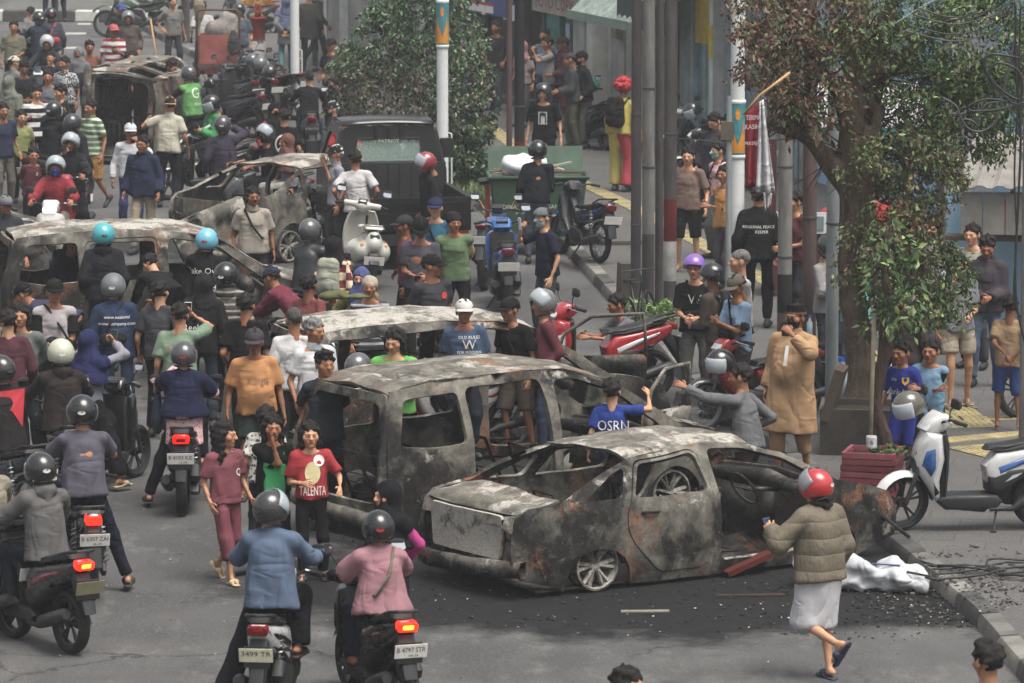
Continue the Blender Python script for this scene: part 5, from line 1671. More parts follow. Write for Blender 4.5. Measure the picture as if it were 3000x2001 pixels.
# local frame of every front: x along the wall from WALL[i], -y... towards the street, z up
def front(i, name, label, cat='building'):
 a = Vector((*WALL[i], PAVE)); r = wall_rot(i)
 o = thing(name, label, cat, a, r); return o, wall_len(i)
def fbox(root, nm, c, size, mat, rot=None): return MB().box(c, size, rot).build(nm, mat, root)
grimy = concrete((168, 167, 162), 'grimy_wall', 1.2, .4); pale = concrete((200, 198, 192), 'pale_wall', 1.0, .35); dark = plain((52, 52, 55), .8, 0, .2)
# frontage 1: grey wall with scribble and white jamb strips (behind the bush)
b1, L1 = front(1, 'shop_building', 'grey rendered shop front with black scribble between white posts, behind the bush')
# street side is -y in the local frame when x runs along the wall towards the camera
sd = -1
fbox(b1, 'wall', (L1 / 2, .3, 2.6), (L1, .4, 5.2), grimy); fbox(b1, 'roof', (L1 / 2, 3, 5.3), (L1 + .6, 7, .2), grimy)
white_post = concrete((214, 216, 216), 'white_paint', 5, .25)
for x in (2.0, 4.6, 7.2): fbox(b1, 'post', (x, .04, 1.5), (.16, .16, 3.0), white_post)
v, f = text_np('7NF751', .55, 1.3); link('scribble', mesh_np('scribble', v, f, False, plain((40, 40, 40), .9)), b1, (5.9, .094, 1.05))
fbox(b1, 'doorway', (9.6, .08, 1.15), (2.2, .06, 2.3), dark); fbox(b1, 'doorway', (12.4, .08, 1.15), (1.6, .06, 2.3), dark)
# frontage 2: dark open shop with blue, red and white sign boards
b2, L2 = front(2, 'shop_building', 'dark open shop front under a blue, red and white sign board')
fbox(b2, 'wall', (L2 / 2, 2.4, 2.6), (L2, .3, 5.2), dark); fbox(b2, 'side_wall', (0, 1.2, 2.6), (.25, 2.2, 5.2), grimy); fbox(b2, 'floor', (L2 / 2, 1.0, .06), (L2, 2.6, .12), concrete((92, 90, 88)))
fbox(b2, 'roof', (L2 / 2, 2.5, 5.3), (L2, 6, .2), grimy)
fbox(b2, 'lintel', (L2 / 2, .0, 3.0), (L2, .3, .9), grimy)
sg = fbox(b2, 'sign_board', (1.9, -.24, 2.0), (3.4, .06, .62), plain((48, 72, 128), .5)); fbox(sg, 'sign_panel', (1.5, -.275, 1.80), (2.2, .02, .14), plain((222, 222, 218), .5)); fbox(sg, 'sign_border', (1.5, -.28, 1.90), (2.3, .02, .04), plain((190, 50, 50), .5))
fbox(b2, 'sign_board', (3.6, -.22, 1.80), (1.0, .05, .3), plain((205, 206, 208), .5))
for x, c in ((1.0, (96, 110, 120)), (2.2, (70, 74, 78)), (6.4, (78, 80, 80)), (7.6, (96, 100, 100))): fbox(b2, 'door_leaf', (x, .35, 1.25), (.7, .06, 2.4), plain(c, .6, 0, .25))
# frontage 3: FOTO COPY
b3, L3 = front(3, 'shop_building', 'weathered grey photocopy shop with teal door and faded red lettering over it')
fbox(b3, 'wall', (L3 / 2, .35, 2.7), (L3, .4, 5.4), grimy); fbox(b3, 'roof', (L3 / 2, 3, 5.4), (L3, 6.5, .2), grimy)
sb = fbox(b3, 'sign_board', (1.8, -.05, 2.10), (3.4, .08, .40), concrete((158, 152, 144), 'faded_board', 3, .3)); lettering('FOTO COPY', .34, plain((122, 60, 62), .8), sb, (1.6, -.096, 2.10), width=2.5)
tealp = plain((62, 128, 118), .6, 0, .3, 3)
d1 = fbox(b3, 'door', (1.05, .12, 1.15), (.95, .07, 2.2), tealp)
for k in range(4): fbox(d1, 'plank', (.68 + .245 * k, .075, 1.15), (.225, .03, 2.12), tealp)
fbox(b3, 'door_frame', (.50, .08, 1.2), (.1, .14, 2.4), plain((50, 92, 86), .6)); fbox(b3, 'door_frame', (1.60, .08, 1.2), (.1, .14, 2.4), plain((50, 92, 86), .6))
fbox(b3, 'notice_board', (1.95, .12, 1.5), (.42, .05, 1.3), plain((52, 60, 66), .5)); fbox(b3, 'poster', (1.95, .08, 1.6), (.25, .02, .3), plain((150, 170, 190), .6))
for k, x in enumerate(np.arange(2.5, L3 - .2, .42)): fbox(b3, 'shutter_panel', (x, .10 - .02 * (k % 2), 1.25), (.40, .05, 2.5), concrete((156 + 12 * (k % 3), 158 + 12 * (k % 3), 156 + 10 * (k % 3)), 'shutter', 2, .35))
fbox(b3, 'pillar', (4.4, -.08, 1.35), (.3, .3, 2.7), concrete((190, 190, 184), 'white_pillar', 2, .35)); fbox(b3, 'meter_box', (5.4, -.02, 1.9), (.28, .14, .42), plain((120, 112, 96), .6))
# corrugated green awning over the teal door
aw = MB(); rows = []
for k in range(41):
 x = 6.0 + k * .10; dz = .035 * math.sin(k * 2.1)
 rows.append([(x, .1, 2.75 + dz), (x, -.8, 2.55 + dz), (x, -1.1, 2.25 + dz)])
aw.grid(rows); vv, ff = solid(aw.v, aw.f, .01); an = link('awning', mesh_np('awning', vv, ff, False, plain((158, 172, 164), .6, 0, .25)), b3)
fbox(b3, 'awning_edge', (8.0, -1.12, 2.19), (4.1, .05, .16), plain((120, 140, 132), .6)); fbox(b3, 'awning_edge', (9.4, -1.0, 2.40), (1.6, .04, .5), plain((34, 62, 56), .7))
# frontage 4: blue-grey plank doors between white posts
b4, L4 = front(4, 'shop_building', 'shop closed by weathered blue-grey plank doors between white posts')
fbox(b4, 'wall', (L4 / 2, .35, 2.9), (L4, .4, 5.8), pale); fbox(b4, 'roof', (L4 / 2, 3, 5.8), (L4, 6.5, .2), grimy)
for k in range(int(L4 / .24)):
 x = .14 + k * .24
 if abs(x - 2.2) < .16 or abs(x - 5.0) < .16: continue
 c = [(146, 166, 172), (128, 156, 168), (158, 164, 162), (118, 140, 144), (164, 176, 178)][(k * 7) % 5]
 o = fbox(b4, 'plank', (x, .11 - .012 * (k % 2), 1.5), (.225, .04, 3.0), concrete(c, 'old_plank', 2.2, .45))
for x in (2.2, 5.0): fbox(b4, 'post', (x, .02, 1.6), (.2, .22, 3.2), white_post)
fbox(b4, 'poster', (1.3, .06, 2.45), (.75, .02, 1.1), plain((196, 170, 60), .7)); fbox(b4, 'poster', (2.2, -.10, 2.0), (.17, .02, .55), plain((210, 190, 60), .7)); fbox(b4, 'eave_board', (L4 / 2, -.5, 3.25), (L4, .9, .10), pale); fbox(b4, 'hasp', (3.0, .06, 1.2), (.06, .05, .3), plain((50, 50, 52), .5))
# frontage 5: light blue wall behind the tree
b5, L5 = front(5, 'painted_building', 'light blue painted house wall behind the leaning tree')
lb = concrete((164, 202, 228), 'light_blue_wall', .9, .18)
fbox(b5, 'wall', (L5 / 2, .35, 3.2), (L5, .4, 6.4), lb); fbox(b5, 'roof', (L5 / 2, 3, 6.5), (L5, 6.5, .2), grimy)
fbox(b5, 'pillar', (3.2, .05, 3.2), (.8, .3, 6.4), pale); fbox(b5, 'pillar', (7.2, .05, 3.2), (1.6, .3, 6.4), concrete((196, 192, 196), 'lilac_wall', 1, .2)); fbox(b5, 'window', (9.4, .12, 2.6), (1.1, .12, 1.3), plain((70, 90, 104), .2))
b6, L6 = front(6, 'painted_building', 'blue and cream house front with an orange balcony rail behind the cables')
fbox(b6, 'wall', (L6 / 2, .35, 3.4), (L6, .4, 6.8), lb); fbox(b6, 'wall_panel', (2.8, .05, 3.2), (3.4, .2, 6.4), pale); fbox(b6, 'balcony', (3.2, -.3, 3.55), (3.2, .8, .14), concrete((150, 110, 80), 'old_timber', 2, .4)); fbox(b6, 'roof', (L6 / 2, 3, 6.9), (L6, 6.5, .2), grimy)
for k in range(14): fbox(b6, 'baluster', (1.75 + k * .22, -.66, 3.95), (.07, .05, .75), plain((168, 104, 62), .7))
for k in range(4): fbox(b6, 'mural', (.9 + .55 * k, .10, 2.5 + .3 * (k % 2)), (.4, .02, .5 + .1 * k), plain(((196, 90, 100), (214, 150, 156), (190, 196, 200), (200, 110, 116))[k], .7))
# tarpaulin tent by the blue wall
tt = thing('tarpaulin_tent', 'pale lilac tarpaulin pitched over the stall beside the blue wall', 'tent', G(2470, 790, PAVE)); tt.scale = (.42, .6, 1.0)
m = MB(); rows = []
for k in range(9):
 x = -1.5 + k * .5
 rows.append([(x, y_ * 1.0, 2.55 - .55 * abs(y_) / 1.2 + .05 * math.sin(k * 1.9 + y_ * 3)) for y_ in (-1.3, -.8, -.3, 0, .4, .9, 1.3)])
m.grid(rows); vv, ff = solid(m.v, m.f, .012); link('canopy', mesh_np('canopy', vv, ff, True, cloth((206, 200, 206), .06, .4)), tt)
for x, y_ in ((-1.4, -1.2), (2.4, -1.2), (-1.4, 1.2), (2.4, 1.2)): MB().tube([(x, y_, 0), (x, y_, 2.0)], .025, 8).build('pole', plain((90, 92, 94), .5), tt)
m = MB(); m.box((.5, -1.32, 1.92), (4.0, .03, .22)); m.build('valance', plain((40, 110, 92), .7), tt)
# food stall with red cloth
fs = thing('food_stall', 'dark red wooden food stall with glass case and red cloth behind the grey pole', 'stall', G(2455, 860, PAVE), R(-8))
dr = plain((78, 34, 38), .6, 0, .2)
for x, y_ in ((-.9, -.4), (.9, -.4), (-.9, .4), (.9, .4)): fbox(fs, 'post', (x, y_, 1.0), (.08, .08, 2.0), dr)
fbox(fs, 'counter', (0, 0, .8), (1.9, .9, .08), dr); fbox(fs, 'front_panel', (0, -.42, .42), (1.8, .04, .68), dr); fbox(fs, 'side_panel', (.92, 0, .42), (.04, .8, .68), dr)
fbox(fs, 'window_frame', (-.45, -.46, .98), (.7, .03, .28), plain((214, 216, 216), .5)); fbox(fs, 'pane', (-.45, -.48, .98), (.58, .02, .18), plain((120, 140, 140), .15)); fbox(fs, 'window_frame', (.55, -.46, .45), (.55, .03, .4), plain((200, 206, 206), .5)); fbox(fs, 'pane', (.55, -.48, .45), (.42, .02, .28), plain((110, 160, 140), .2))
f_ = Field((-1.2, -.7, .7), (1.2, .7, 1.6), .04); f_.cone((.1, -.1, .95), (.75, -.05, 1.0), .2, .26, .08); f_.ball((-.1, 0, .95), .2, .06); f_.folds(.02, 3, 12); v_, q_ = f_.nets(); link('cloth_bundle', mesh_np('cloth_bundle', v_, q_, True, cloth((206, 44, 44))), fs)
# kiosk with corrugated roof at the edge
kx = thing('kiosk', 'small grey kiosk with a corrugated sheet roof next to the tangled cables', 'kiosk', G(2945, 1010, PAVE), R(-12))
m = MB(); rows = []
for k in range(49):
 x = -.52 + k * .06; dz = .022 * math.sin(k * math.pi / 2 + .8)
 rows.append([(x, -.75, 1.98 + dz), (x, .2, 2.22 + dz), (x, 1.2, 2.46 + dz)])
m.grid(rows); vv, ff = solid(m.v, m.f, .012); link('roof_sheet', mesh_np('roof_sheet', vv, ff, False, concrete((136, 132, 126), 'old_roof_sheet', 3, .4)), kx)
for k in range(10): fbox(kx, 'board', (-.36 + k * .27, -.62, 1.66), (.255, .03, .50), concrete((138, 134, 128), 'grey_board', 3, .4))
fbox(kx, 'back_wall', (.6, .6, .9), (2.8, .08, 1.8), lb); fbox(kx, 'post', (-.8, -.1, 1.0), (.08, .08, 2.0), plain((60, 60, 60), .7))
cyl = MB().lathe([(.001, 0), (.09, 0), (.095, .05), (.095, .42), (.05, .5), (.03, .52), (.03, .58), (.001, .58)], 'z', 16).build('gas_cylinder', plain((196, 44, 40), .4)); cyl.location = G(2930, 1000, PAVE) + Vector((.1, -.3, 1.35)); tag(cyl, 'red gas cylinder on the ledge of the kiosk', 'cylinder')
fbox(kx, 'ledge', (-.1, -.25, 1.33), (1.2, .35, .05), plain((96, 84, 70), .8))
# ------------------------------------------------------------------ poles
def wood_pole_mat(a=(62, 58, 58), b_=(96, 88, 86)):
 t = NT('pole_steel'); co = t.coord('Object', (3, 3, .7)); n = t.noise(co, 2.0, 7, .7)
 t.set(t.ramp(n, [(.3, S(a)), (.6, S(b_)), (.8, tuple(x * 1.3 for x in S(b_)))]), .75); t.bump(t.noise(t.coord('Object', (12, 12, 3)), 2, 5), .3, .01); return t.m
def pole(label, px, w_px, mat, top=8.0, bands=(), name='utility_pole', lean=0.0, base=None, group='poles along the footway', seam=()):
 p = G(px[0], px[1], PAVE); p.z = PAVE if p.x > kerb_x(p.y) else 0.0
 s = FPX / (p.y * _cp + (CAM_H - 1) * _sp)
 r = w_px / s / 2
 o = thing(name, label, 'pole', p, 0, group)
 MB().lathe([(r * 1.02, 0), (r, 1.2), (r * .97, 3.0), (r * .9, top), (.001, top)], 'z', 20).build('shaft', mat, o, False, 40)
 for z0, z1, mt in bands:
  MB().lathe([(r * 1.02, z0), (r * 1.03, z0 + .004), (r * 1.03, z1 - .004), (r * 1.02, z1)], 'z', 20).build('paint_band', mt, o, True)
 for z in seam: MB().lathe([(r, z - .012), (r * 1.08, z - .01), (r * 1.08, z + .01), (r, z + .012)], 'z', 20).build('clamp_band', plain((70, 70, 70), .6), o)
 return o, r, s
dkp = wood_pole_mat((46, 43, 43), (74, 68, 67)); cgp = wood_pole_mat((84, 82, 79), (128, 126, 121)); brn = wood_pole_mat((58, 46, 44), (84, 68, 64)); gyp = wood_pole_mat((104, 110, 112), (140, 146, 146))
redp = concrete((96, 36, 40), 'red_band', 6, .4); whip = concrete((160, 159, 154), 'white_band', 5, .5); blkp = concrete((40, 40, 42), 'black_band', 5, .3)
pole('dark steel pole, first of the cluster next to the clown', (1862, 935), 30, dkp, seam=(1.2, 2.6))
pole('grey concrete pole with white band in the middle of the pole cluster', (1898, 925), 36, cgp, bands=((0, 1.05, dkp),), seam=(1.9, 2.9))
pole('thin dark steel pole squeezed between two others in the cluster', (1930, 915), 24, dkp)
pole('dark pole with a red band over a white band, behind the purple helmet', (1962, 950), 38, dkp, bands=((.55, 1.05, whip), (1.05, 1.58, redp)), seam=(2.4,))
pole('black pole with a red painted foot behind the rubbish bin', (1522, 590), 30, blkp, bands=((0, .35, concrete((130, 122, 116))), (.45, .95, redp)), seam=(1.5,))
pole('thin rusty pole beside the black and red pole', (1492, 600), 17, brn, bands=((0, .5, concrete((120, 86, 60))),))
pole('old concrete pole with a black and red foot behind the man in the tan robe', (2297, 1090), 42, cgp, bands=((0, .7, brn), (.7, 1.15, blkp)), seam=(1.35, 2.4, 3.0))
pole('dark brown pole between the concrete pole and the grey metal pole', (2368, 1120), 42, brn, seam=(1.9,))
pole('bare grey metal pole standing in front of the tree planter', (2435, 1215), 38, gyp, seam=(2.1,))
sp, r_, s_ = pole('slim grey sign post in front of the white lamp post', (2132, 1000), 17, gyp, top=2.55, name='sign_post')
fbox(sp, 'sign_back', (-.02, 0, 2.58), (.16, .12, .22), plain((86, 80, 66), .6))
lampw = concrete((214, 216, 214), 'white_post_paint', 2.2, .18); orn = plain((206, 138, 52), .5, 0, .12); tea = plain((62, 128, 134), .5, 0, .12)
def lamp_post(label, px, w, emz):
 o, r, s = pole(label, px, w, lampw, 9.0, (), 'lamp_post', group='white lamp posts')
 R1 = r * 1.12
 for z in (emz - .34, emz + .34): MB().lathe([(r, z - .03), (R1 * 1.03, z - .02), (R1 * 1.03, z + .02), (r, z + .03)], 'z', 24).build('collar', lampw, o, True)
 MB().lathe([(R1, emz - .32), (R1, emz + .32)], 'z', 24).build('emblem_band', tea, o, True)
 def patch(f, nm, mt, off):      # flat ornament wrapped round the band: f lists (angle, height)
  P, T_ = sheet2d([(a * R1, z) for a, z in f], [], .04); m = MB(); m.add([((R1 + off) * math.sin(a / R1), -(R1 + off) * math.cos(a / R1), emz + z) for a, z in P], T_); m.build(nm, mt, o)
 for c in (0, 2.09, -2.09):
  patch([(c - .95, -.31), (c + .95, -.31), (c + .95, -.05), (c + .7, .12), (c + .55, -.02), (c, -.20), (c - .55, -.02), (c - .7, .12), (c - .95, -.05)], 'ornament', orn, .003)
  patch([(c + .30 * math.cos(t), .19 + .075 * math.sin(t)) for t in np.linspace(0, 6.28, 15)[:-1]], 'ornament', orn, .005)
  patch([(c - .5, .05), (c, .13), (c + .5, .05), (c + .25, -.08), (c, -.17), (c - .25, -.08)], 'ornament', tea, .006)
 hk = MB(); hk.tube([(r, -.02, 1.35), (r + .05, -.02, 1.33), (r + .05, -.02, .5), (r, -.02, .48)], .012, 6); hk.build('bracket', lampw, o)
 return o
lamp_post('white lamp post with teal and orange band beside the red and white banner', (2157, 955), 43, 2.47)
lamp_post('white lamp post with teal and orange band between the bush and the pickup', (1297, 620), 34, 3.02)
lamp_post('plain white lamp post behind the parked motorcycles by the handcart', (865, 330), 26, 3.2)
# dark far poles at the top of the street
pole('dark pole by the sweeper cart at the top of the street', (545, 125), 24, dkp)
pole('slim white post by the scribbled wall', (955, 180), 9, lampw)
# ------------------------------------------------------------------ leaves, trees and shrubs
def leaf_mat(rough=.45):
 t = NT('leaf'); a = t.new('ShaderNodeAttribute', attribute_name='Col'); t.set(t.mix(1.0, a.outputs['Color'], (.92, .92, .92), 'MULTIPLY'), rough, 0, .4)
 t.b.inputs['Transmission Weight'].default_value = 0.0
 return t.m
LEAF = leaf_mat()
def leaves(name, centres, n_per, size, palette, spread, rg, parent, droop=.6, weights=None, stuff=True):
 """clumps of folded leaves along hanging twigs; palette is a function(clump index, rng) -> linear colour"""
 V = []; F = []; C = []
 for ci, c in enumerate(centres):
  c = np.array(c); tw = rg.normal(size=3); tw[2] = -abs(tw[2]) * droop - .2; tw /= np.linalg.norm(tw)
  L = spread * rg.uniform(.7, 1.6)
  for k in range(n_per):
   t = rg.uniform(0, 1)
   p = c + tw * L * t + rg.normal(size=3) * spread * .22
   d = rg.normal(size=3) * .8 + tw * .7; d[2] -= droop * .8; d /= np.linalg.norm(d)
   s = np.cross(d, rg.normal(size=3)); s /= np.linalg.norm(s); nn = np.cross(d, s)
   l = size * rg.uniform(.5, 1.5); w = l * rg.uniform(.19, .27)
   o = len(V)
   V += [p, p + d * l * .45 + s * w + nn * w * .4, p + d * l, p + d * l * .45 - s * w + nn * w * .4]
   F += [(o, o + 1, o + 2), (o, o + 2, o + 3)]
   col = palette(ci, rg, p); C += [col] * 4
 me = mesh_np(name, np.array(V), np.array(F), False, LEAF)
 ca = me.color_attributes.new('Col', 'FLOAT_COLOR', 'POINT'); cc = np.ones((len(V), 4), np.float32); cc[:, :3] = np.array(C); ca.data.foreach_set('color', cc.ravel())
 o = link(name, me, parent)
 if stuff: o['kind'] = 'stuff'
 return o
def bark(a=(70, 58, 48), b=(124, 108, 92)):
 t = NT('bark'); n = t.noise(t.coord('Object', (5, 5, 1.2)), 2.2, 8, .7, 'Fac', .6); f = t.noise(t.coord('Object'), 26, 5)
 t.set(t.ramp(n, [(.3, S(a)), (.62, S(b)), (.8, tuple(x * 1.2 for x in S(b)))]), .9, 0, .2); t.bump(t.math('ADD', n, t.math('MULTIPLY', f, .4)), .9, .05); return t.m
BARK = bark((58, 50, 43), (108, 96, 82)); BARK2 = bark((54, 44, 40), (92, 78, 68))
def lerpc(a, b, t): return tuple(x + (y_ - x) * t for x, y_ in zip(a, b))
# ---- the leaning tree with scorched foliage
def at_depth(px, py, Y):
 dx, dy = (px - 1500.0) / FPX, (1000.5 - py) / FPX; d = Vector((dx, _cp + dy * _sp, -_sp + dy * _cp)); t = Y / d.y
 return Vector((d.x * t, Y, CAM_H + d.z * t))
TB = G(2525, 1195, PAVE + .35); TY = TB.y
tree = thing('leaning_tree', 'leaning street tree with scorched red-brown and dusty green leaves in a concrete planter', 'tree', (0, 0, 0))
T = lambda x, y, dy=0.0: at_depth(x, y, TY + dy)
f = Field((TB.x - 1.6, TY - .9, .2), (TB.x + 1.2, TY + .9, 5.2), .05)
def limb(pts, rs, k=.06):
 for (a, ra), (b, rb) in zip(zip(pts, rs), zip(pts[1:], rs[1:])): f.cone(a, b, ra, rb, k)
limb([T(2530, 1235), T(2525, 1080), T(2500, 900), T(2490, 760), T(2500, 600), T(2500, 430), T(2490, 300), T(2500, 120), T(2530, -80)], [.21, .155, .14, .13, .135, .15, .14, .11, .09])
limb([T(2525, 560, .05), T(2545, 420, .05), T(2560, 250, .1), T(2600, 60, .1), T(2640, -60, .1)], [.10, .11, .105, .08, .06])
limb([T(2485, 560), T(2400, 440, -.1), T(2330, 360, -.2), T(2262, 292, -.3)], [.11, .085, .065, .045], .04)
limb([T(2420, 450, -.1), T(2350, 400, -.15), T(2272, 376, -.2)], [.08, .06, .045], .04)
limb([T(2480, 330), T(2400, 180, -.2), T(2330, 80, -.3), T(2280, -40, -.3)], [.08, .055, .04, .03], .04)
limb([T(2570, 250, .1), T(2680, 130, 0), T(2780, 60, -.1), T(2870, 10, -.1)], [.08, .05, .035, .025], .04)
for sx, sy in ((2480, 1225), (2560, 1235), (2595, 1220), (2505, 1245)): limb([T(2522, 1100), T(sx, sy, -.15 if sx < 2540 else .1)], [.12, .05], .05)
for i in range(5):
 a = 2540 + (i - 2) * 14; limb([T(a, 640 + i * 20, -.12), T(a + 6, 420, -.14), T(a + 10 * (i - 2), 300, -.1)], [.035, .04, .03], .03)
f.folds(.012, 8, 13)
v_, q_ = f.nets(); link('trunk', mesh_np('trunk', v_, q_, True, BARK), tree)
rg = np.random.RandomState(7)
def fill(n, box, dy0, dy1, cond=None):
 out = []
 while len(out) < n:
  px, py = rg.uniform(box[0], box[2]), rg.uniform(box[1], box[3])
  if cond and not cond(px, py): continue
  out.append(T(px, py, rg.uniform(dy0, dy1)))
 return out
G1, G2, G3 = S((56, 80, 48)), S((94, 118, 68)), S((150, 168, 106)); B1, B2, B3 = S((84, 58, 50)), S((130, 96, 80)), S((82, 70, 56)); OL = S((116, 112, 74))
def pal_brown(ci, rg, p):
 r = rg.rand(); return lerpc(B1, B2, rg.rand()) if r < .55 else (lerpc(B3, OL, rg.rand()) if r < .8 else lerpc(G1, G2, rg.rand()))
def pal_green(ci, rg, p):
 r = rg.rand(); return lerpc(G1, G2, rg.rand()) if r < .76 else (G3 if r < .86 else lerpc(B3, B1, rg.rand()))
def pal_olive(ci, rg, p):
 r = rg.rand(); return lerpc(G1, OL, rg.rand()) if r < .62 else (lerpc(G2, G3, rg.rand()) if r < .8 else lerpc(B3, B2, rg.rand()))
ell = lambda cx, cy, rx, ry: (lambda x, y: ((x - cx) / rx) ** 2 + ((y - cy) / ry) ** 2 < 1)
leaves('crown', fill(220, (2160, -80, 2560, 360), -.7, .5, lambda x, y: ell(2350, 120, 190, 250)(x, y) and not (ell(2240, 330, 60, 60)(x, y))), 40, .060, pal_brown, .20, rg, tree)
leaves('crown', fill(300, (2420, -120, 3080, 300), -.7, .9, lambda x, y: ell(2760, 60, 350, 230)(x, y) and rg.rand() < .9), 40, .060, pal_green, .22, rg, tree)
leaves('crown', fill(200, (2640, 150, 3060, 560), -.3, .9, lambda x, y: ell(2810, 320, 210, 190)(x, y) and (x < 2800 or y < 440)), 38, .060, pal_green, .22, rg, tree)
leaves('crown', fill(250, (2400, 330, 2900, 800), -.6, .3, lambda x, y: (ell(2640, 520, 190, 170)(x, y) or ell(2620, 700, 150, 150)(x, y)) and not ell(2490, 560, 40, 120)(x, y)), 40, .056, pal_olive, .17, rg, tree)
leaves('crown', fill(110, (2560, 720, 2860, 960), -.5, .2, lambda x, y: ell(2700, 820, 150, 130)(x, y)), 36, .062, pal_green, .17, rg, tree)
leaves('crown', fill(26, (2230, 250, 2420, 360), -.5, .0), 18, .095, pal_brown, .16, rg, tree)
m = MB()
for i in range(90):
 a = T(rg.uniform(2450, 2600), rg.uniform(60, 500), 0.0); b = a + Vector((rg.uniform(-.9, 1.1), rg.uniform(-.5, .5), rg.uniform(-.7, .5)))
 mid = (a + b) / 2 + Vector((0, 0, rg.uniform(-.05, .15))); m.tube([a, mid, b], [.012, .008, .004], 5, False)
for i in range(26):
 a = T(rg.uniform(2520, 2720), rg.uniform(640, 760), -.2); b = a + Vector((rg.uniform(-.35, .35), rg.uniform(-.2, .2), rg.uniform(-.5, -.1))); m.tube([a, (a + b) / 2 + Vector((.04, 0, 0)), b], [.012, .008, .004], 5, False)
tw = m.build('twigs', BARK2, tree, True); tw['kind'] = 'stuff'
# ---- slim crooked tree in the red planter
st = thing('slim_tree', 'slim crooked sapling tied to a bamboo stake in the red slatted planter', 'tree', (0, 0, 0))
SB = G(2612, 1345, PAVE + .3); SY = SB.y
Q = lambda x, y, dy=0.0: at_depth(x, y, SY + dy)
f = Field((SB.x - .7, SY - .5, .2), (SB.x + .7, SY + .5, 3.2), .03)
limb([Q(2612, 1370), Q(2590, 1270), Q(2565, 1190), Q(2580, 1080), Q(2590, 960), Q(2600, 860), Q(2585, 760), Q(2610, 660)], [.06, .062, .06, .05, .045, .04, .035, .025], .03)
limb([Q(2580, 1110), Q(2620, 980), Q(2640, 900), Q(2665, 840)], [.04, .03, .025, .018], .03); limb([Q(2590, 950), Q(2560, 860), Q(2570, 780)], [.03, .025, .02], .02)
f.folds(.006, 4, 25); v_, q_ = f.nets(); link('trunk', mesh_np('trunk', v_, q_, True, BARK2), st)
leaves('crown', [Q(rg.uniform(2540, 2700), rg.uniform(640, 960), rg.uniform(-.3, .3)) for _ in range(50)], 16, .085, pal_green, .15, rg, st)
MB().tube([Q(2548, 1360, -.1), Q(2556, 1100, -.08), Q(2562, 900, -.05)], .022, 8).build('stake', plain((150, 138, 116), .7, 0, .2), st, True)
# ---- planters
pl = thing('concrete_planter', 'dark weathered concrete planter box round the foot of the leaning tree', 'planter', G(2530, 1335, PAVE), R(-10))
cm = concrete((74, 70, 66), 'dark_concrete', 3, .45)
for c, sz in (((-.02, 0, .24), (.86, .07, .48)), ((-.02, .78, .24), (.86, .07, .48)), ((-.42, .39, .24), (.07, .71, .48)), ((.40, .39, .24), (.07, .71, .48))): fbox(pl, 'wall_slab', c, sz, cm)
fbox(pl, 'soil', (-.01, .39, .40), (.72, .68, .04), concrete((58, 50, 42), 'soil', 8, .5)); MB().box((-.33, .2, .62), (.10, .5, .55), (.0, .28, 0)).build('broken_board', concrete((86, 74, 64), 'old_board', 3, .4), pl)
rp = thing('slatted_planter', 'red painted planter box of uneven wooden slats beside the white scooter', 'planter', G(2545, 1480, PAVE), R(-14))
rgp = random.Random(3)
for k in range(8):
 z = .045 + k * .062
 for (x, y_, w, a) in ((-.02, 0, .50, 0), (.24, .27, .50, 90), (-.26, .27, .50, 90), (-.02, .52, .50, 0)):
  MB().box((x + rgp.uniform(-.012, .012), y_, z), (w + rgp.uniform(-.01, .04), .035, .052), (rgp.uniform(-.05, .05), rgp.uniform(-.02, .02), R(a))).build('slat', concrete(((118, 62, 68), (134, 74, 80), (106, 52, 58))[k % 3], 'red_slat', 5, .4), rp)
fbox(rp, 'soil', (0, .26, .42), (.46, .5, .05), concrete((58, 50, 42), 'soil2', 8, .5))
cn = MB().lathe([(.001, 0), (.05, 0), (.053, .01), (.053, .10), (.048, .115), (.001, .115)], 'z', 18).build('tin_can', plain((205, 205, 205), .3, .2)); cn.location = G(2560, 1480, PAVE) + Vector((-.02, .12, .545)); tag(cn, 'white tin can on the rim of the red slatted planter', 'can')
lettering('6', .07, plain((30, 30, 32), .6), cn, (0, -.055, .058))
grassp = leaves('plant_tuft', [Vector(rp.location) + Vector((rgp.uniform(.0, .35), rgp.uniform(.05, .5), .5)) for _ in range(26)], 12, .05, pal_green, .06, rg, None, -.2, stuff=False); tag(grassp, 'small green tuft growing in the red slatted planter', 'plant')
# ---- the big roadside bush
BB = G(1215, 545, 0.1); BY = BB.y
bush = thing('roadside_bush', 'large roadside bush with green top and withered grey-brown leaves behind the pickup', 'bush', (0, 0, 0))
U = lambda x, y, dy=0.0: at_depth(x, y, BY + dy)
f = Field((BB.x - 1.3, BY - .8, 0), (BB.x + 1.3, BY + .8, 3.6), .05)
for x2, y2, dy in ((1120, 250, -.2), (1180, 120, 0), (1260, 60, .1), (1330, 220, .2), (1230, 200, -.3), (1080, 330, -.1)):
 limb([U(1215, 590), U((1215 + x2) / 2, (590 + y2) / 2 + 40, dy / 2), U(x2, y2, dy)], [.07, .045, .02], .03)
v_, q_ = f.nets(); link('trunk', mesh_np('trunk', v_, q_, True, BARK2), bush)
W1, W2 = S((106, 96, 84)), S((150, 136, 120)); BG1, BG2, BG3 = S((40, 62, 44)), S((70, 98, 66)), S((116, 146, 96))
def pal_bush(ci, rg, p):
 top_ = (p[2] - 1.4) / 1.6; r = rg.rand()
 dry = .10 + .55 * math.exp(-((p[2] - 1.55) / .55) ** 2) * (1 if p[0] < BB.x + .25 else .35)
 if r < dry: return lerpc(W1, W2, rg.rand())
 return lerpc(BG1, BG2, rg.rand()) if rg.rand() < .8 else BG3
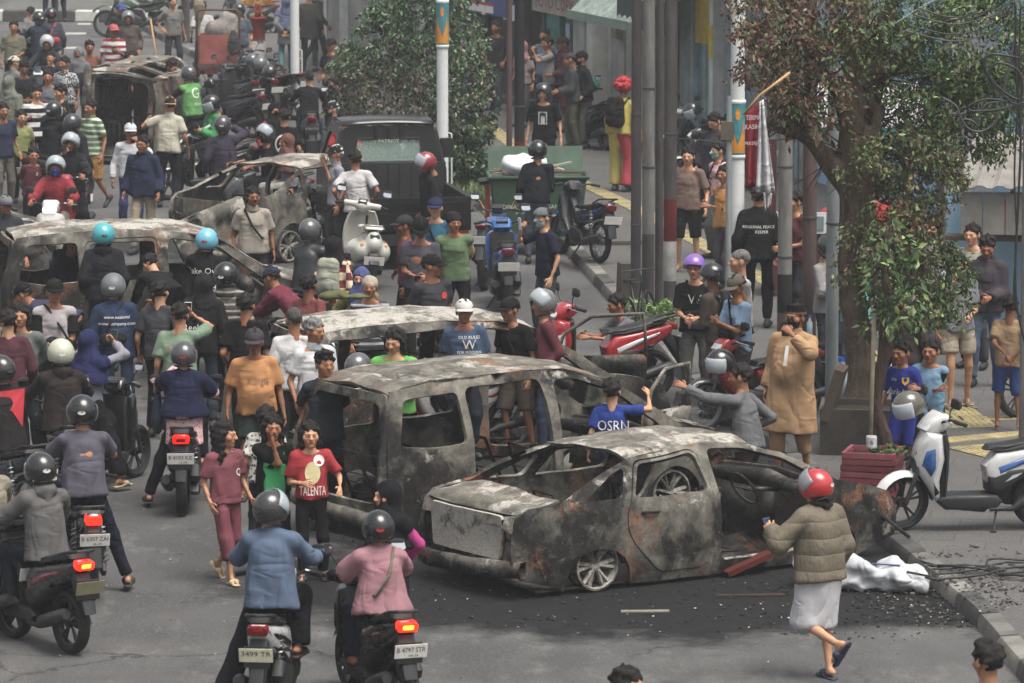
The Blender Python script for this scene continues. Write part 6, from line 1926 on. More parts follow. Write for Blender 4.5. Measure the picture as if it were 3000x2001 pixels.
def bushpts(n):
 out = []
 while len(out) < n:
  px, py = rg.uniform(970, 1440), rg.uniform(-120, 600)
  w = 60 + 165 * min(1, max(0, (py + 160) / 330)) if py < 420 else 220 - (py - 420) * .35
  cx = 1215 + (-10 if py > 150 else (150 - py) * .10)
  if abs(px - cx) > w: continue
  dy = math.sqrt(max(0, 1 - ((px - cx) / w) ** 2)) * .95
  t = rg.uniform(-1, 1); t = math.copysign(abs(t) ** .5, t)
  out.append(U(px, py, t * dy))
 return out
leaves('crown', bushpts(1000), 34, .076, pal_bush, .20, rg, bush)
leaves('crown', [U(rg.normal(1400, 26), rg.uniform(330, 620), rg.uniform(-.2, .6)) for _ in range(60)], 18, .11, lambda c, r, p: lerpc(BG1, BG2, r.rand()), .18, rg, bush)
# ---- weeds and grass at the foot of the poles
def grass(label, px, rx, ry, n, hgt, zb, col=(S((70, 92, 52)), S((116, 132, 76)))):
 p = G(px[0], px[1], zb); V = []; F = []; C = []
 for i in range(n):
  a, r = rg.uniform(0, 6.28), math.sqrt(rg.rand()); b = np.array([p.x + rx * r * math.cos(a), p.y + ry * r * math.sin(a), zb]); d = np.array([rg.normal() * .4, rg.normal() * .4, 1.0]); h_ = hgt * rg.uniform(.4, 1.2); s = np.array([rg.normal(), rg.normal(), 0]) * .008
  o = len(V); V += [b - s, b + s, b + d * h_]; F.append((o, o + 1, o + 2)); C += [lerpc(col[0], col[1], rg.rand())] * 3
 me = mesh_np('grass', np.array(V), np.array(F), False, LEAF); ca = me.color_attributes.new('Col', 'FLOAT_COLOR', 'POINT'); cc = np.ones((len(V), 4), np.float32); cc[:, :3] = np.array(C); ca.data.foreach_set('color', cc.ravel())
 o = link('grass', me); tag(o, label, 'grass', None, 'stuff'); return o
grass('grass growing round the foot of the roadside bush', (1330, 545), 1.0, 2.6, 2600, .12, PAVE)
grass('weeds on the earth by the white lamp post', (1390, 525), .35, 1.4, 900, .10, PAVE)
wd = thing('weed_plant', 'leafy green weed at the foot of the pole cluster', 'plant', (0, 0, 0)); c0 = G(1900, 970, PAVE)
leaves('leaves', [c0 + Vector((rg.uniform(-.3, .35), rg.uniform(-.3, .3), rg.uniform(.05, .4))) for _ in range(60)], 14, .06, lambda c, r, p: lerpc(S((84, 116, 62)), S((140, 166, 96)), r.rand()), .08, rg, wd, -.1)
# ------------------------------------------------------------------ the wrecks
SOOT = burnt(3, .25, -.2, 1.9)
def car_at(px, z, u, x, face):
 """root position for a car whose body point (x lateral, u forward, z) shows at pixel px"""
 p = G(px[0], px[1], z); Rm = Matrix.Rotation(R(face), 3, 'Z'); o = Rm @ Vector((x, -u, 0)); return Vector((p.x - o.x, p.y - o.y, 0))
C1 = car_at((1750, 1735), 0.0, -1.27, -.78, 124)
burnt_car('burnt-out sedan with a white scorched boot and no front door beside the red-helmeted woman', 'sedan', C1, R(124), (burnt(1, .5, .35, 1.05), burnt(2, .45, .45, .4), SOOT, burnt(5, .25, 1.7, -.5)), missing=('near_front', 'far_front'), hood=False, seed=1, sink=.20)
C2 = car_at((1145, 1150), 1.46, -1.86, -.66, 125)
burnt_car('burnt-out people carrier with an empty tailgate behind the scorched sedan', 'mpv', C2, R(125), (burnt(11, .3, .2, .75), burnt(12, .6, .25, .4), SOOT), missing=('near_front', 'near_rear', 'far_front'), open_tail=True, seed=2, sink=.14)
C3 = car_at((925, 925), 1.58, -1.86, -.66, 112)
burnt_car('burnt-out people carrier with an ash-white roof beside the man in the blue shirt', 'mpv', C3, R(112), (burnt(21, .6, .3, .9), burnt(22, .35, .9, 0), SOOT), missing=('near_front', 'far_front', 'near_rear'), open_tail=True, seed=4, sink=.22, hood=False)
C4 = car_at((45, 672), 1.58, -1.86, -.66, 102)
burnt_car('long burnt-out people carrier next to the two turquoise helmets', 'mpv', C4, R(102), (burnt(31, .4, .35, .8), burnt(32, .45, .7, .1), SOOT), missing=('near_front',), open_tail=True, seed=5, sink=.14)
C5 = car_at((850, 770), 0.0, -1.27, -.78, 140)
burnt_car('burnt-out hatchback shell with bare pillars behind the man in the beige polo shirt', 'sedan', C5, R(140), (burnt(41, .3, .45, .6), burnt(42, .5, .6, .2), SOOT), missing=('near_front', 'far_front', 'far_rear', 'near_rear'), hood=False, trunk=False, seed=6, sink=.04)
C6 = G(330, 475, 0)
burnt_car('burnt-out van lying overturned on its side among the crowd', 'mpv', (C6.x - .1, C6.y + 1.6, .83), 0, (burnt(51, .5, .35, .75), burnt(52, .75, .3, .5), SOOT), rot=(Matrix.Rotation(R(168), 3, 'Z') @ Matrix.Rotation(R(-90), 3, 'Y')).to_euler(), open_tail=True, seed=8, sink=0.3)
C7 = car_at((110, 640), .95, 2.0, -.80, 85)
burnt_car('burnt-out car reaching in from the edge of the view behind the red jacket', 'sedan', C7, R(85), (burnt(61, .35, .3, .9), burnt(62, .4, .6, .3), SOOT), missing=('near_front',), seed=9, sink=.12)
# a torn-off wreck door standing open beside the red motorcycle
def wreck_door(label, loc, rot, mat, frame=True, seed=3, sc=1.0):
 o = thing('car_door', label, 'car door', loc, 0, 'torn wreck doors', rot)
 outl = rounded([(-.45, 0), (-.50, .62), (.50, .66), (.48, .10), (.30, 0)], .07)
 ho = [rounded([(-.30, .12), (-.30, .42), (-.05, .42), (-.05, .12)], .08), rounded([(.05, .20), (.05, .46), (.30, .46), (.30, .20)], .07)]
 for nm, hs, dy in (('skin', [], .03), ('inner_panel', ho, -.03)):
  P, T = sheet2d(outl, hs, .14); v = [(u + dent((u, 0, z), .006, seed), dy + dent((z, u, 0), .012, seed), z) for u, z in P]
  V, F = solid(v, T, .012); link(nm, mesh_np(nm, V, F, True, mat), o)
 if frame: MB().tube([(-.49, 0, .6), (-.40, .0, .86), (-.10, 0, 1.06), (.46, 0, 1.10), (.49, 0, .64)], .022, 6).build('window_frame', mat, o, True)
 MB().lathe([(.09, -.05), (.075, -.06), (.02, -.04), (.001, -.04)], 'y', 14, (-.18, 0, .52)).build('speaker', plain((46, 44, 42), .9), o)
 o.scale = (sc,) * 3; return o
wreck_door('scorched car door with its window frame, open in front of the red motorcycle', G(1760, 1215, .28) + Vector((0, 0, 0)), (0, R(0), R(-8)), burnt(70, .2, .35, .6))
wreck_door('bent scorched door frame under the hands of the two boys', G(1950, 1380, .35), (0, R(4), R(62)), burnt(73, .5, .5, .3), sc=.95)
wreck_door('scorched door swung open in the bare hatchback', G(650, 760, .45), (R(-6), R(-18), R(20)), burnt(75, .4, .8, .1), False, sc=1.1)
# ------------------------------------------------------------------ black pickup truck
def pickup():
 p = G(1205, 790); rz = R(190)
 o = thing('pickup_truck', 'black pickup truck seen from behind with clear rear window and closed tailgate', 'truck', p, rz)
 blk = glossy((26, 27, 29), .3, .4); ft = plain((30, 31, 33), .5, 0, .15); L = 0.0
 # local: faces -y, tail at +y; tailgate plane y = 0 here, cab 1.9 m ahead
 W = .82
 for s in (-1, 1):
  m = MB(); m.box((s * W, -1.0, .78), (.06, 2.0, .48)); m.box((s * (W + .035), -1.0, .99), (.05, 2.0, .05)); m.build('bed_side', blk, o)
  for k in range(5): MB().box((s * (W + .045), -.25 - k * .38, .76), (.03, .05, .42)).build('bed_rib', blk, o)
 tg = MB().box((0, 0, .78), (1.64, .05, .46)).build('tailgate', blk, o)
 for z in (.62, .78, .93): MB().box((0, .035, z), (1.56, .025, .03)).build('pressing', blk, tg)
 MB().box((0, -1.0, .56), (1.6, 2.0, .05)).build('bed_floor', ft, o)
 m = MB(); m.box((0, -1.98, .95), (1.62, .05, .75)); hb = m.build('headboard', ft, o)
 for k in range(9): MB().box((-.68 + k * .17, -1.945, .98), (.06, .03, .62)).build('rib', ft, hb)
 # cab: rear wall with real window opening
 outl = rounded([(-.80, .60), (.80, .60), (.78, 1.25), (.66, 1.84), (-.66, 1.84), (-.78, 1.25)], .1); ho = rounded([(-.50, 1.32), (.50, 1.32), (.46, 1.66), (-.46, 1.66)], .06)
 P, T = sheet2d(outl, [ho], .15); V, F = solid([(x, -2.08 - .10 * max(0, z - 1.2), z) for x, z in P], [tuple(reversed(t)) for t in T], .05); link('cab_back', mesh_np('cab_back', V, F, False, blk), o)
 gl = MB().slab([(0, 0), (.001, 0)], .1, .0) if False else None
 g = MB(); g.add([(-.50, -2.10, 1.32), (.50, -2.10, 1.32), (.46, -2.135, 1.66), (-.46, -2.135, 1.66)], [(0, 1, 2, 3)]); g.build('rear_window', clear_glass((190, 215, 205), .35), o)
 fr = MB(); fr.tube([(-.50, -2.085, 1.32), (.50, -2.085, 1.32), (.46, -2.12, 1.66), (-.46, -2.12, 1.66), (-.50, -2.085, 1.32)], .018, 6); fr.build('window_seal', plain((18, 18, 19), .6), o)
 rows = []
 for y_, z, w in ((-2.10, 1.84, .66), (-2.3, 1.88, .66), (-2.8, 1.89, .66), (-3.15, 1.84, .66)): rows.append([(x * w, y_, z + .03 * (1 - x * x)) for x in np.linspace(-1, 1, 7)])
 m = MB().grid(rows); V, F = solid(m.v, m.f, .03); link('cab_roof', mesh_np('cab_roof', V, F, True, blk), o)
 for k in (-.18, 0, .18): MB().box((k, -2.10, 1.76), (.05, .03, .14)).build('pressing', blk, o)
 for s in (-1, 1):
  P, T = sheet2d(rounded([(2.08, .45), (2.06, 1.25), (2.16, 1.84), (3.15, 1.84), (3.62, 1.2), (3.75, .8), (3.75, .45)], .06), [rounded([(2.25, 1.25), (2.28, 1.70), (3.05, 1.70), (3.42, 1.25)], .06)], .18)
  V, F = solid([(s * (.80 - .14 * max(0, z - 1.2) / .64), -u, z) for u, z in P], T if s > 0 else [tuple(reversed(t)) for t in T], .04); link('door', mesh_np('door', V, F, False, blk), o)
  mi = MB().slab([(2.95 - .06, 1.30), (2.95 - .06, 1.58), (2.95 + .06, 1.58), (2.95 + .06, 1.30)], .10, .03, None, s * .98).build('wing_mirror', plain((24, 24, 25), .5), o, False, 40)
  MB().tube([(s * .78, -3.1, 1.35), (s * .95, -2.98, 1.40)], .018, 6).build('mirror_arm', plain((24, 24, 25), .5), mi)
  w = MB().lathe([(.20, -.08), (.29, -.085), (.30, 0), (.29, .085), (.20, .08), (.001, .06)], 'x', 24, (s * .68, -.75, .30)).build('wheel', plain((24, 24, 24), .8), o, False, 40)
  w = MB().lathe([(.20, -.08), (.29, -.085), (.30, 0), (.29, .085), (.20, .08), (.001, .06)], 'x', 24, (s * .68, -3.0, .30)).build('wheel', plain((24, 24, 24), .8), o, False, 40)
  MB().box((s * .74, .02, .48), (.14, .06, .12)).build('tail_lamp', plain((120, 30, 26), .3), o)
 MB().box((0, -2.5, .85), (1.3, .5, .55)).build('seat_bench', plain((50, 52, 54), .8), o); MB().box((0, -3.4, 1.05), (1.4, .25, .3)).build('dashboard', plain((70, 74, 74), .7), o)
 g = MB(); g.add([(-.66, -3.62, 1.2), (.66, -3.62, 1.2), (.56, -3.15, 1.82), (-.56, -3.15, 1.82)], [(3, 2, 1, 0)]); g.build('windscreen', clear_glass((190, 215, 205), .3), o)
 MB().box((0, -3.66, .82), (1.56, .14, .78)).build('nose', blk, o); MB().box((0, -1.7, .42), (1.2, 3.6, .14)).build('chassis', plain((28, 28, 28), .8), o)
 MB().box((0, .03, .44), (1.6, .10, .12)).build('rear_bumper', plain((28, 28, 29), .5), o)
 lettering('D 8137 NP', .13, plain((120, 122, 124), .7), o, (-.05, .092, .44), (0, 0, math.pi), .62)
 st = lettering('PATRIOT', .07, plain((214, 210, 200), .6), o, (0, -2.088, 1.625), (R(5), 0, math.pi), .30)
 f_ = Field((-.7, -.9, .55), (.7, 0.0, 1.2), .035); f_.ball((.3, -.4, .68), (.3, .28, .2), .06); f_.ball((-.2, -.45, .66), (.28, .25, .16), .06); f_.folds(.02, 2, 16); v_, q_ = f_.nets()
 tb = link('plastic_sack', mesh_np('plastic_sack', v_, q_, True, plain((205, 208, 210), .25))); tb.matrix_world = Matrix.Translation(p) @ Matrix.Rotation(rz, 4, 'Z'); tag(tb, 'crumpled clear plastic sack lying in the bed of the black pickup', 'sack')
 return o
pickup()
# ------------------------------------------------------------------ rubbish bin, carts and small things
def bin_():
 o = thing('rubbish_bin', 'large green wheeled rubbish bin overflowing with waste behind the old motorcycle', 'bin', G(1575, 715, PAVE), R(3))
 gm = plain((58, 84, 66), .55, 0, .2, 4)
 rows = []
 for z, w, d in ((.14, .58, .34), (.5, .63, .38), (.95, .68, .42), (1.0, .70, .44), (1.02, .70, .44)):
  rows.append([(x * w, y_ * d, z) for x, y_ in ((-1, -1), (-.5, -1), (0, -1), (.5, -1), (1, -1), (1, 0), (1, 1), (0, 1), (-1, 1), (-1, 0))])
 m = MB().grid(rows, True); m.f.append(tuple(range(9, -1, -1))); V, F = solid(m.v, m.f[:-1], .025); link('tub', mesh_np('tub', V, F, False, gm), o)
 MB().box((0, 0, .16), (1.1, .62, .03)).build('bottom', gm, o)
 MB().tube([(-.71, -.45, 1.0), (.71, -.45, 1.0), (.71, .45, 1.0), (-.71, .45, 1.0), (-.71, -.45, 1.0)], .028, 8).build('rim', gm, o, True)
 MB().box((0, .58, 1.12), (1.38, .05, .5), (R(-20), 0, 0)).build('lid', gm, o)
 for x in (-.5, .5):
  for y_ in (-.28, .28): MB().lathe([(.03, -.03), (.09, -.03), (.095, 0), (.09, .03), (.03, .03)], 'x', 14, (x, y_, .092)).build('wheel', plain((30, 30, 30), .8), o)
 MB().box((-.73, -.1, .62), (.06, .16, .7)).build('lift_bracket', plain((170, 66, 38), .5), o); MB().tube([(-.7, -.2, .95), (-.86, -.2, .93)], .05, 8).build('handle', plain((36, 40, 40), .6), o)
 lettering('DINAS LINGKUNGAN', .085, plain((190, 196, 190), .8), o, (-.12, -.395, .58), (R(-4), 0, 0), .8); lettering('PROV. DKI', .07, plain((190, 196, 190), .8), o, (-.12, -.39, .49), (R(-4), 0, 0), .42)
 rgb = random.Random(4); ld = o.location
 for i in range(9):
  q = MB().box((0, 0, 0), (rgb.uniform(.35, .8), rgb.uniform(.03, .08), rgb.uniform(.02, .04))).build('wood_scrap', concrete(((140, 124, 104), (108, 96, 82), (168, 160, 146))[i % 3], 'scrap', 5, .3)); q.location = ld + Vector((rgb.uniform(-.45, .5), rgb.uniform(-.2, .25), rgb.uniform(.98, 1.12))); q.rotation_euler = (rgb.uniform(-.1, .1), rgb.uniform(-.25, .25), rgb.uniform(-.7, .7)); tag(q, 'strip of waste wood on top of the green rubbish bin', 'wood', 'waste wood in the bin')
 for i, (x, w) in enumerate(((-.30, .24), (-.08, .2))):
  f_ = Field((-.4, -.4, -.3), (.4, .4, .3), .03); f_.ball((0, 0, 0), (w, w * .9, w * .75), .05); f_.ball((.1, 0, .05), (w * .6,) * 3, .05); f_.folds(.025, 5 + i, 22); v_, q_ = f_.nets(); s_ = link('waste_bag', mesh_np('waste_bag', v_, q_, True, plain((208, 212, 216), .3))); s_.location = ld + Vector((x, -.05, 1.12)); tag(s_, ('bulging' if i == 0 else 'smaller') + ' white plastic bag on top of the green rubbish bin', 'bag')
bin_()
def cart():
 o = thing('handcart', 'red-brown sweeper handcart with a tall tube frame at the top of the street', 'cart', G(640, 262), R(4))
 rm = plain((150, 82, 74), .7, 0, .2, 3); tb = plain((84, 62, 58), .6, 0, .2)
 for c, sz in (((0, -.35, .75), (.78, .04, .80)), ((0, .35, .75), (.78, .04, .80)), ((-.39, 0, .75), (.04, .70, .80)), ((.39, 0, .75), (.04, .70, .80)), ((0, 0, .36), (.78, .7, .04))): fbox(o, 'side_board', c, sz, rm)
 MB().tube([(-.44, -.42, .1), (-.44, -.42, 1.62), (-.38, -.42, 1.68), (.38, -.42, 1.68), (.44, -.42, 1.62), (.44, -.42, .1)], .024, 8).build('frame', tb, o, True)
 fbox(o, 'rail', (0, -.42, .52), (.86, .05, .10), tb)
 for s in (-1, 1): MB().lathe([(.24, -.02), (.28, -.03), (.29, 0), (.28, .03), (.24, .02)], 'x', 24, (s * .5, .05, .29)).build('wheel', plain((34, 34, 34), .8), o, True)
 g = Field((-.3, -.3, -.4), (.3, .3, .3), .03); g.cone((0, 0, .1), (0, 0, -.2), .08, .16, .03, (0, 1, 0), .5); g.folds(.012, 3, 20); v_, q_ = g.nets(); s_ = link('cloth_bag', mesh_np('cloth_bag', v_, q_, True, cloth((70, 70, 68)))); s_.location = o.location + Vector((.36, -.55, 1.12)); tag(s_, 'dark grey cloth bag hanging from the handcart frame', 'bag')
 br = thing('broom', 'straw broom standing upright in the sweeper handcart', 'broom', o.location + Vector((-.40, -.1, 1.0)))
 MB().tube([(0, 0, -.5), (.02, 0, .35)], .014, 8).build('handle', plain((150, 128, 96), .7), br); g = Field((-.2, -.15, .2), (.2, .15, .9), .025); g.cone((0, 0, .32), (.02, 0, .75), .045, .13, .02, (0, 1, 0), .5); g.folds(.008, 9, 60); v_, q_ = g.nets(); link('bristles', mesh_np('bristles', v_, q_, True, plain((132, 118, 100), .9, 0, .3, 30)), br)
 g = Field((-.6, -.5, 1.0), (.6, .5, 1.7), .04); g.ball((.05, .05, 1.2), (.34, .28, .28), .05); g.ball((.2, .1, 1.42), (.2, .2, .2), .05); g.folds(.02, 6, 14); v_, q_ = g.nets(); s_ = link('tarpaulin_bundle', mesh_np('tarpaulin_bundle', v_, q_, True, cloth((150, 142, 134)))); s_.location = o.location; tag(s_, 'crumpled pale tarpaulin piled in the sweeper handcart', 'tarpaulin')
cart()
def garuda():
 p = G(757, 205); o = thing('eagle_statue', 'golden eagle statue with raised wings on a red and white gate pillar', 'statue', p, R(0))
 MB().lathe([(.16, 0), (.16, .62), (.15, .64)], 'z', 18).build('pillar_foot', concrete((196, 192, 186), 'white_pillar', 4, .3), o, True)
 MB().lathe([(.15, .64), (.15, 1.10), (.19, 1.12), (.19, 1.16), (.001, 1.16)], 'z', 18).build('pillar', concrete((150, 62, 54), 'red_pillar', 4, .3), o, True)
 gold = plain((186, 130, 58), .45, .3, .2)
 f_ = Field((-.3, -.25, 1.1), (.3, .25, 1.8), .02); f_.cone((0, 0, 1.28), (0, -.02, 1.45), .09, .08, .03); f_.ball((0, -.03, 1.56), .05, .03); f_.cone((0, -.06, 1.56), (.0, -.11, 1.54), .02, .008, .01)
 for s in (-1, 1): f_.cone((s * .05, 0, 1.25), (s * .10, -.03, 1.17), .03, .03, .02)
 f_.cone((0, .05, 1.3), (0, .08, 1.18), .05, .09, .03, (0, 1, 0), .5); v_, q_ = f_.nets(); link('eagle_body', mesh_np('eagle_body', v_, q_, True, gold), o)
 for s in (-1, 1):
  w = link('wing', None, o)
  for k in range(8):
   a = R(20 + k * 11); L = .34 + .035 * k if k < 5 else .50 - .03 * (k - 5)
   b0 = Vector((s * (.07 + .008 * k), .02, 1.40)); e = b0 + Vector((s * math.cos(a) * L, .03, math.sin(a) * L - .06)); MB().tube([b0, (b0 + e) / 2 + Vector((s * .01, 0, .015)), e], [.022, .032, .008], 6).build('feather', gold, w)
 MB().box((.0, -.09, 1.38), (.10, .02, .12)).build('shield', plain((150, 50, 46), .5), o)
garuda()
# bamboo pole stuck up behind the overturned van
bp = MB().tube([G(478, 300, .2), at_depth(441, 55, G(478, 300, .2).y)], .02, 8).build('bamboo_pole', plain((176, 140, 100), .7), None, True); tag(bp, 'bare bamboo pole leaning up behind the overturned van', 'pole')
# red and white banner on a bamboo pole
bn = thing('banner', 'red and white cloth banner hanging limp from a bamboo pole in the tree', 'banner', (0, 0, 0))
BYd = TY - .9
MB().tube([at_depth(2178, 336, BYd), at_depth(2225, 280, BYd), at_depth(2315, 212, BYd)], .014, 8).build('bamboo_pole', plain((180, 146, 100), .7), bn, True)
def drape(nm, quad, mat, n=14, wav=.03, seed=1):
 a, b, c, d = [at_depth(x, y, BYd) for x, y in quad]
 rows = []
 for i in range(n + 1):
  t = i / n; l = a.lerp(d, t); r = b.lerp(c, t)
  rows.append([l.lerp(r, k / 10) + Vector((0, wav * math.sin(k * 1.25 + seed + t * 1.2) * (.4 + t) - .012 * seed, 0)) for k in range(11)])
 m = MB().grid(rows); V, F = solid(m.v, m.f, .004); return link(nm, mesh_np(nm, V, F, True, mat), bn), rows
rdm = cloth((158, 40, 46), .1, .3); dr1, rr = drape('red_cloth', [(2183, 335), (2232, 292), (2222, 545), (2186, 548)], rdm, seed=1); dr2, _ = drape('white_cloth', [(2224, 298), (2236, 290), (2272, 570), (2212, 560)], cloth((212, 212, 214), .08, .4), wav=.05, seed=2)
drape('torn_end', [(2236, 562), (2262, 566), (2256, 600), (2240, 616)], cloth((206, 200, 200)), 6, .03, 3)
for txt, x, y, sz in (('TERIMA', 2207, 345, .07), ('KASIH', 2204, 372, .07), ('PEKERJA', 2204, 420, .05)):
 p = at_depth(x, y, BYd - .07); lettering(txt, sz, plain((216, 196, 196), .9), bn, p, (0, R(-2), 0), .15)
# white sack and waste at the kerb
f_ = Field((-.75, -.45, 0), (.75, .45, .5), .02); f_.cone((-.45, 0, .13), (.35, 0, .12), .17, .14, .08, (0, 0, 1), .8); f_.ball((.45, .02, .1), (.12, .15, .1), .06); f_.ball((-.5, .05, .2), (.2, .18, .2), .08); f_.ball((-.1, -.05, .2), (.22, .14, .12), .06); f_.ball((.15, .08, .14), (.2, .16, .12), .06); f_.folds(.034, 3, 14); f_.folds(.022, 5, 30); f_.folds(.010, 8, 62); f_.cut((0, 0, .01), (0, 0, -1)); v_, q_ = f_.nets()
s_ = link('white_sack', mesh_np('white_sack', v_, q_, True, cloth((206, 208, 212), .08, .8))); s_.location = G(2540, 1728); s_.rotation_euler = (0, 0, R(-12)); tag(s_, 'slumped white woven sack lying on the road by the kerb', 'sack')
MB().tube([(-.5, -.155, .24), (-.1, -.10, .26), (.3, -.05, .24)], .008, 5).build('cord', plain((70, 80, 130), .8), s_)
# cables and coils on the far pole
epole, er, es = pole('grey concrete pole carrying the tangled black cables', (3004, 1500), 46, cgp)
cb = plain((34, 34, 36), .5)
EY = G(3004, 1500, PAVE).y - .35
def cable(label, pts, r=.012, mat=None, Y=None, name='cable'):
 P = [at_depth(x, y, (Y or EY) + (dz[0] if dz else 0)) for x, y, *dz in pts]
 # smooth
 Q = []
 for i in range(len(P) - 1):
  p0, p1, p2, p3 = P[max(0, i - 1)], P[i], P[i + 1], P[min(len(P) - 1, i + 2)]
  for k in range(6):
   t = k / 6; Q.append(.5 * ((2 * p1) + (p2 - p0) * t + (2 * p0 - 5 * p1 + 4 * p2 - p3) * t * t + (3 * p1 - p0 - 3 * p2 + p3) * t ** 3))
 Q.append(P[-1]); o = MB().tube(Q, r, 6).build(name, mat or cb, None, True); tag(o, label, 'cable', 'cables at the tangled pole'); return o
cable('looped black cable coil low on the tangled pole', [(2990, 170), (2900, 160), (2885, 200), (2930, 260), (2990, 290), (2985, 210), (2920, 185), (2900, 230), (2960, 300)], .013)
cable('second black cable loop reaching out of the tangled pole', [(3000, 310), (2900, 290), (2840, 310), (2850, 325), (2930, 320), (3000, 300)], .011)
gc = plain((70, 71, 74), .5)
cable('grey cable dangling in a wavy loop through the leaves', [(2762, 286), (2800, 310), (2818, 350), (2840, 378), (2880, 384), (2920, 350), (2940, 270), (2960, 180), (2975, 100)], .010, gc)
cable('grey cable hooked over the wavy loop', [(2812, 368), (2825, 350), (2850, 355), (2868, 370), (2868, 340), (2890, 305), (2930, 298)], .009, gc)
cable('black cable running down the tangled pole to the ground', [(2975, 0), (2976, 200), (2990, 380), (2985, 560), (2975, 760), (2980, 900), (3005, 1010)], .012)
cable('second black cable hanging beside the concrete pole', [(2990, 0), (2984, 260), (2972, 500), (2978, 700), (2970, 870), (2990, 930)], .009)
for i, (y0, y1, y2) in enumerate(((20, 50, -40), (40, 70, -20), (75, 100, -10), (90, 120, 20), (110, 60, -60))):
 cable(('highest', 'second highest', 'middle', 'second lowest', 'lowest')[i] + ' of the sagging cables in front of the tree crown', [(2680 - i * 10, y0), (2780, y1), (2860, y1 - 10), (2930, (y1 + y2) / 2 + 10), (2985, y2)], .007, gc if i % 2 else cb)
thinw = cable('thin light wire slanting through the tree crown', [(2620, 70), (2700, 20), (2760, -10)], .006, plain((150, 150, 150), .5))
w_ = cable('thin wire stretched at waist height behind the poles', [(1975, 405, 14), (2060, 411, 14), (2130, 420, 14)], .006, cb)
# bicycle leaning at the pole cluster
bc = thing('bicycle', 'old bicycle leaning against the foot of the pole cluster', 'bicycle', G(1880, 985, PAVE), R(160), rot=(0, R(8), R(160))); bc.scale = (.8,) * 3
for u in (-.48, .48):
 w = MB().lathe([(.30, -.015), (.32, -.018), (.335, 0), (.32, .018), (.30, .015), (.30, -.015)], 'x', 28, (0, -u, .335)).build('wheel', plain((26, 26, 26), .8), bc, True)
 sp_ = MB()
 for k in range(16): sp_.tube([(0, -u, .335), (0, -u + .3 * math.cos(k * .3927), .335 + .3 * math.sin(k * .3927))], .0025, 4, False)
 sp_.build('spokes', chrome(), w)
MB().tube([(0, .48, .335), (0, .1, .33), (0, .2, .85), (0, -.34, .82), (0, .1, .33)], .016, 8).tube([(0, -.48, .335), (0, -.34, .82), (0, -.30, .98)], .016, 8).build('frame', plain((50, 54, 58), .4), bc, True)
MB().tube([(-.28, -.18, 1.0), (-.15, -.30, 1.0), (.15, -.30, 1.0), (.28, -.18, 1.0)], .013, 8).build('handlebar', plain((60, 62, 64), .4), bc, True); MB().slab([(-.34, .87), (-.34, .91), (-.08, .90), (-.08, .88)], .07, .02).build('saddle', plain((24, 24, 24), .6), bc)
# stone block and timber bits
for lab, px, sz, rot, col in (('rough stone block at the foot of the pole cluster', (1838, 935), (.25, .3, .6), .2, (96, 90, 84)), ('broken concrete lump at the kerb near the grey trousers', (2040, 1185), (.5, .25, .14), .1, (104, 100, 96)), ('broken kerb piece behind the crouching youth', (2040, 1330), (.35, .3, .28), .5, (100, 92, 84))):
 m = MB().box((0, 0, sz[2] / 2), sz, None, .85); o = m.build('stone_block', concrete(col, 'stone', 4, .4)); p = G(px[0], px[1]); o.location = (p.x, p.y, ground_z(p.x, p.y)); o.rotation_euler = (0, 0, rot); tag(o, lab, 'stone')
for lab, px, L, rz, col, tz in (('charred plank lying in the gutter by the white sack', (2690, 1690), .8, 1.2, (40, 38, 36), 0), ('orange-brown broom handle lying behind the sedan', (2230, 1290), .5, .5, (132, 88, 44), .35), ('thin pale batten on the road before the sedan', (1890, 1795), .42, .05, (170, 164, 150), 0), ('reddish batten on the road before the front wheel', (2200, 1748), .6, .06, (84, 66, 58), 0), ('red dented panel fallen against the sill of the sedan', (2190, 1685), .5, .5, (84, 36, 30), .3), ('low timber baulk under the parked old motorcycle', (1720, 745), 1.6, .12, (92, 84, 76), 0)):
 w = .07 if 'panel' in lab or 'baulk' in lab else .025
 o = MB().box((0, 0, w * .4), (L, w * (1.8 if 'panel' in lab else 1), w * .7), (0, -tz, 0)).build('timber', concrete(col, 'timber', 6, .35)); p = G(px[0], px[1]); o.location = (p.x, p.y, ground_z(p.x, p.y) + .004 + (L * .5 * math.sin(tz) if tz else 0)); o.rotation_euler = (0, 0, rz); tag(o, lab, 'timber')
# black cables dumped on the footway
for i in range(7):
 c = G(2850 + 22 * i, 1700 - 6 * i, PAVE); rgc = random.Random(i); pts = [c + Vector((.5 * t + .1 * math.sin(t * 5 + i), .25 * math.sin(t * 3 + i * 1.3), .025 + .03 * abs(math.sin(t * 4 + i)))) for t in np.linspace(-1.2, 1.6, 14)]
 o = MB().tube(pts, .011, 5).build('dumped_cable', cb, None, True); tag(o, 'black cable dumped in a loose tangle on the footway', 'cable', 'cables dumped on the footway')
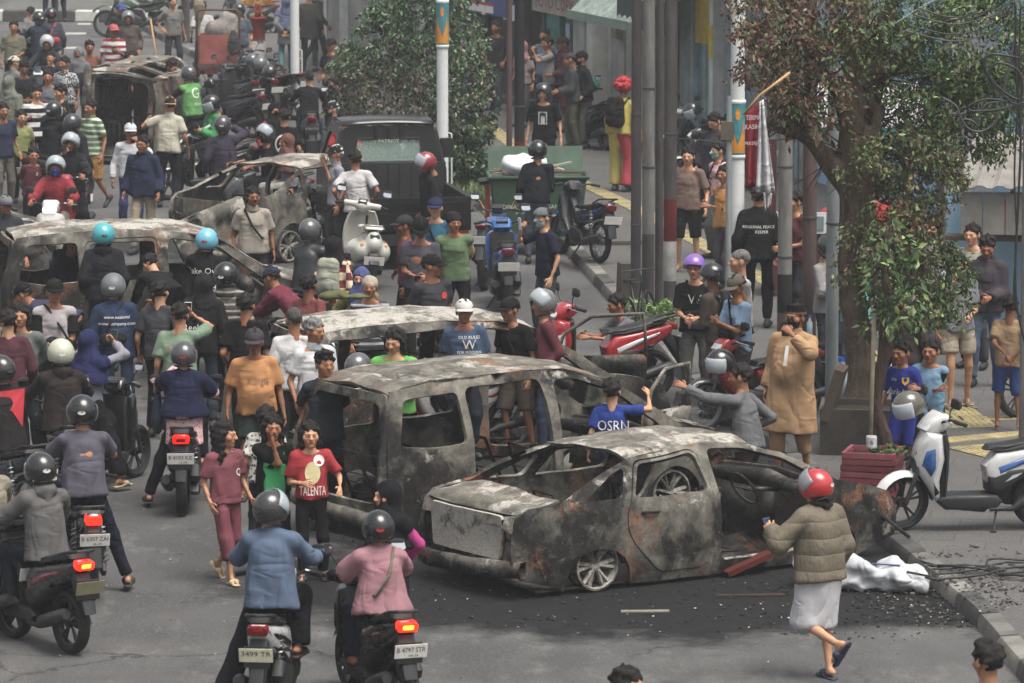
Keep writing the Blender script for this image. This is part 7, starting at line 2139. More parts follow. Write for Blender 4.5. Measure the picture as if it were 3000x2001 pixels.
# litter, shards and ash: too small and too many to count
def litter(name, label, spots, n, lo, hi, mat, seed):
 rl = random.Random(seed); m = MB()
 for _ in range(n):
  x, y, r, zz = rl.choice(spots); a = rl.uniform(0, 6.28); q = r * math.sqrt(rl.random()); px, py = x + q * math.cos(a), y + q * math.sin(a) * 1.3
  z = ground_z(px, py); s = rl.uniform(lo, hi); m.box((px, py, z + .006 + s * .12), (s, s * rl.uniform(.3, 1), s * rl.uniform(.08, .35)), (rl.uniform(-.4, .4), rl.uniform(-.4, .4), rl.uniform(0, 3)))
 o = m.build(name, mat); tag(o, label, name.replace('_', ' '), None, 'stuff')
gz = lambda x, y, r: (G(x, y).x, G(x, y).y, r, 0)
wr = [gz(1700, 1740, 1.6), gz(2150, 1740, 1.6), gz(2500, 1780, 1.2), gz(1400, 1560, 1.4), gz(1100, 1180, 1.5), gz(2000, 1350, 1.0), gz(900, 1000, 1.8), gz(450, 800, 2.0), gz(2750, 1780, .8), gz(2750, 1780, .8)]
litter('debris', 'charred black fragments strewn round the wrecks', wr, 2200, .006, .035, plain((30, 29, 28), .95), 1)
litter('debris', 'pale ash flakes and plastic shards strewn over the road', wr + [gz(700, 1600, 3), gz(1400, 1850, 3), gz(2300, 1400, 1.5)], 320, .006, .02, plain((196, 192, 184), .9), 2)
litter('gravel', 'small stones and grit scattered across the asphalt', [gz(1500, 1850, 5), gz(600, 1700, 4), gz(2100, 1900, 4), gz(1700, 900, 3), gz(900, 1300, 3)], 700, .006, .022, plain((120, 116, 110), .95), 3)
litter('debris', 'rubbish and wood splinters heaped along the kerb', [gz(2740, 1760, .7), gz(2830, 1700, .8), gz(2640, 1700, .6)], 320, .01, .05, plain((86, 82, 76), .95), 4)
# faded lane marks
lm = struct(link('lane_marks', None), 'worn white lane paint at the top of the street')
for (x, y, w) in ((225, 98, 60), (208, 140, 46), (70, 250, 70), (560, 478, 90), (190, 190, 40), (250, 70, 40)):
 p = G(x, y, .004); L = w / FPX * p.y * 1.0; m = MB(); m.add([(p.x - L / 2, p.y - .35, .004), (p.x + L / 2, p.y - .35, .004), (p.x + L / 2 - .05, p.y + .35, .004), (p.x - L / 2 - .05, p.y + .35, .004)], [(0, 1, 2, 3)]); m.build('lane_mark', concrete((176, 174, 168), 'worn_paint', 3, .5), lm)
# ------------------------------------------------------------------ riders with their motorcycles
WH = (214, 212, 208); BK = (23, 24, 26); BK2 = (31, 32, 36); NV = (38, 44, 70); JN = (62, 74, 94); GY = (110, 110, 112); MR = (112, 46, 58)
WL = plain((222, 220, 214), .85); DARKV = plain((24, 26, 30), .08); SILV = chrome((190, 190, 195), .25)
def rider(plabel, px, face, blabel, kind='scooter', cols=((40, 40, 44), (120, 30, 34)), plate='', sub='', glow=0, legs='ride', du=.24, bkw=None, **kw):
 kw.setdefault('Rh', 'ride'); kw.setdefault('Lh', 'ride'); kw.setdefault('lean', 8)
 r, hands, k, Mw = person(plabel, px, face=face, legs=legs, **kw)
 fw = Matrix.Rotation(R(face), 3, 'Z') @ Vector((0, -1, 0))
 loc = Vector(r.location) + fw * du
 b = bike(blabel, kind, pos=loc, face=face, cols=cols, plate=plate, sub=sub, glow=glow, stand=False, **(bkw or {}))
 return r, b
HB = lambda c, v='down', *a: ('helmet', c, v) + a
rider('rider in a dusty pink hijab and black helmet with an olive bag strap', (1108, 1495), 199, 'dark red and black scooter with bow-shaped lit tail lamp under the pink hijab rider', cols=((36, 30, 32), (70, 24, 28)), plate='B 4797 STR', sub='04-26', glow=2, h=1.60, lod=0, top=('long', (26, 26, 30)), bottom=('long', (44, 50, 72)), hat=('helmet', (28, 29, 31), None), over=((172, 118, 128), -.02, .8), bag=('sling', (112, 110, 84), 1), feet=('sandal', (40, 38, 36)), tone=1, hair=None)
rider('rider in a faded denim jacket with a dark grey visored helmet', (795, 1437), 174, 'white and black scooter with a cream number plate under the denim jacket rider', cols=((206, 206, 206), (36, 37, 40)), plate='3499 TR', glow=0, bkw=dict(platecol=(206, 204, 176)), legs='onefoot', h=1.68, lod=0, top=('jacket', (92, 112, 140)), bottom=('baggy', (30, 31, 36)), hat=('helmet', (64, 62, 62), 'up'), hy=-38, feet=('sandal', (60, 40, 34)), lean=6, b=1.08)
rider('rider in a grey hooded top and black helmet on the scooter nearest the road edge', (118, 1325), 214, 'black and red scooter with lit tail lamp and red spring under the grey hooded rider', cols=((38, 38, 40), (120, 36, 36)), plate='', glow=4, bkw=dict(platecol=(120, 116, 92)), h=1.66, lod=0, top=('hoodie', (104, 102, 100)), bottom=('long', (40, 44, 54)), hat=HB((44, 45, 46)), feet=('shoe', (44, 44, 46)))
rider('heavy rider in a mauve-grey shirt with a black helmet', (240, 1157), 192, 'black motorcycle with chrome exhaust and white plate under the mauve-grey shirt', 'bebek', cols=((42, 44, 46), (70, 74, 76)), plate='B 6307 ZAI', sub='05-29', glow=2, h=1.70, lod=0, top=('tee', (96, 92, 106)), sleeve=.7, bottom=('long', (34, 37, 54)), hat=HB((36, 37, 39)), b=1.2, belly=.03, legs='onefootR', feet=('sandal', (40, 36, 34)))
rider('rider in a cream jacket at the edge of the view', (-48, 1290), 215, 'blue and black motorcycle at the edge of the view', cols=((40, 50, 92), (36, 37, 40)), h=1.66, top=('jacket', (150, 140, 120)), hat=HB((40, 42, 44)), legs='ride')
rider('rider in a dark brown jacket with a red shoulder panel', (0, 1040), 216, 'dark motorcycle under the rider with the red shoulder panel', 'bebek', cols=((34, 36, 40), (40, 48, 80)), h=1.70, top=('jacket', (44, 40, 40)), prints=(((([(-.16, .14), (.18, .16), (.2, -.02), (.12, -.2), (.02, -.04), (-.16, -.02)], [(0, 1, 2, 3, 4, 5)])), (176, 44, 56), 'back', -.12, 0, 1.0),), hat=HB((46, 47, 48)))
rider('rider in a brown hooded top with a white, yellow and green helmet', (178, 992), 196, 'dark grey motorcycle with small lit lamp under the brown hooded rider', 'bebek', cols=((44, 44, 46), (60, 62, 66)), glow=1, h=1.68, top=('hoodie', (52, 44, 42)), hat=('helmet', glossy((196, 198, 176)), None), b=1.08, plate='B 3145 FG', bkw=dict(platecol=(60, 60, 60)))
rider('woman in a navy hijab and grey shirt filming with a phone from a scooter', (262, 966), 152, 'black scooter with pale mirrors under the woman in the navy hijab', cols=((34, 35, 38), (90, 92, 96)), h=1.58, top=('long', (140, 140, 152)), bottom=('longskirt', (30, 31, 34)), hat=('hijab', (42, 46, 92)), hair=None, Rh='high', Lh='ride', phone=('R', (70, 80, 84), 20), who='the woman in the navy hijab', legs='onefootR', lean=0, over=((42, 46, 92), .22, .3), feet=('sandal', (176, 160, 130)))
rider('woman in a long navy hijab, grey helmet and red patterned dress', (538, 1000), 181, 'black scooter with plate B 4103 KIE under the woman in the long navy hijab', cols=((42, 42, 44), (60, 34, 36)), plate='B 4103 KIE', sub='12-28', glow=1, h=1.58, lod=0, top=('tunic', patterned((196, 110, 116), (226, 190, 190), 30, .3)), bottom=('long', (32, 34, 40)), hat=HB((92, 92, 94)), over=((36, 40, 70), .05, .9), Rh='ride', Lh='face', phone=('L', (60, 36, 36), -20), who='the woman in the long navy hijab', bag=('tote', (58, 66, 88), 1), feet=('sandal', (60, 52, 46)), legs='onefoot', lean=0, hair=None)
rider('rider in a red bomber jacket and blue face mask with a black helmet', (163, 456), -4, 'white scooter with lit headlamp under the rider in the red jacket', cols=((214, 212, 208), (40, 40, 42)), h=1.68, lod=1, top=('jacket', (158, 36, 48)), bottom=('long', (150, 140, 124)), hat=('helmet', (58, 60, 62), 'up'), mask=(48, 84, 190), bkw=dict(lamp=1))
rider('young man in black jacket and grey helmet reading a phone on a red scooter', (207, 388), -8, 'red and black scooter under the young man looking at his phone', cols=((150, 40, 54), (40, 42, 44)), h=1.68, top=('jacket', (42, 43, 46)), hat=('helmet', (112, 112, 110), 'up'), Rh='face', Lh='ride', phone=('R', (60, 60, 62), 15), who='the young man in the grey helmet', stubble=.5, legs='astride')
rider('person in a black jacket and black helmet holding up a phone near the striped shirts', (158, 297), 150, 'dark scooter of the phone filmer in the black jacket', cols=((44, 46, 48), (80, 82, 84)), h=1.68, top=('jacket', BK2), hat=HB((34, 35, 37)), Lh='high', phone=('L', (30, 30, 32), 10), who='the person in the black jacket', legs='astride')
rider('ride-hailing rider in a bright green vest with black sleeves and a white logo', (552, 192), -136, 'dark navy scooter under the rider in the bright green vest', cols=((44, 48, 58), (60, 64, 72)), h=1.70, top=('vest', (96, 172, 84), (34, 36, 40)), bottom=('long', (58, 70, 92)), hat=HB((92, 96, 98)), Rh='ride', Lh='ride', prints=(('G', (210, 226, 206), 'back', -.12, .0, .26), ('bike', (210, 226, 206), 'back', -.30, .02, .09)), legs='astride', b=1.08)
rider('ride-hailing rider in a green and white jacket with black helmet looking down', (620, 278), -60, 'black scooter of the rider in the green and white jacket', cols=((36, 38, 40), (50, 52, 54)), h=1.70, top=('jacket', (52, 150, 84)), bottom=('long', BK2), hat=HB((30, 31, 33)), Rh='chest', Lh='chest', hp=18, prints=(('Grab', (214, 224, 216), 'front', -.15, 0, .12),), legs='astride')
rider('rider in a black T-shirt, helmet and black mask with an outstretched forearm', (778, 363), -62, 'grey scooter with a white headlamp pod behind the bare hatchback', cols=((120, 124, 126), (50, 52, 54)), h=1.70, top=('tee', BK), bottom=('long', BK2), hat=HB((70, 74, 76), 'up'), mask=(26, 26, 28), Lh='ride', Rh='ride', bkw=dict(lamp=0), prints=(('OVAL', WL, 'front', -.16, 0, .06),))
person('pillion passenger in grey with a rust-red shawl behind the masked rider', (838, 392), 1.58, -62, top=('long', (118, 124, 134)), bottom=('long', (150, 146, 136)), hat=('hijab', (120, 74, 66)), hair=None, legs='ride', pelvis=.88, lean=6, over=((126, 80, 72), .2, .3))
rider('woman with tied dark hair in a black top seen from behind on a scooter', (905, 208), 186, 'black scooter with slanted plate and red tail lamp by the white lamp post', cols=((44, 44, 46), (70, 30, 32)), plate='B 4566 PUQ', glow=0, bkw=dict(platecol=(60, 60, 62)), h=1.62, top=('long', (36, 37, 40)), bottom=('long', (60, 72, 100)), hair='hair_bun', legs='astride', mask=WH)
rider('rider in a black leather jacket and grey helmet photographing with a phone', (908, 640), 158, 'dark red motorcycle of the rider in the black leather jacket', 'bebek', cols=((90, 26, 30), (40, 40, 42)), h=1.70, top=('jacket', plain((34, 35, 38), .4)), hat=HB((110, 112, 114), 'down', DARKV), Rh='ride', Lh='face', phone=('L', (120, 130, 140), 10), who='the rider in the leather jacket', legs='astride')
person('pillion woman in a black headscarf and maroon diamond top with a pale rucksack', (980, 692), 1.60, 160, top=('long', checked((110, 52, 58), (206, 190, 160), 11)), bottom=('long', (150, 144, 124)), hat=('hijab', (34, 34, 38)), hair=None, bag=('backpack', (164, 166, 146)), legs='ride', pelvis=.90)
rider('rider of three on one bike in a dark blue jacket with black helmet', (112, 32), 205, 'dark motorcycle carrying three people at the top of the street', cols=((70, 76, 80), (150, 150, 150)), h=1.68, lod=2, top=('jacket', (46, 52, 68)), bottom=('long', BK2), hat=HB((40, 42, 44)))
person('pillion in a slate jacket with a red pouch on the bike of three', (148, 22), 1.66, 205, top=('jacket', (70, 72, 84)), bottom=('long', BK2), hat=HB((38, 40, 42)), legs='ride', pelvis=.90, lod=2, bag=('sling', (206, 48, 52), -1), b=1.1)
person('small child riding in front on the bike of three', (88, 20), 1.20, 205, top=('long', (150, 146, 140)), bottom=('long', BK2), legs='ride', pelvis=1.0, lod=2)
rider('rider in a cream helmet and dark jacket facing the crowd', (137, 102), -12, 'dark scooter under the rider in the cream helmet', cols=((60, 66, 78), (40, 42, 44)), h=1.68, lod=2, top=('jacket', (52, 56, 60)), hat=('helmet', (212, 208, 190), 'up'))
# ------------------------------------------------------------------ parked motorcycles
bike('white scooter with blue flashes and black seat parked across the footway', 'scooter', (2640, 1555), -82, ((212, 212, 210), (44, 96, 160)), steer=16, at='front', zg=PAVE, s=1.05, plate='')
bike('red-rimmed black motorcycle half out of view by the tangled cables', 'sport', (2985, 1225), -60, ((44, 46, 48), (150, 40, 44)), at='front', zg=PAVE, plate='')
bike('red motorcycle with black seat parked side-on behind the scorched door', 'scooter', (1905, 1170), -72, ((176, 36, 44), (206, 206, 206)), at='rear', plate='', s=1.08)
bike('red motorcycle with a black and white helmet on its mirror behind the crouching youth', 'bebek', (2060, 1265), -60, ((176, 40, 46), (60, 62, 64)), at='front', plate='', zg=0)
bike('bright blue sporty scooter parked with its back to the camera', 'scooter', (1485, 915), 184, ((44, 112, 188), (36, 38, 40)), at='rear', plate='', s=1.06)
bike('naked black motorcycle with orange mirror stems behind the blue scooter', 'sport', (1420, 850), 170, ((70, 96, 140), (150, 150, 152)), at='rear', plate='', ymir=plain((206, 140, 40), .5))
bike('old grey motorcycle with wire wheels parked alone near the bin', 'bebek', (1755, 770), 205, ((70, 72, 74), (40, 80, 170)), at='rear', plate='', lean=-4, mirrors=False, s=1.04)
bike('cream retro scooter with a long red tail lamp beside the pickup', 'vespa', (1080, 850), 190, ((206, 204, 192), (206, 204, 192)), at='rear', plate='', steer=-14, s=1.06, lean=-5)
bike('white and red motorcycle seen through the windows of the people carrier', 'bebek', (1330, 1330), -70, ((212, 208, 204), (150, 34, 44)), at='mid', plate='')
bike('dark scooter with pale mirror beside the man in the white polo shirt', 'scooter', (1050, 1290), -120, ((50, 56, 66), (90, 94, 100)), at='mid', plate='')
bike('black scooter with a teal helmet on it parked by the grey shutters', 'scooter', (1775, 440), 205, ((46, 48, 50), (60, 62, 64)), at='rear', plate='B 7288 ST', platecol=(62, 62, 64), zg=PAVE)
bike('black motorcycle with a dark helmet on its bars by the plank doors', 'bebek', (2055, 480), -60, ((44, 46, 48), (90, 92, 94)), at='mid', plate='', zg=PAVE)
bike('black motorcycle parked behind the brown T-shirt near the poles', 'bebek', (2100, 560), -80, ((44, 44, 46), (60, 60, 62)), at='mid', plate='', zg=PAVE)
for i, (x, y, fc, c, kd) in enumerate(((690, 350, -150, (50, 54, 60), 'scooter'), (735, 345, -145, (40, 42, 46), 'bebek'), (770, 330, -150, (46, 50, 58), 'scooter'), (800, 345, -140, (36, 40, 48), 'sport'), (745, 300, -150, (58, 60, 66), 'scooter'), (660, 400, -125, (44, 48, 54), 'scooter'))):
 bike(('slate', 'black', 'blue-grey', 'dark navy', 'ash-grey', 'charcoal')[i] + ' motorcycle ' + ('at the front of', 'second in', 'in the middle of', 'nearest the lamp post in', 'at the back of', 'lowest in')[i] + ' the packed row by the handcart', kd, (x, y), fc, (c, (80, 84, 90)), at='mid', plate='', group='parked motorcycles by the handcart', zg=0)
bike('green trail motorcycle parked broadside at the top of the street', 'trail', (395, 110), -100, ((92, 118, 88), (70, 76, 74)), at='mid', plate='', zg=0)
bike('dark motorcycle beside the green trail motorcycle', 'bebek', (470, 40), 80, ((60, 64, 66), (90, 92, 94)), at='mid', plate='', zg=0)
bike('grey scooter behind the golden eagle statue', 'scooter', (715, 110), -110, ((90, 94, 98), (180, 180, 176)), at='mid', plate='', zg=0)
bike('red and black motorcycle tipped up behind the overturned van', 'bebek', (420, 330), -85, ((110, 40, 44), (60, 62, 64)), at='mid', plate='', zg=0)
def loose_helmet(label, px, z, col, face=0, kind='helmet_open', vis='down', ti=0):
 p = G(px[0], px[1], z); o = link('helmet', tpl(kind)); o.matrix_world = Matrix.Translation(p) @ Matrix.Rotation(R(face), 4, 'Z') @ Matrix.Rotation(R(ti), 4, 'X'); slot(o, glossy(col) if isinstance(col, tuple) else col); tag(o, label, 'helmet', 'helmets left on motorcycles')
 if vis:
  v = link('visor', visor_mesh('open'), o); slot(v, clear_glass((200, 208, 212), .5))
 return o
h1 = loose_helmet('white and black striped helmet hung on the white scooter', (2663, 1195), 1.28, (120, 116, 104), -70, ti=14)
lettering('KYT', .06, WL, h1, (0, .168, .02), (0, 0, math.pi))
h2 = loose_helmet('black helmet with clear visor on the red motorcycle behind the youth', (2110, 1068), 1.10, (34, 35, 37), -60); lettering('NK', .05, WL, h2, (.0, -.172, .05))
loose_helmet('teal helmet sitting on the parked black scooter', (1735, 255), 1.12, (64, 168, 148), 190, 'helmet_retro', None)
loose_helmet('dark helmet hung on the motorcycle by the plank doors', (2030, 328), 1.18, (60, 62, 64), -80, ti=25)
loose_helmet('silver and black helmet showing above the roof of the people carrier', (1050, 1080), 1.15, (110, 112, 114), 150, vis=None)
for i, (x, y, c) in enumerate(((765, 190, (130, 132, 136)), (740, 180, (110, 116, 124)), (790, 215, (54, 56, 58)), (700, 60, (60, 62, 64)))):
 loose_helmet(('pale grey', 'blue-grey', 'charcoal', 'dark grey')[i] + ' helmet left on a motorcycle in the packed row', (x, y), 1.1, c, 150 + 20 * i)
# ------------------------------------------------------------------ people on foot: foreground and road
P_ = person
P_('woman in a red helmet, olive-brown puffer jacket and white skirt walking with a blue phone', (2390, 1374), 1.64, -142, top=('puffer', (122, 110, 88)), bottom=('kneeskirt', (206, 204, 208)), hat=('helmet_retro', (188, 34, 40), 'up', clear_glass((150, 152, 158), .6), (('VLR', .06, -.02, plain((214, 190, 80), .6), 'right'),)), Rh=(-.26, .08, -.50), Lh=(.26, .30, -.16), legs='walk2', feet=('sandal', (38, 44, 72)), phone=('L', (44, 96, 160), 30), who='the woman in the red helmet', lod=0, b=1.24, tone=3, hair='hair_bob', hp=8, hy=25)
P_('dark-haired person passing close at the bottom edge of the view', (1842, 1955), 1.68, 60, lod=0, top=('tee', (60, 60, 64)))
P_('curly-haired person passing close near the bottom corner by the kerb', (2893, 1880), 1.70, 200, lod=0, top=('tee', (50, 50, 54)), hair='hair_top', zg=0)
P_('woman in a black hijab and bright pink top behind the dusty pink rider', (1132, 1408), 1.50, -48, top=('long', (206, 44, 140)), bottom=('longskirt', (40, 40, 46)), hat=('hijab', (30, 30, 34)), hair=None, over=((30, 30, 34), .20, .4), hy=-12, lod=0, tone=3)
P_('girl in a matching maroon T-shirt and trousers stepping with one foot raised', (660, 1235), 1.42, 38, top=('tee', (140, 72, 84)), bottom=('three', (136, 66, 80)), hair='hair_long', legs='walk', Rh='relax', Lh='relax', hy=35, feet=('sandal', (186, 166, 130)), lod=0, tone=0, prints=(('Q', WL, 'front', -.20, .09, .09),))
P_('girl in a black T-shirt with a green dog print and her hand at her mouth', (798, 1213), 1.45, 12, top=('tee', (26, 27, 29)), bottom=('long', (30, 30, 34)), hair='hair_long', Rh='mouth', Lh='relax', lod=0, tone=1, hem=-.02, prints=((([(-.1, .22), (-.055, .10), (0, .12), (.055, .10), (.1, .22), (.115, .05), (.09, -.02), (.11, -.1), (.1, -.26), (-.1, -.26), (-.11, -.1), (-.09, -.02), (-.115, .05)], [tuple(range(13))]), (52, 140, 84), 'front', -.28, 0, .9),))
P_('smiling girl in a red T-shirt with white lettering and black trousers', (908, 1235), 1.40, 8, top=('tee', (184, 34, 44)), bottom=('long', (28, 28, 32)), hair='hair_bob', Rh=(-.10, .20, -.30), Lh=(.30, .20, -.36), lod=0, tone=3, hem=-.02, feet=('sandal', (40, 38, 38)), prints=(('TALENTA', WL, 'front', -.40, 0, .12, .24), (([(.07 * math.cos(t), .10 * math.sin(t)) for t in np.linspace(0, 6.28, 15)[:-1]], [tuple(range(14))]), (208, 196, 150), 'front', -.20, .0, 1.0), (([(.05 * math.cos(t), .05 * math.sin(t)) for t in np.linspace(0, 6.28, 13)[:-1]], [tuple(range(12))]), (224, 222, 216), 'front', -.07, .06, 1.0)))
P_('child in a patterned shirt hidden behind the girl with the dog print', (782, 1187), 1.38, 170, top=('tee', patterned((60, 60, 60), (196, 192, 184), 26, .4)), Lh='down', lod=1)
P_('stout man in an orange T-shirt and dark cap walking towards the camera', (745, 962), 1.68, 10, top=('tee', (206, 138, 66)), bottom=('half', (46, 60, 54)), hat=('cap', (70, 64, 70)), b=1.16, belly=.04, tone=2, lod=0, hp=10, feet=('sandal', (50, 46, 42)), prints=(('Rungle', (110, 84, 70), 'front', -.2, 0, .08),))
P_('person in a plum shirt seen from behind at the edge of the crowd', (22, 905), 1.66, 190, top=('long', (92, 48, 60)), bottom=('long', BK2))
P_('young woman with long dark hair beside the plum shirt', (62, 890), 1.60, -10, top=('long', (110, 120, 116)), hair='hair_long', tone=0)
P_('young man in a black cap and pale shirt with black sleeves facing the camera', (160, 818), 1.70, 12, top=('tee', (190, 180, 182), (34, 35, 37)), sleeve=.8, bottom=('long', BK2), hat=('cap', (28, 29, 31)), Rh='belly', Lh='belly', phone=('R', (34, 34, 36), 60), who='the young man in the pale shirt', bag=('sling', (40, 40, 42), 1), tone=0)
P_('person in a blue work jacket and matt grey helmet with a dark cross-body bag', (332, 800), 1.70, 184, top=('jacket', (44, 62, 92)), bottom=('long', (70, 96, 128)), hat=('helmet_retro', plain((96, 100, 102), .5), None), bag=('sling', (44, 44, 44), -1), prints=(('www.nasional', WL, 'back', -.1, 0, .05), ('www.company.com', WL, 'back', -.17, 0, .05)))
P_('man in a black top and jeans bent double into the long wreck', (440, 745), 1.70, 205, top=('long', (32, 33, 36)), bottom=('long', (52, 62, 76)), legs='bend', lean=72, Rh='floor', Lh='floor', hp=20, hem=-.13)
P_('person in a black hooded jacket with a turquoise helmet', (302, 652), 1.70, 186, top=('hoodie', (36, 37, 41)), bottom=('long', (28, 29, 32)), hat=('helmet_retro', (72, 176, 186), None))
P_('man in a purple shirt and black cap bending down beside the long wreck', (68, 830), 1.68, -100, top=('long', (62, 62, 92)), bottom=('long', (34, 35, 38)), hat=('cap', (26, 27, 29)), legs='bend', lean=70, Rh='floor', Lh='floor')
P_('man in a navy shirt stooping inside the long wreck', (215, 680), 1.66, 20, top=('long', (40, 46, 68)), legs='bend', lean=55, Rh='floor', Lh='floor', hp=25)
P_('person in a black jacket with white gothic lettering and a sky blue helmet', (606, 668), 1.68, 176, top=('jacket', (30, 31, 34)), bottom=('long', BK2), hat=('helmet_retro', (112, 190, 216), 'half', clear_glass((120, 60, 90), .6)), Lh='face', phone=('L', (60, 60, 110), 10), who='the person in the sky blue helmet', prints=(('Take Over', WL, 'back', -.14, 0, .10), ('The', WL, 'back', -.24, .02, .10), ('World', WL, 'back', -.34, .02, .09)))
P_('person in a black hooded top with the hood up seen from behind', (598, 800), 1.68, 184, top=('jacket', (36, 36, 39)), bottom=('long', (60, 68, 82)), hat=('hood', (42, 40, 42)), hair=None, prints=(('Reebok', WL, 'back', -.26, -.05, .10),))
P_('person in a striped grey hooded top and black lettered helmet', (662, 768), 1.70, 176, top=('hoodie', stripes((76, 72, 70), (150, 144, 136), .07, .7)), bottom=('long', BK2), hat=HB((34, 36, 38), None))
P_('man in a sage green T-shirt seen from behind holding up a phone', (527, 886), 1.68, 182, top=('tee', (122, 150, 122)), bottom=('long', (60, 70, 88)), Rh='high', phone=('R', (200, 200, 202), -10), who='the man in the sage green T-shirt', prints=(('Pen Jakarta', (200, 150, 130), 'back', -.14, 0, .10, .26),))
P_('man in a black T-shirt seen from behind with gold trim on the sleeves', (722, 857), 1.72, 172, top=('tee', (30, 31, 33)), bottom=('long', (36, 38, 42)), tone=1)
P_('man with cropped hair in a white T-shirt with a faded round crest on the back', (860, 900), 1.68, 188, top=('tee', (206, 204, 202)), bottom=('long', (44, 46, 52)), hair='hair_buzz', haircol=(60, 58, 56), tone=1, prints=(([(.10 * math.cos(t) , .10 * math.sin(t)) for t in np.linspace(0, 6.28, 17)[:-1]] + [(.085 * math.cos(t), .085 * math.sin(t)) for t in np.linspace(0, 6.28, 17)[:-1]], [(i, (i + 1) % 16, 16 + (i + 1) % 16, 16 + i) for i in range(16)]), (170, 166, 166), 'back', -.24, 0, 1.1) and (((([(.10 * math.cos(t), .10 * math.sin(t)) for t in np.linspace(0, 6.28, 17)[:-1]] + [(.085 * math.cos(t), .085 * math.sin(t)) for t in np.linspace(0, 6.28, 17)[:-1]], [(i, (i + 1) % 16, 16 + (i + 1) % 16, 16 + i) for i in range(16)])), (166, 162, 162), 'back', -.24, 0, 1.1),))
P_('smiling grey-haired man in a white polo shirt', (922, 932), 1.70, 30, top=('polo', (214, 214, 216)), bottom=('long', (40, 42, 48)), haircol=(96, 96, 96), hy=20, tone=1, collar=(206, 214, 220))
P_('man with untidy black hair in a dark T-shirt in front of the white polo shirt', (952, 1028), 1.68, 15, top=('tee', (44, 50, 56)), bottom=('long', BK2), hair='hair_top', hy=10, tone=1)
P_('long-haired ride-hailing rider in a bright green vest over black looking at his phone', (1155, 960), 1.70, -8, top=('vest', (100, 190, 62), (30, 31, 33)), bottom=('long', (34, 35, 38)), hair='hair_bob', Rh='chest', Lh='chest', phone=('R', (34, 36, 40), 55), who='the long-haired man in the green vest', hp=16, tone=0, b=1.08, prints=(('gojek', WL, 'front', -.19, .05, .11),))
P_('man in a slate blue T-shirt with a white print and white cap facing the camera', (1360, 876), 1.66, 5, top=('tee', (72, 92, 124)), bottom=('long', (46, 50, 60)), hat=('cap', (212, 208, 200)), tone=1, b=1.06, prints=(('W', WL, 'front', -.16, .03, .14), ('OLD RULES', WL, 'front', -.08, .03, .045), ('FOR MODERN', WL, 'front', -.24, .03, .04)))
P_('young man in a black cap and black T-shirt leaning forward with a pouch', (1492, 871), 1.66, -38, top=('tee', (32, 33, 35)), bottom=('short', (110, 96, 84)), hat=('cap', (30, 30, 32)), lean=14, bag=('sling', (28, 28, 30), 1), tone=0)
P_('man in a maroon sweatshirt with a grey racing helmet, visor up', (1590, 846), 1.70, -82, top=('long', (112, 50, 60)), bottom=('long', (52, 60, 84)), hat=('helmet', (150, 150, 148), 'up'), tone=0, b=1.1, prints=())
P_('boy in a royal blue T-shirt seen from behind reaching for the door frame', (1792, 1110), 1.36, 176, top=('tee', (40, 70, 160)), bottom=('long', (50, 60, 84)), Rh=(-.42, .20, .14), tone=3, lod=0, hair='hair_top', prints=(('OSRN', WL, 'back', -.20, 0, .14, .30), ('OQ', WL, 'back', -.31, .04, .14)))
P_('youth in a grey sweatshirt and brown trousers stretching an arm over the wreck', (2168, 1066), 1.62, -120, top=('long', (112, 114, 116)), bottom=('long', (62, 48, 40)), Lh=(.34, .46, .10), Rh='hip', lean=10, tone=1, lod=0)
P_('tall man in a long tan robe and black cap filming with a phone', (2330, 852), 1.76, -22, top=('robe', (196, 150, 98)), bottom=('three', (186, 142, 92)), hat=('peci', (30, 28, 30), (140, 92, 56)), mask=(30, 31, 34), Rh='down', Lh='face', phone=('L', (34, 33, 32), 5), who='the man in the tan robe', b=1.3, belly=.07, hem=-.47, tone=0, lod=0, legs='stand', feet=('sandal', (130, 122, 108)), prints=(([(-.02, .10), (.02, .10), (.02, -.10), (-.02, -.10)], [(0, 1, 2, 3)]), WL, 'front', -.17, 0, 1.0) and (((([(-.02, .10), (.02, .10), (.02, -.10), (-.02, -.10)], [(0, 1, 2, 3)])), WL, 'front', -.17, 0, 1.0),))
P_('man in a light blue T-shirt and khaki cap typing on a phone', (2157, 803), 1.66, -60, top=('tee', (142, 178, 212)), bottom=('short', (84, 78, 78)), hat=('cap', (122, 112, 98)), Rh='chest', Lh='chest', phone=('R', (60, 60, 64), 60), who='the man in the light blue T-shirt', hp=20, bag=('sling', (26, 26, 28), 1), tone=1, lod=0)
P_('older man with cropped grey hair in a white T-shirt, arms folded', (2165, 731), 1.72, -68, top=('tee', (200, 196, 196)), bottom=('long', (62, 60, 64)), hair='hair_buzz', haircol=(96, 94, 92), Rh='cross', Lh='cross', tone=3, lod=1, b=1.1)
P_('bespectacled reporter in a purple helmet and black T-shirt shouting', (2035, 710), 1.66, -14, top=('tee', (34, 35, 37)), bottom=('long', (92, 98, 88)), hat=('helmet_half', (142, 96, 190), None), Rh='belly', Lh='belly', glasses=True, bag=('sling', (32, 32, 34), 1), tone=3, lod=0, b=1.05, prints=(('W', WL, 'front', -.16, 0, .15),))
P_('person in a black skate helmet and brown long-sleeved shirt turned away', (2085, 735), 1.66, -120, top=('long', (92, 78, 70)), bottom=('long', (96, 82, 70)), hat=('helmet_half', (44, 46, 48), None), mask=WH, bag=('backpack', (60, 66, 74)), Lh='belly', tone=0, lod=0)
P_('man in a grey T-shirt leaning over the seat of the red motorcycle', (1805, 860), 1.66, -66, top=('tee', (112, 108, 112)), bottom=('long', (60, 60, 64)), lean=24, legs='crouch', Rh=(-.10, .42, -.16), Lh=(.05, .44, -.18), tone=1, lod=1, hy=-8)
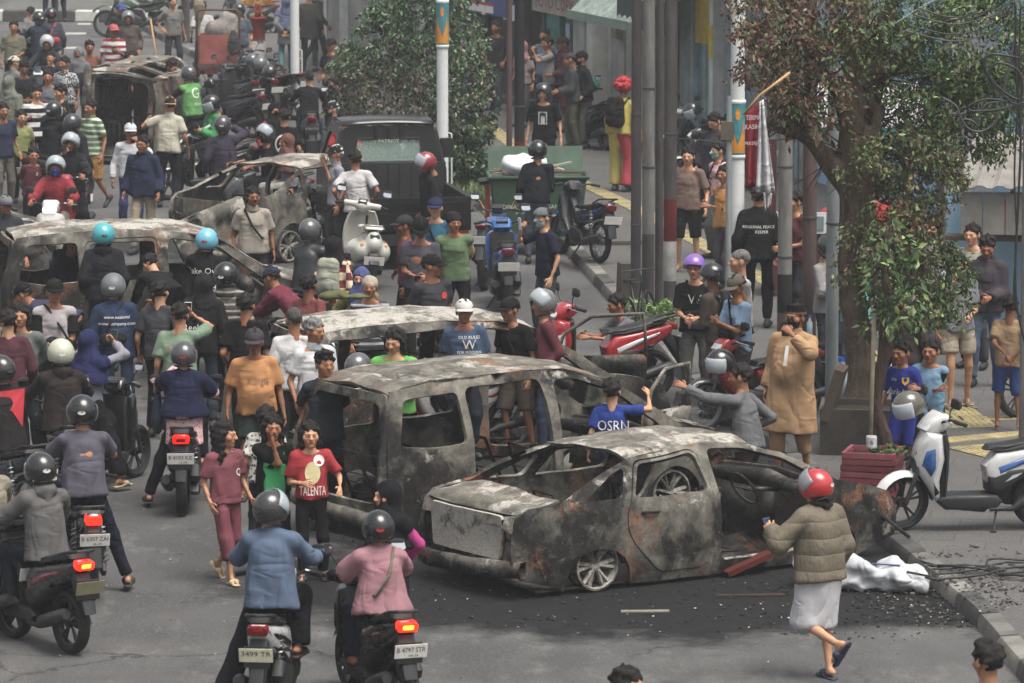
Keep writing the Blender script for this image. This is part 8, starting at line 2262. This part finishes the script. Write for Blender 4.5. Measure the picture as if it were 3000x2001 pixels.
P_('young man in a navy T-shirt and back-to-front cap filming with a white phone', (1592, 607), 1.68, -64, top=('tee', (36, 40, 64)), bottom=('long', (62, 78, 92)), hat=('capback', (112, 118, 120)), mask=(170, 200, 216), Rh='face', phone=('R', (214, 216, 218), 5), who='the young man in the navy T-shirt', tone=0)
P_('man in a green and yellow raglan T-shirt and black beanie', (1330, 620), 1.68, 4, top=('tee', (104, 132, 88), (206, 180, 110)), sleeve=.8, bottom=('long', (30, 31, 33)), hat=('beanie', (40, 40, 44)), tone=1, b=1.1)
P_('man in a teal T-shirt and navy cap with a dark strap', (1275, 578), 1.70, -8, top=('tee', (40, 112, 142)), hat=('cap', (44, 52, 84)), bag=('sling', (36, 34, 34), -1), tone=3)
P_('bearded man in a grey and green vest and black cap looking down at a phone', (1232, 636), 1.72, 2, top=('tee', (84, 80, 92)), bottom=('long', (56, 56, 50)), hat=('cap', (26, 26, 28)), Rh='belly', Lh='belly', phone=('R', (30, 30, 32), 60), who='the bearded man in the grey vest', hp=28, b=1.16, tone=1, stubble=.5, prints=(([(-.006, .2), (.006, .2), (.006, -.28), (-.006, -.28)], [(0, 1, 2, 3)]), (80, 180, 90), 'front', -.2, 0, 1.0) and (((([(-.008, .2), (.008, .2), (.008, -.25), (-.008, -.25)], [(0, 1, 2, 3)])), (80, 180, 90), 'front', -.2, .02, 1.0),))
P_('man in a wine red T-shirt and grey cap in profile', (1182, 630), 1.68, -78, top=('tee', (128, 54, 74)), bottom=('long', (34, 35, 38)), hat=('cap', (56, 54, 58)), tone=2)
P_('man in dark grey T-shirt with red badge and black cap looking over his shoulder', (1267, 745), 1.70, 20, top=('tee', (70, 68, 74)), bottom=('long', (70, 66, 58)), hat=('cap', (30, 30, 32)), hy=60, tone=1, prints=(([(.035 * math.cos(t), .035 * math.sin(t)) for t in np.linspace(0, 6.28, 13)[:-1]], [tuple(range(12))]), (206, 60, 44), 'front', -.13, .07, 1.0) and (((([(.038 * math.cos(t), .038 * math.sin(t)) for t in np.linspace(0, 6.28, 13)[:-1]], [tuple(range(12))])), (206, 60, 44), 'front', -.13, .08, 1.0),))
P_('person in a black jacket and red and gold helmet looking down behind the pickup', (1248, 445), 1.68, -72, top=('jacket', (36, 37, 40)), bottom=('long', BK), hat=('helmet_retro', (150, 46, 56), 'up'), hp=22)
P_('man in a dirty white T-shirt seen from behind at the pickup', (1040, 440), 1.68, 182, top=('tee', (204, 200, 200)), bottom=('long', (38, 40, 46)), Rh='hip', Lh='hip', hair='hair_top', tone=1)
P_('white-bearded man in a black cap and grey shirt smoking by the pickup', (982, 425), 1.66, -72, top=('polo', (150, 152, 164)), bottom=('long', (70, 70, 74)), hat=('cap', (34, 35, 37)), Rh='mouth', haircol=(170, 168, 164), stubble=.7, moustache=.8, tone=1, cigarette=True, who='the white-bearded man')
P_('sturdy man in a stained beige polo shirt facing the camera', (740, 547), 1.68, 8, top=('polo', (172, 162, 146)), bottom=('long', (46, 46, 50)), moustache=.8, tone=2, b=1.12, hair='hair_short', bag=('sling', (36, 36, 38), -1))
P_('crouching person in a maroon shirt and navy cap beside the long wreck', (795, 782), 1.60, -120, top=('long', (124, 44, 66)), bottom=('long', (40, 60, 70)), hat=('cap', (44, 52, 78)), legs='bend', lean=48, Rh='floor', Lh='floor')
P_('woman in a blue hijab and blue face covering', (1057, 783), 1.56, 0, top=('long', (150, 136, 60)), hat=('hijab_mask', (84, 92, 150)), hair=None, bottom=('long', (40, 44, 54)), tone=3)
P_('man in a knitted skullcap and striped grey shirt behind the white-roofed wreck', (1083, 808), 1.60, 4, top=('tee', stripes((70, 72, 76), (176, 178, 182), .07, .6)), bottom=('long', BK2), hat=('beanie', (182, 164, 142)), tone=1, moustache=.5)
@cached
def halves(c1, c2):
 t = NT('two_tone_cloth'); x = t.sep(t.coord('Object'))[0]; t.set(t.mix(t.math('GREATER_THAN', x, 0.0), mute(S(c2)), mute(S(c1))), .9); return t.m
# ------------------------------------------------------------------ people on foot: middle and far
P_('person in a black T-shirt with a white peace sign on the back', (832, 318), 1.68, 178, top=('tee', (32, 33, 35)), bottom=('short', (50, 40, 44)), tone=0, prints=((([(.11 * math.cos(t), .12 * math.sin(t)) for t in np.linspace(0, 6.28, 21)[:-1]] + [(.088 * math.cos(t), .098 * math.sin(t)) for t in np.linspace(0, 6.28, 21)[:-1]], [(i, (i + 1) % 20, 20 + (i + 1) % 20, 20 + i) for i in range(20)]), WL, 'back', -.22, 0, 1.25), (([(-.012, .12), (.012, .12), (.012, -.12), (-.012, -.12)], [(0, 1, 2, 3)]), WL, 'back', -.22, 0, 1.2), (([(-.012, 0), (.012, 0), (.09, -.075), (.075, -.09)], [(0, 1, 2, 3)]), WL, 'back', -.22, 0, 1.2), (([(.012, 0), (-.012, 0), (-.09, -.075), (-.075, -.09)], [(3, 2, 1, 0)]), WL, 'back', -.22, 0, 1.2)))
P_('woman in a black hijab and crimson top beside the peace sign shirt', (803, 302), 1.58, 30, top=('long', (150, 40, 70)), hat=('hijab', (30, 30, 34)), hair=None, mask=(34, 34, 38))
P_('person in a plum jacket and grey-purple helmet seen from behind', (652, 338), 1.66, 182, top=('jacket', (66, 60, 78)), bottom=('skirt', (60, 56, 72)), hat=HB((92, 86, 92), None), b=1.08, Rh='high', phone=('R', (200, 160, 180), 0), who='the person in the plum jacket')
P_('dark-haired man in brown looking down behind the green vest', (503, 176), 1.66, 50, top=('long', (60, 54, 50)), hp=20, tone=1)
P_('man in a cream shirt and tan cap seen from behind holding a phone aside', (498, 283), 1.72, 176, top=('polo', (196, 190, 166)), bottom=('long', (42, 44, 52)), hat=('capback', (196, 154, 96)), Lh=(.38, .22, -.05), phone=('L', (30, 30, 32), 0), who='the man in the cream shirt', tone=1, b=1.06)
P_('young man in glasses and a navy jacket walking with beige trousers', (418, 396), 1.70, -14, top=('hoodie', (42, 50, 78)), bottom=('long', (160, 142, 118)), glasses=True, legs='walk', Rh='relax', Lh='relax', tone=0, lod=1, b=1.04)
P_('elderly man in a white shirt and white cap peering at a phone', (382, 360), 1.66, 14, top=('long', (212, 212, 216)), bottom=('long', (58, 74, 128)), hat=('cap', (206, 208, 214)), Lh='face', phone=('L', (60, 66, 66), 20), who='the elderly man in white', tone=1, feet=('shoe', (130, 124, 114)))
P_('young man in a green and white striped polo shirt and checked shorts', (265, 292), 1.70, -40, top=('polo', stripes((96, 122, 92), (202, 204, 190), .09, .6)), bottom=('short', checked((176, 132, 84), (150, 108, 66), 26)), tone=1, legs='walk')
P_('person in a black helmet and black jacket between the striped shirts', (212, 333), 1.68, 160, top=('jacket', (40, 41, 44)), bottom=('short', (46, 48, 54)), hat=HB((64, 66, 68), None))
P_('boy in a maroon football shirt standing behind the scorched panel', (98, 431), 1.36, 14, top=('tee', (96, 44, 52)), bottom=('short', BK2), tone=1, lod=1, prints=(('JJ', WL, 'front', -.13, .06, .06),))
P_('old man in a blue and grey cap at the edge of the view', (16, 572), 1.64, 12, top=('jacket', (60, 62, 68)), hat=('cap', (120, 122, 124), (52, 60, 92)), tone=1)
P_('young man in a black and white striped T-shirt looking down', (107, 247), 1.70, 24, top=('tee', stripes((206, 204, 202), (38, 38, 40), .15, .5)), bottom=('long', BK2), hp=18, tone=0)
P_('dark-haired young man in black reaching an arm out', (176, 248), 1.70, -62, top=('tee', (38, 40, 44)), bottom=('long', (40, 42, 48)), Rh=(-.18, .45, -.22), tone=0, hair='hair_top')
P_('person in a grey-green hooded top with the hood up', (27, 222), 1.72, 165, top=('hoodie', (112, 116, 100)), hat=('hood', (118, 122, 106)), hair=None, bottom=('long', (70, 74, 70)))
P_('man in a black T-shirt studying his phone in the far crowd', (70, 177), 1.70, 20, top=('tee', (38, 40, 42)), Rh='belly', Lh='belly', hp=22, tone=2, lod=2)
P_('person in a cream baseball cap and grey jacket turned away', (42, 163), 1.68, 140, top=('jacket', (120, 122, 124)), hat=('cap', (206, 196, 178)), lod=2)
P_('young man in a grey T-shirt facing the camera beside the striped shirt', (140, 203), 1.68, 10, top=('tee', (112, 114, 120)), tone=1, lod=2)
P_('man in a white patterned shirt at the edge of the overturned van', (187, 165), 1.68, -20, top=('polo', patterned((190, 190, 190), (70, 72, 78), 40, .5)), tone=1, lod=2)
P_('child covering the face with both hands in front of the cream helmet', (148, 150), 1.45, 0, top=('long', (44, 46, 56)), Rh='mouth', Lh='mouth', lod=2, tone=0)
P_('man in a red and white striped T-shirt and coral cap', (333, 70), 1.68, 8, top=('tee', stripes((206, 206, 204), (140, 54, 64), .13, .55)), bottom=('long', (60, 64, 70)), hat=('cap', (206, 88, 92)), Lh='chest', phone=('L', (60, 90, 76), 20), who='the man in red and white stripes', tone=2, lod=2)
P_('person in a brown jacket and pale grey helmet', (375, 30), 1.68, 4, top=('jacket', (96, 84, 76)), hat=('helmet', (150, 154, 152), None), tone=1, lod=2)
P_('person in a blue cap behind the brown jacket', (355, 10), 1.66, 20, top=('jacket', (50, 52, 56)), hat=('cap', (66, 96, 160)), lod=2)
P_('dark-haired man crouched behind the overturned van wheel', (388, 148), 1.66, 0, top=('tee', (60, 60, 64)), lod=2)
P_('person in black standing on the traffic island', (142, -140), 1.68, 170, top=('tee', (44, 46, 50)), bottom=('long', (62, 64, 70)), lod=2, zg=.27)
P_('second person in dark trousers standing on the traffic island', (168, -138), 1.66, 200, top=('tee', (70, 70, 72)), bottom=('long', (40, 42, 48)), lod=2, zg=.27)
P_('man in a black cap and dark T-shirt with an orange logo beside the bush', (968, 112), 1.72, -32, top=('tee', (50, 54, 60)), bottom=('long', BK2), hat=('cap', (34, 35, 38)), Rh='hip', Lh='belly', tone=0, lod=2)
P_('young man in a navy T-shirt half hidden by the bush', (1000, 122), 1.70, -10, top=('tee', (48, 54, 84)), Rh='belly', tone=0, lod=2)
P_('grey-haired man in a black cap and mask beside the pickup cab', (972, 297), 1.66, -70, top=('polo', (70, 74, 78)), hat=('cap', (38, 40, 42)), haircol=(150, 150, 150), mask=(30, 30, 32), lod=1)
P_('person in a scarlet T-shirt seen from behind beside the pickup cab', (1012, 325), 1.66, 160, top=('tee', (196, 34, 46)), bottom=('long', BK2), tone=0)
P_('man in a sage T-shirt and jeans with a dark strap standing at the dark shop', (1383, 66), 1.74, -6, top=('tee', (150, 160, 146)), bottom=('long', (84, 106, 136)), hat=('cap', (70, 66, 64)), bag=('sling', (46, 46, 48), -1), tone=1, lod=2)
P_('tall man in a grey-blue shirt photographing over other heads', (1594, 82), 1.76, -40, top=('tee', (110, 124, 146)), bottom=('long', (74, 92, 120)), tone=1, lod=2)
P_('man in a grey shirt and navy vest aiming a camera', (1603, 106), 1.72, -76, top=('tee', (150, 150, 148)), bottom=('long', (60, 72, 96)), Rh='face', Lh='face', phone=('R', (24, 24, 26), 0, 'black camera raised by the man in the grey shirt'), who='the man in grey', tone=1, lod=2)
P_('man in a plum hooded top and dark cap with a shoulder strap', (1648, 107), 1.72, -74, top=('hoodie', (96, 52, 72)), bottom=('long', (112, 50, 58)), hat=('cap', (56, 44, 46)), Rh='belly', Lh='belly', bag=('sling', (58, 48, 44), -1), lod=2, tone=1)
P_('crop-haired man in a grey jacket and pale collar looking down', (1668, 155), 1.68, -80, top=('jacket', (74, 78, 80)), bottom=('long', (90, 94, 78)), hair='hair_buzz', haircol=(50, 46, 44), Rh='belly', Lh='belly', hp=12, lod=2, tone=0)
P_('person in a black cap, black mask and black jacket behind the grey jacket', (1702, 150), 1.70, -66, top=('jacket', (40, 42, 46)), bottom=('long', (92, 96, 82)), hat=('cap', (30, 31, 33)), mask=(26, 26, 28), lod=2)
P_('young man in a black helmet and black T-shirt with a white face print', (1592, 242), 1.70, -10, top=('tee', (30, 31, 34)), bottom=('short', (30, 31, 34)), hat=('helmet', (62, 64, 66), None), tone=0, lod=1, prints=((([(-.07, .10), (.07, .10), (.07, -.10), (-.07, -.10)], [(0, 1, 2, 3)]), (190, 192, 192), 'front', -.20, 0, 1.0), (([(-.05, .08), (.0, .095), (.05, .08), (.06, -.09), (.035, -.09), (.035, .02), (-.025, .04), (-.03, -.09), (-.055, -.09)], [tuple(range(9))]), (40, 40, 42), 'front', -.20, 0, 1.0)))
P_('person in a black long-sleeved top and glossy black helmet at the rubbish bin', (1575, 410), 1.70, 172, top=('long', (36, 38, 44)), bottom=('long', (92, 98, 110)), hat=HB((32, 34, 36), 'half'), tone=0, lod=1, Rh='belly')
P_('clown in a yellow and red suit with a curly red wig and black rucksack', (1828, 234), 1.76, 150, top=('long', (206, 186, 48)), bottom=('baggy', halves((206, 186, 48), (190, 30, 52))), hat=('wig', (206, 40, 44)), hair=None, bag=('backpack', (38, 36, 38)), feet=('shoe', (70, 84, 84)), lod=1, b=1.1, hem=-.04)
P_('young man in a brown T-shirt and black shorts by the banded pole', (2016, 430), 1.70, -12, top=('tee', (136, 108, 96)), bottom=('short', (28, 29, 32)), tone=3, lod=1, feet=('bare', None))
P_('person in glasses and a charcoal jacket looking down by the plank doors', (2092, 330), 1.70, -30, top=('jacket', (66, 62, 70)), hp=24, glasses=True, tone=0, lod=1, bottom=('long', BK2))
P_('person in a pink patterned shirt and mint mask with a black drawstring bag', (2103, 416), 1.62, -60, top=('tee', patterned((206, 130, 140), (226, 188, 190), 34, .4)), bottom=('longskirt', (104, 104, 106)), mask=(120, 200, 180), bag=('backpack', (42, 44, 48)), lod=1, sleeve=.9)
P_('person in an orange shirt half hidden by the white lamp post', (2122, 482), 1.66, -50, top=('tee', (206, 140, 44)), bottom=('long', (96, 88, 96)), Rh='cross', Lh='cross', lod=1, tone=1)
P_('man in a black jacket with white lettering standing behind the banner', (2222, 545), 1.74, 176, top=('jacket', (32, 33, 36)), bottom=('long', (28, 29, 34)), tone=1, lod=1, prints=(('REGIONAL PEACE', WL, 'back', -.16, 0, .05), ('KEEPER', WL, 'back', -.22, .04, .05)))
P_('rider in a grey shirt and dark helmet standing behind the grey pole', (2430, 682), 1.70, 40, top=('long', (160, 156, 154)), bottom=('long', (60, 66, 76)), hat=HB((74, 78, 80), None), Rh='chest', Lh='chest', hp=20, lod=1)
P_('person in a turquoise batik shirt half hidden by the tree trunk', (2505, 722), 1.66, 20, top=('tee', patterned((118, 178, 174), (80, 140, 140), 20, .5)), bottom=('long', (84, 92, 104)), sleeve=.95, lod=1, tone=3, Rh='down')
P_('dark-shirted person hidden behind the boy in the blue jersey', (2650, 860), 1.72, -40, top=('long', (70, 58, 56)), bottom=('long', (46, 46, 50)), lod=1)
P_('boy in a blue football jersey standing beside the slim tree', (2640, 998), 1.38, -38, top=('tee', (46, 62, 160)), bottom=('short', (48, 66, 172)), sleeve=.9, tone=1, lod=0, prints=(('bank bjb', WL, 'front', -.28, 0, .09), (([(-.03, .03), (.03, .03), (.03, -.02), (0, -.05), (-.03, -.02)], [(0, 1, 2, 3, 4)]), (214, 176, 50), 'front', -.13, .07, 1.0), ('>>', WL, 'front', -.13, -.06, .07)))
P_('boy in a light blue and navy raglan T-shirt with folded arms', (2727, 993), 1.40, -12, top=('tee', (112, 158, 190), (34, 40, 62)), sleeve=.9, bottom=('short', (32, 32, 36)), Rh='cross', Lh='cross', tone=1, lod=0, feet=('sandal', (44, 42, 42)), hem=-.14)
P_('man in a dark hooded top and jeans looking at his phone near the kiosk', (2893, 690), 1.70, -12, top=('hoodie', (74, 66, 72)), bottom=('long', (92, 112, 138)), hp=22, Rh='belly', Lh='belly', phone=('R', (30, 30, 32), 50), who='the man in the dark hooded top', lod=1, tone=1)
P_('child in a tan T-shirt and blue shorts with hands clasped behind', (2962, 864), 1.42, 176, top=('tee', (164, 132, 92)), bottom=('short', (54, 84, 160)), Rh='back', Lh='back', tone=2, lod=1, feet=('bare', None), hem=-.10)
P_('man in beige shorts and a grey shirt behind the hanging leaves', (2810, 740), 1.70, 14, top=('tee', (140, 142, 148)), bottom=('half', (190, 174, 148)), feet=('sandal', (110, 100, 92)), tone=3, lod=1)
P_('person in a blue-grey hijab, grey shirt and teal trousers walking away', (838, -8), 1.62, 178, top=('tunic', (130, 130, 132)), bottom=('long', (86, 140, 136)), hat=('hijab', (96, 104, 140)), hair=None, legs='walk', over=((104, 112, 148), .1, .4), lod=2)
P_('person in dark green clothes standing behind the white lamp post', (905, -30), 1.72, 170, top=('tunic', (72, 76, 70)), bottom=('long', (60, 66, 62)), lod=2)
P_('person in dark clothes and pale shoes stepping off by the scribbled wall', (930, -40), 1.72, 120, top=('long', (56, 58, 62)), bottom=('long', (52, 56, 66)), legs='walk', feet=('shoe', (196, 190, 184)), lod=2)
for lab, x, y, hh, fc, tc, bc, kw in (
('man in a grey T-shirt beside the sweeper cart', 505, -12, 1.7, 20, (130, 128, 124), (60, 62, 70), {}),
('person in a white shirt behind the handcart frame', 592, 4, 1.68, 190, (200, 198, 192), BK2, {}),
('person in a dusty blue jacket behind the eagle statue', 700, -10, 1.7, 0, (96, 108, 124), (70, 72, 76), dict(hat=HB((70, 72, 76), None))),
('man in an olive shirt behind the bike of three', 40, 60, 1.7, 10, (116, 116, 92), BK2, {}),
('person in a rust T-shirt watching behind the overturned van', 262, 118, 1.68, 15, (140, 84, 66), BK2, {}),
('woman in a grey hijab behind the overturned van', 230, 138, 1.58, 0, (120, 118, 124), BK2, dict(hat=('hijab', (128, 126, 132)), hair=None)),
('person in a navy polo shirt at the edge of the far crowd', 8, 300, 1.7, 30, (52, 58, 84), (110, 104, 92), {}),
('boy in a yellow-green T-shirt between the far onlookers', 62, 322, 1.45, 20, (150, 156, 84), BK2, {}),
('man in a black shirt inside the dark shop doorway', 1452, 60, 1.72, -30, (56, 56, 60), (80, 84, 96), {}),
('woman in a rose headscarf at the dark shop front', 1528, 120, 1.58, -40, (170, 150, 148), (90, 84, 88), dict(hat=('hijab', (176, 118, 122)), hair=None)),
('man in a dark red shirt behind the brown pole', 2330, 560, 1.7, -60, (104, 50, 52), (50, 52, 58), {}),
('woman in a pale grey blouse behind the hanging leaves', 2735, 640, 1.6, -20, (176, 174, 176), (120, 116, 112), dict(hair='hair_long')),
('man in a black T-shirt under the tree crown', 2680, 600, 1.72, 10, (48, 50, 54), (86, 98, 116), {}),
('person in a striped cream shirt in front of the kiosk', 2848, 655, 1.68, -30, (186, 178, 160), (70, 70, 76), {}),
('man in a charcoal shirt behind the sage green T-shirt', 470, 820, 1.68, 160, (70, 70, 74), BK2, {}),
('young man in a dusty red T-shirt behind the white-roofed wreck', 905, 800, 1.66, 150, (140, 70, 70), BK2, {})):
 P_(lab, (x, y), hh, fc, top=('tee', tc), bottom=('long', bc), lod=2 if y < 400 else 1, tone=len(lab), **kw)
# clear water bottle in the crook of the robed man's arm, jug by the pole
for lab, nm, px, z, r, hgt in (('small clear water bottle with blue cap held by the man in the tan robe', 'water_bottle', (2372, 985), 1.26, .032, .2), ('large clear water jug standing beside the grey metal pole', 'water_jug', (2462, 1165), PAVE, .13, .42)):
 o = MB().lathe([(.001, 0), (r, 0), (r, hgt * .7), (r * .45, hgt * .85), (r * .45, hgt)], 'z', 14).build(nm, clear_glass((196, 214, 226), .5), None, True); o.location = G(px[0], px[1], z); tag(o, lab, 'bottle'); MB().lathe([(r * .5, hgt), (r * .5, hgt * 1.1), (.001, hgt * 1.1)], 'z', 12).build('cap', plain((40, 80, 170), .5), o)
# green cloth on the white-roofed wreck
f_ = Field((-.6, -.3, -.05), (.6, .3, .2), .03); f_.cone((-.2, 0, .02), (.22, .03, .02), .10, .07, .05, (0, 0, 1), .35); f_.ball((-.05, 0, .06), (.10, .08, .05), .04); f_.folds(.02, 3, 22); v_, q_ = f_.nets()
gc_ = link('green_rag', mesh_np('green_rag', v_, q_, True, cloth((104, 108, 62)))); gc_.location = G(1010, 873, 1.50); tag(gc_, 'crumpled olive green rag on the ash-white roof', 'rag')
# lettering on the white scooter
for b in [o for o in COL.objects if o.get('label', '').startswith('white scooter with blue flashes')]:
 lettering('HONDA', .045, plain((40, 40, 44), .5), b, (-.215, -.42, .80), (0, 0, -math.pi / 2)); lettering('BeAT', .085, plain((230, 232, 236), .5), b, (-.168, .42, .655), (0, R(-8), -math.pi / 2))
for b in [o for o in COL.objects if o.get('label', '').startswith('white and red motorcycle seen')]:
 lettering('YAMAHA', .07, plain((40, 40, 44), .5), b, (-.178, -.36, .70), (0, 0, -math.pi / 2))
# ------------------------------------------------------------------ the hazy air of the street
hz = MB().box((0, 150, 14), (420, 560, 32.6)).build('haze'); hz['kind'] = 'stuff'; hz['label'] = 'thin grey smoke haze hanging over the street'
hm = bpy.data.materials.new('haze_air'); hm.use_nodes = True; nt = hm.node_tree
for n in list(nt.nodes):
 if n.type != 'OUTPUT_MATERIAL': nt.nodes.remove(n)
pv_ = nt.nodes.new('ShaderNodeVolumePrincipled'); pv_.inputs['Density'].default_value = 0.0008; pv_.inputs['Color'].default_value = (.92, .94, .97, 1); pv_.inputs['Anisotropy'].default_value = .2
nt.links.new(pv_.outputs[0], [n for n in nt.nodes if n.type == 'OUTPUT_MATERIAL'][0].inputs['Volume'])
hz.data.materials.append(hm)
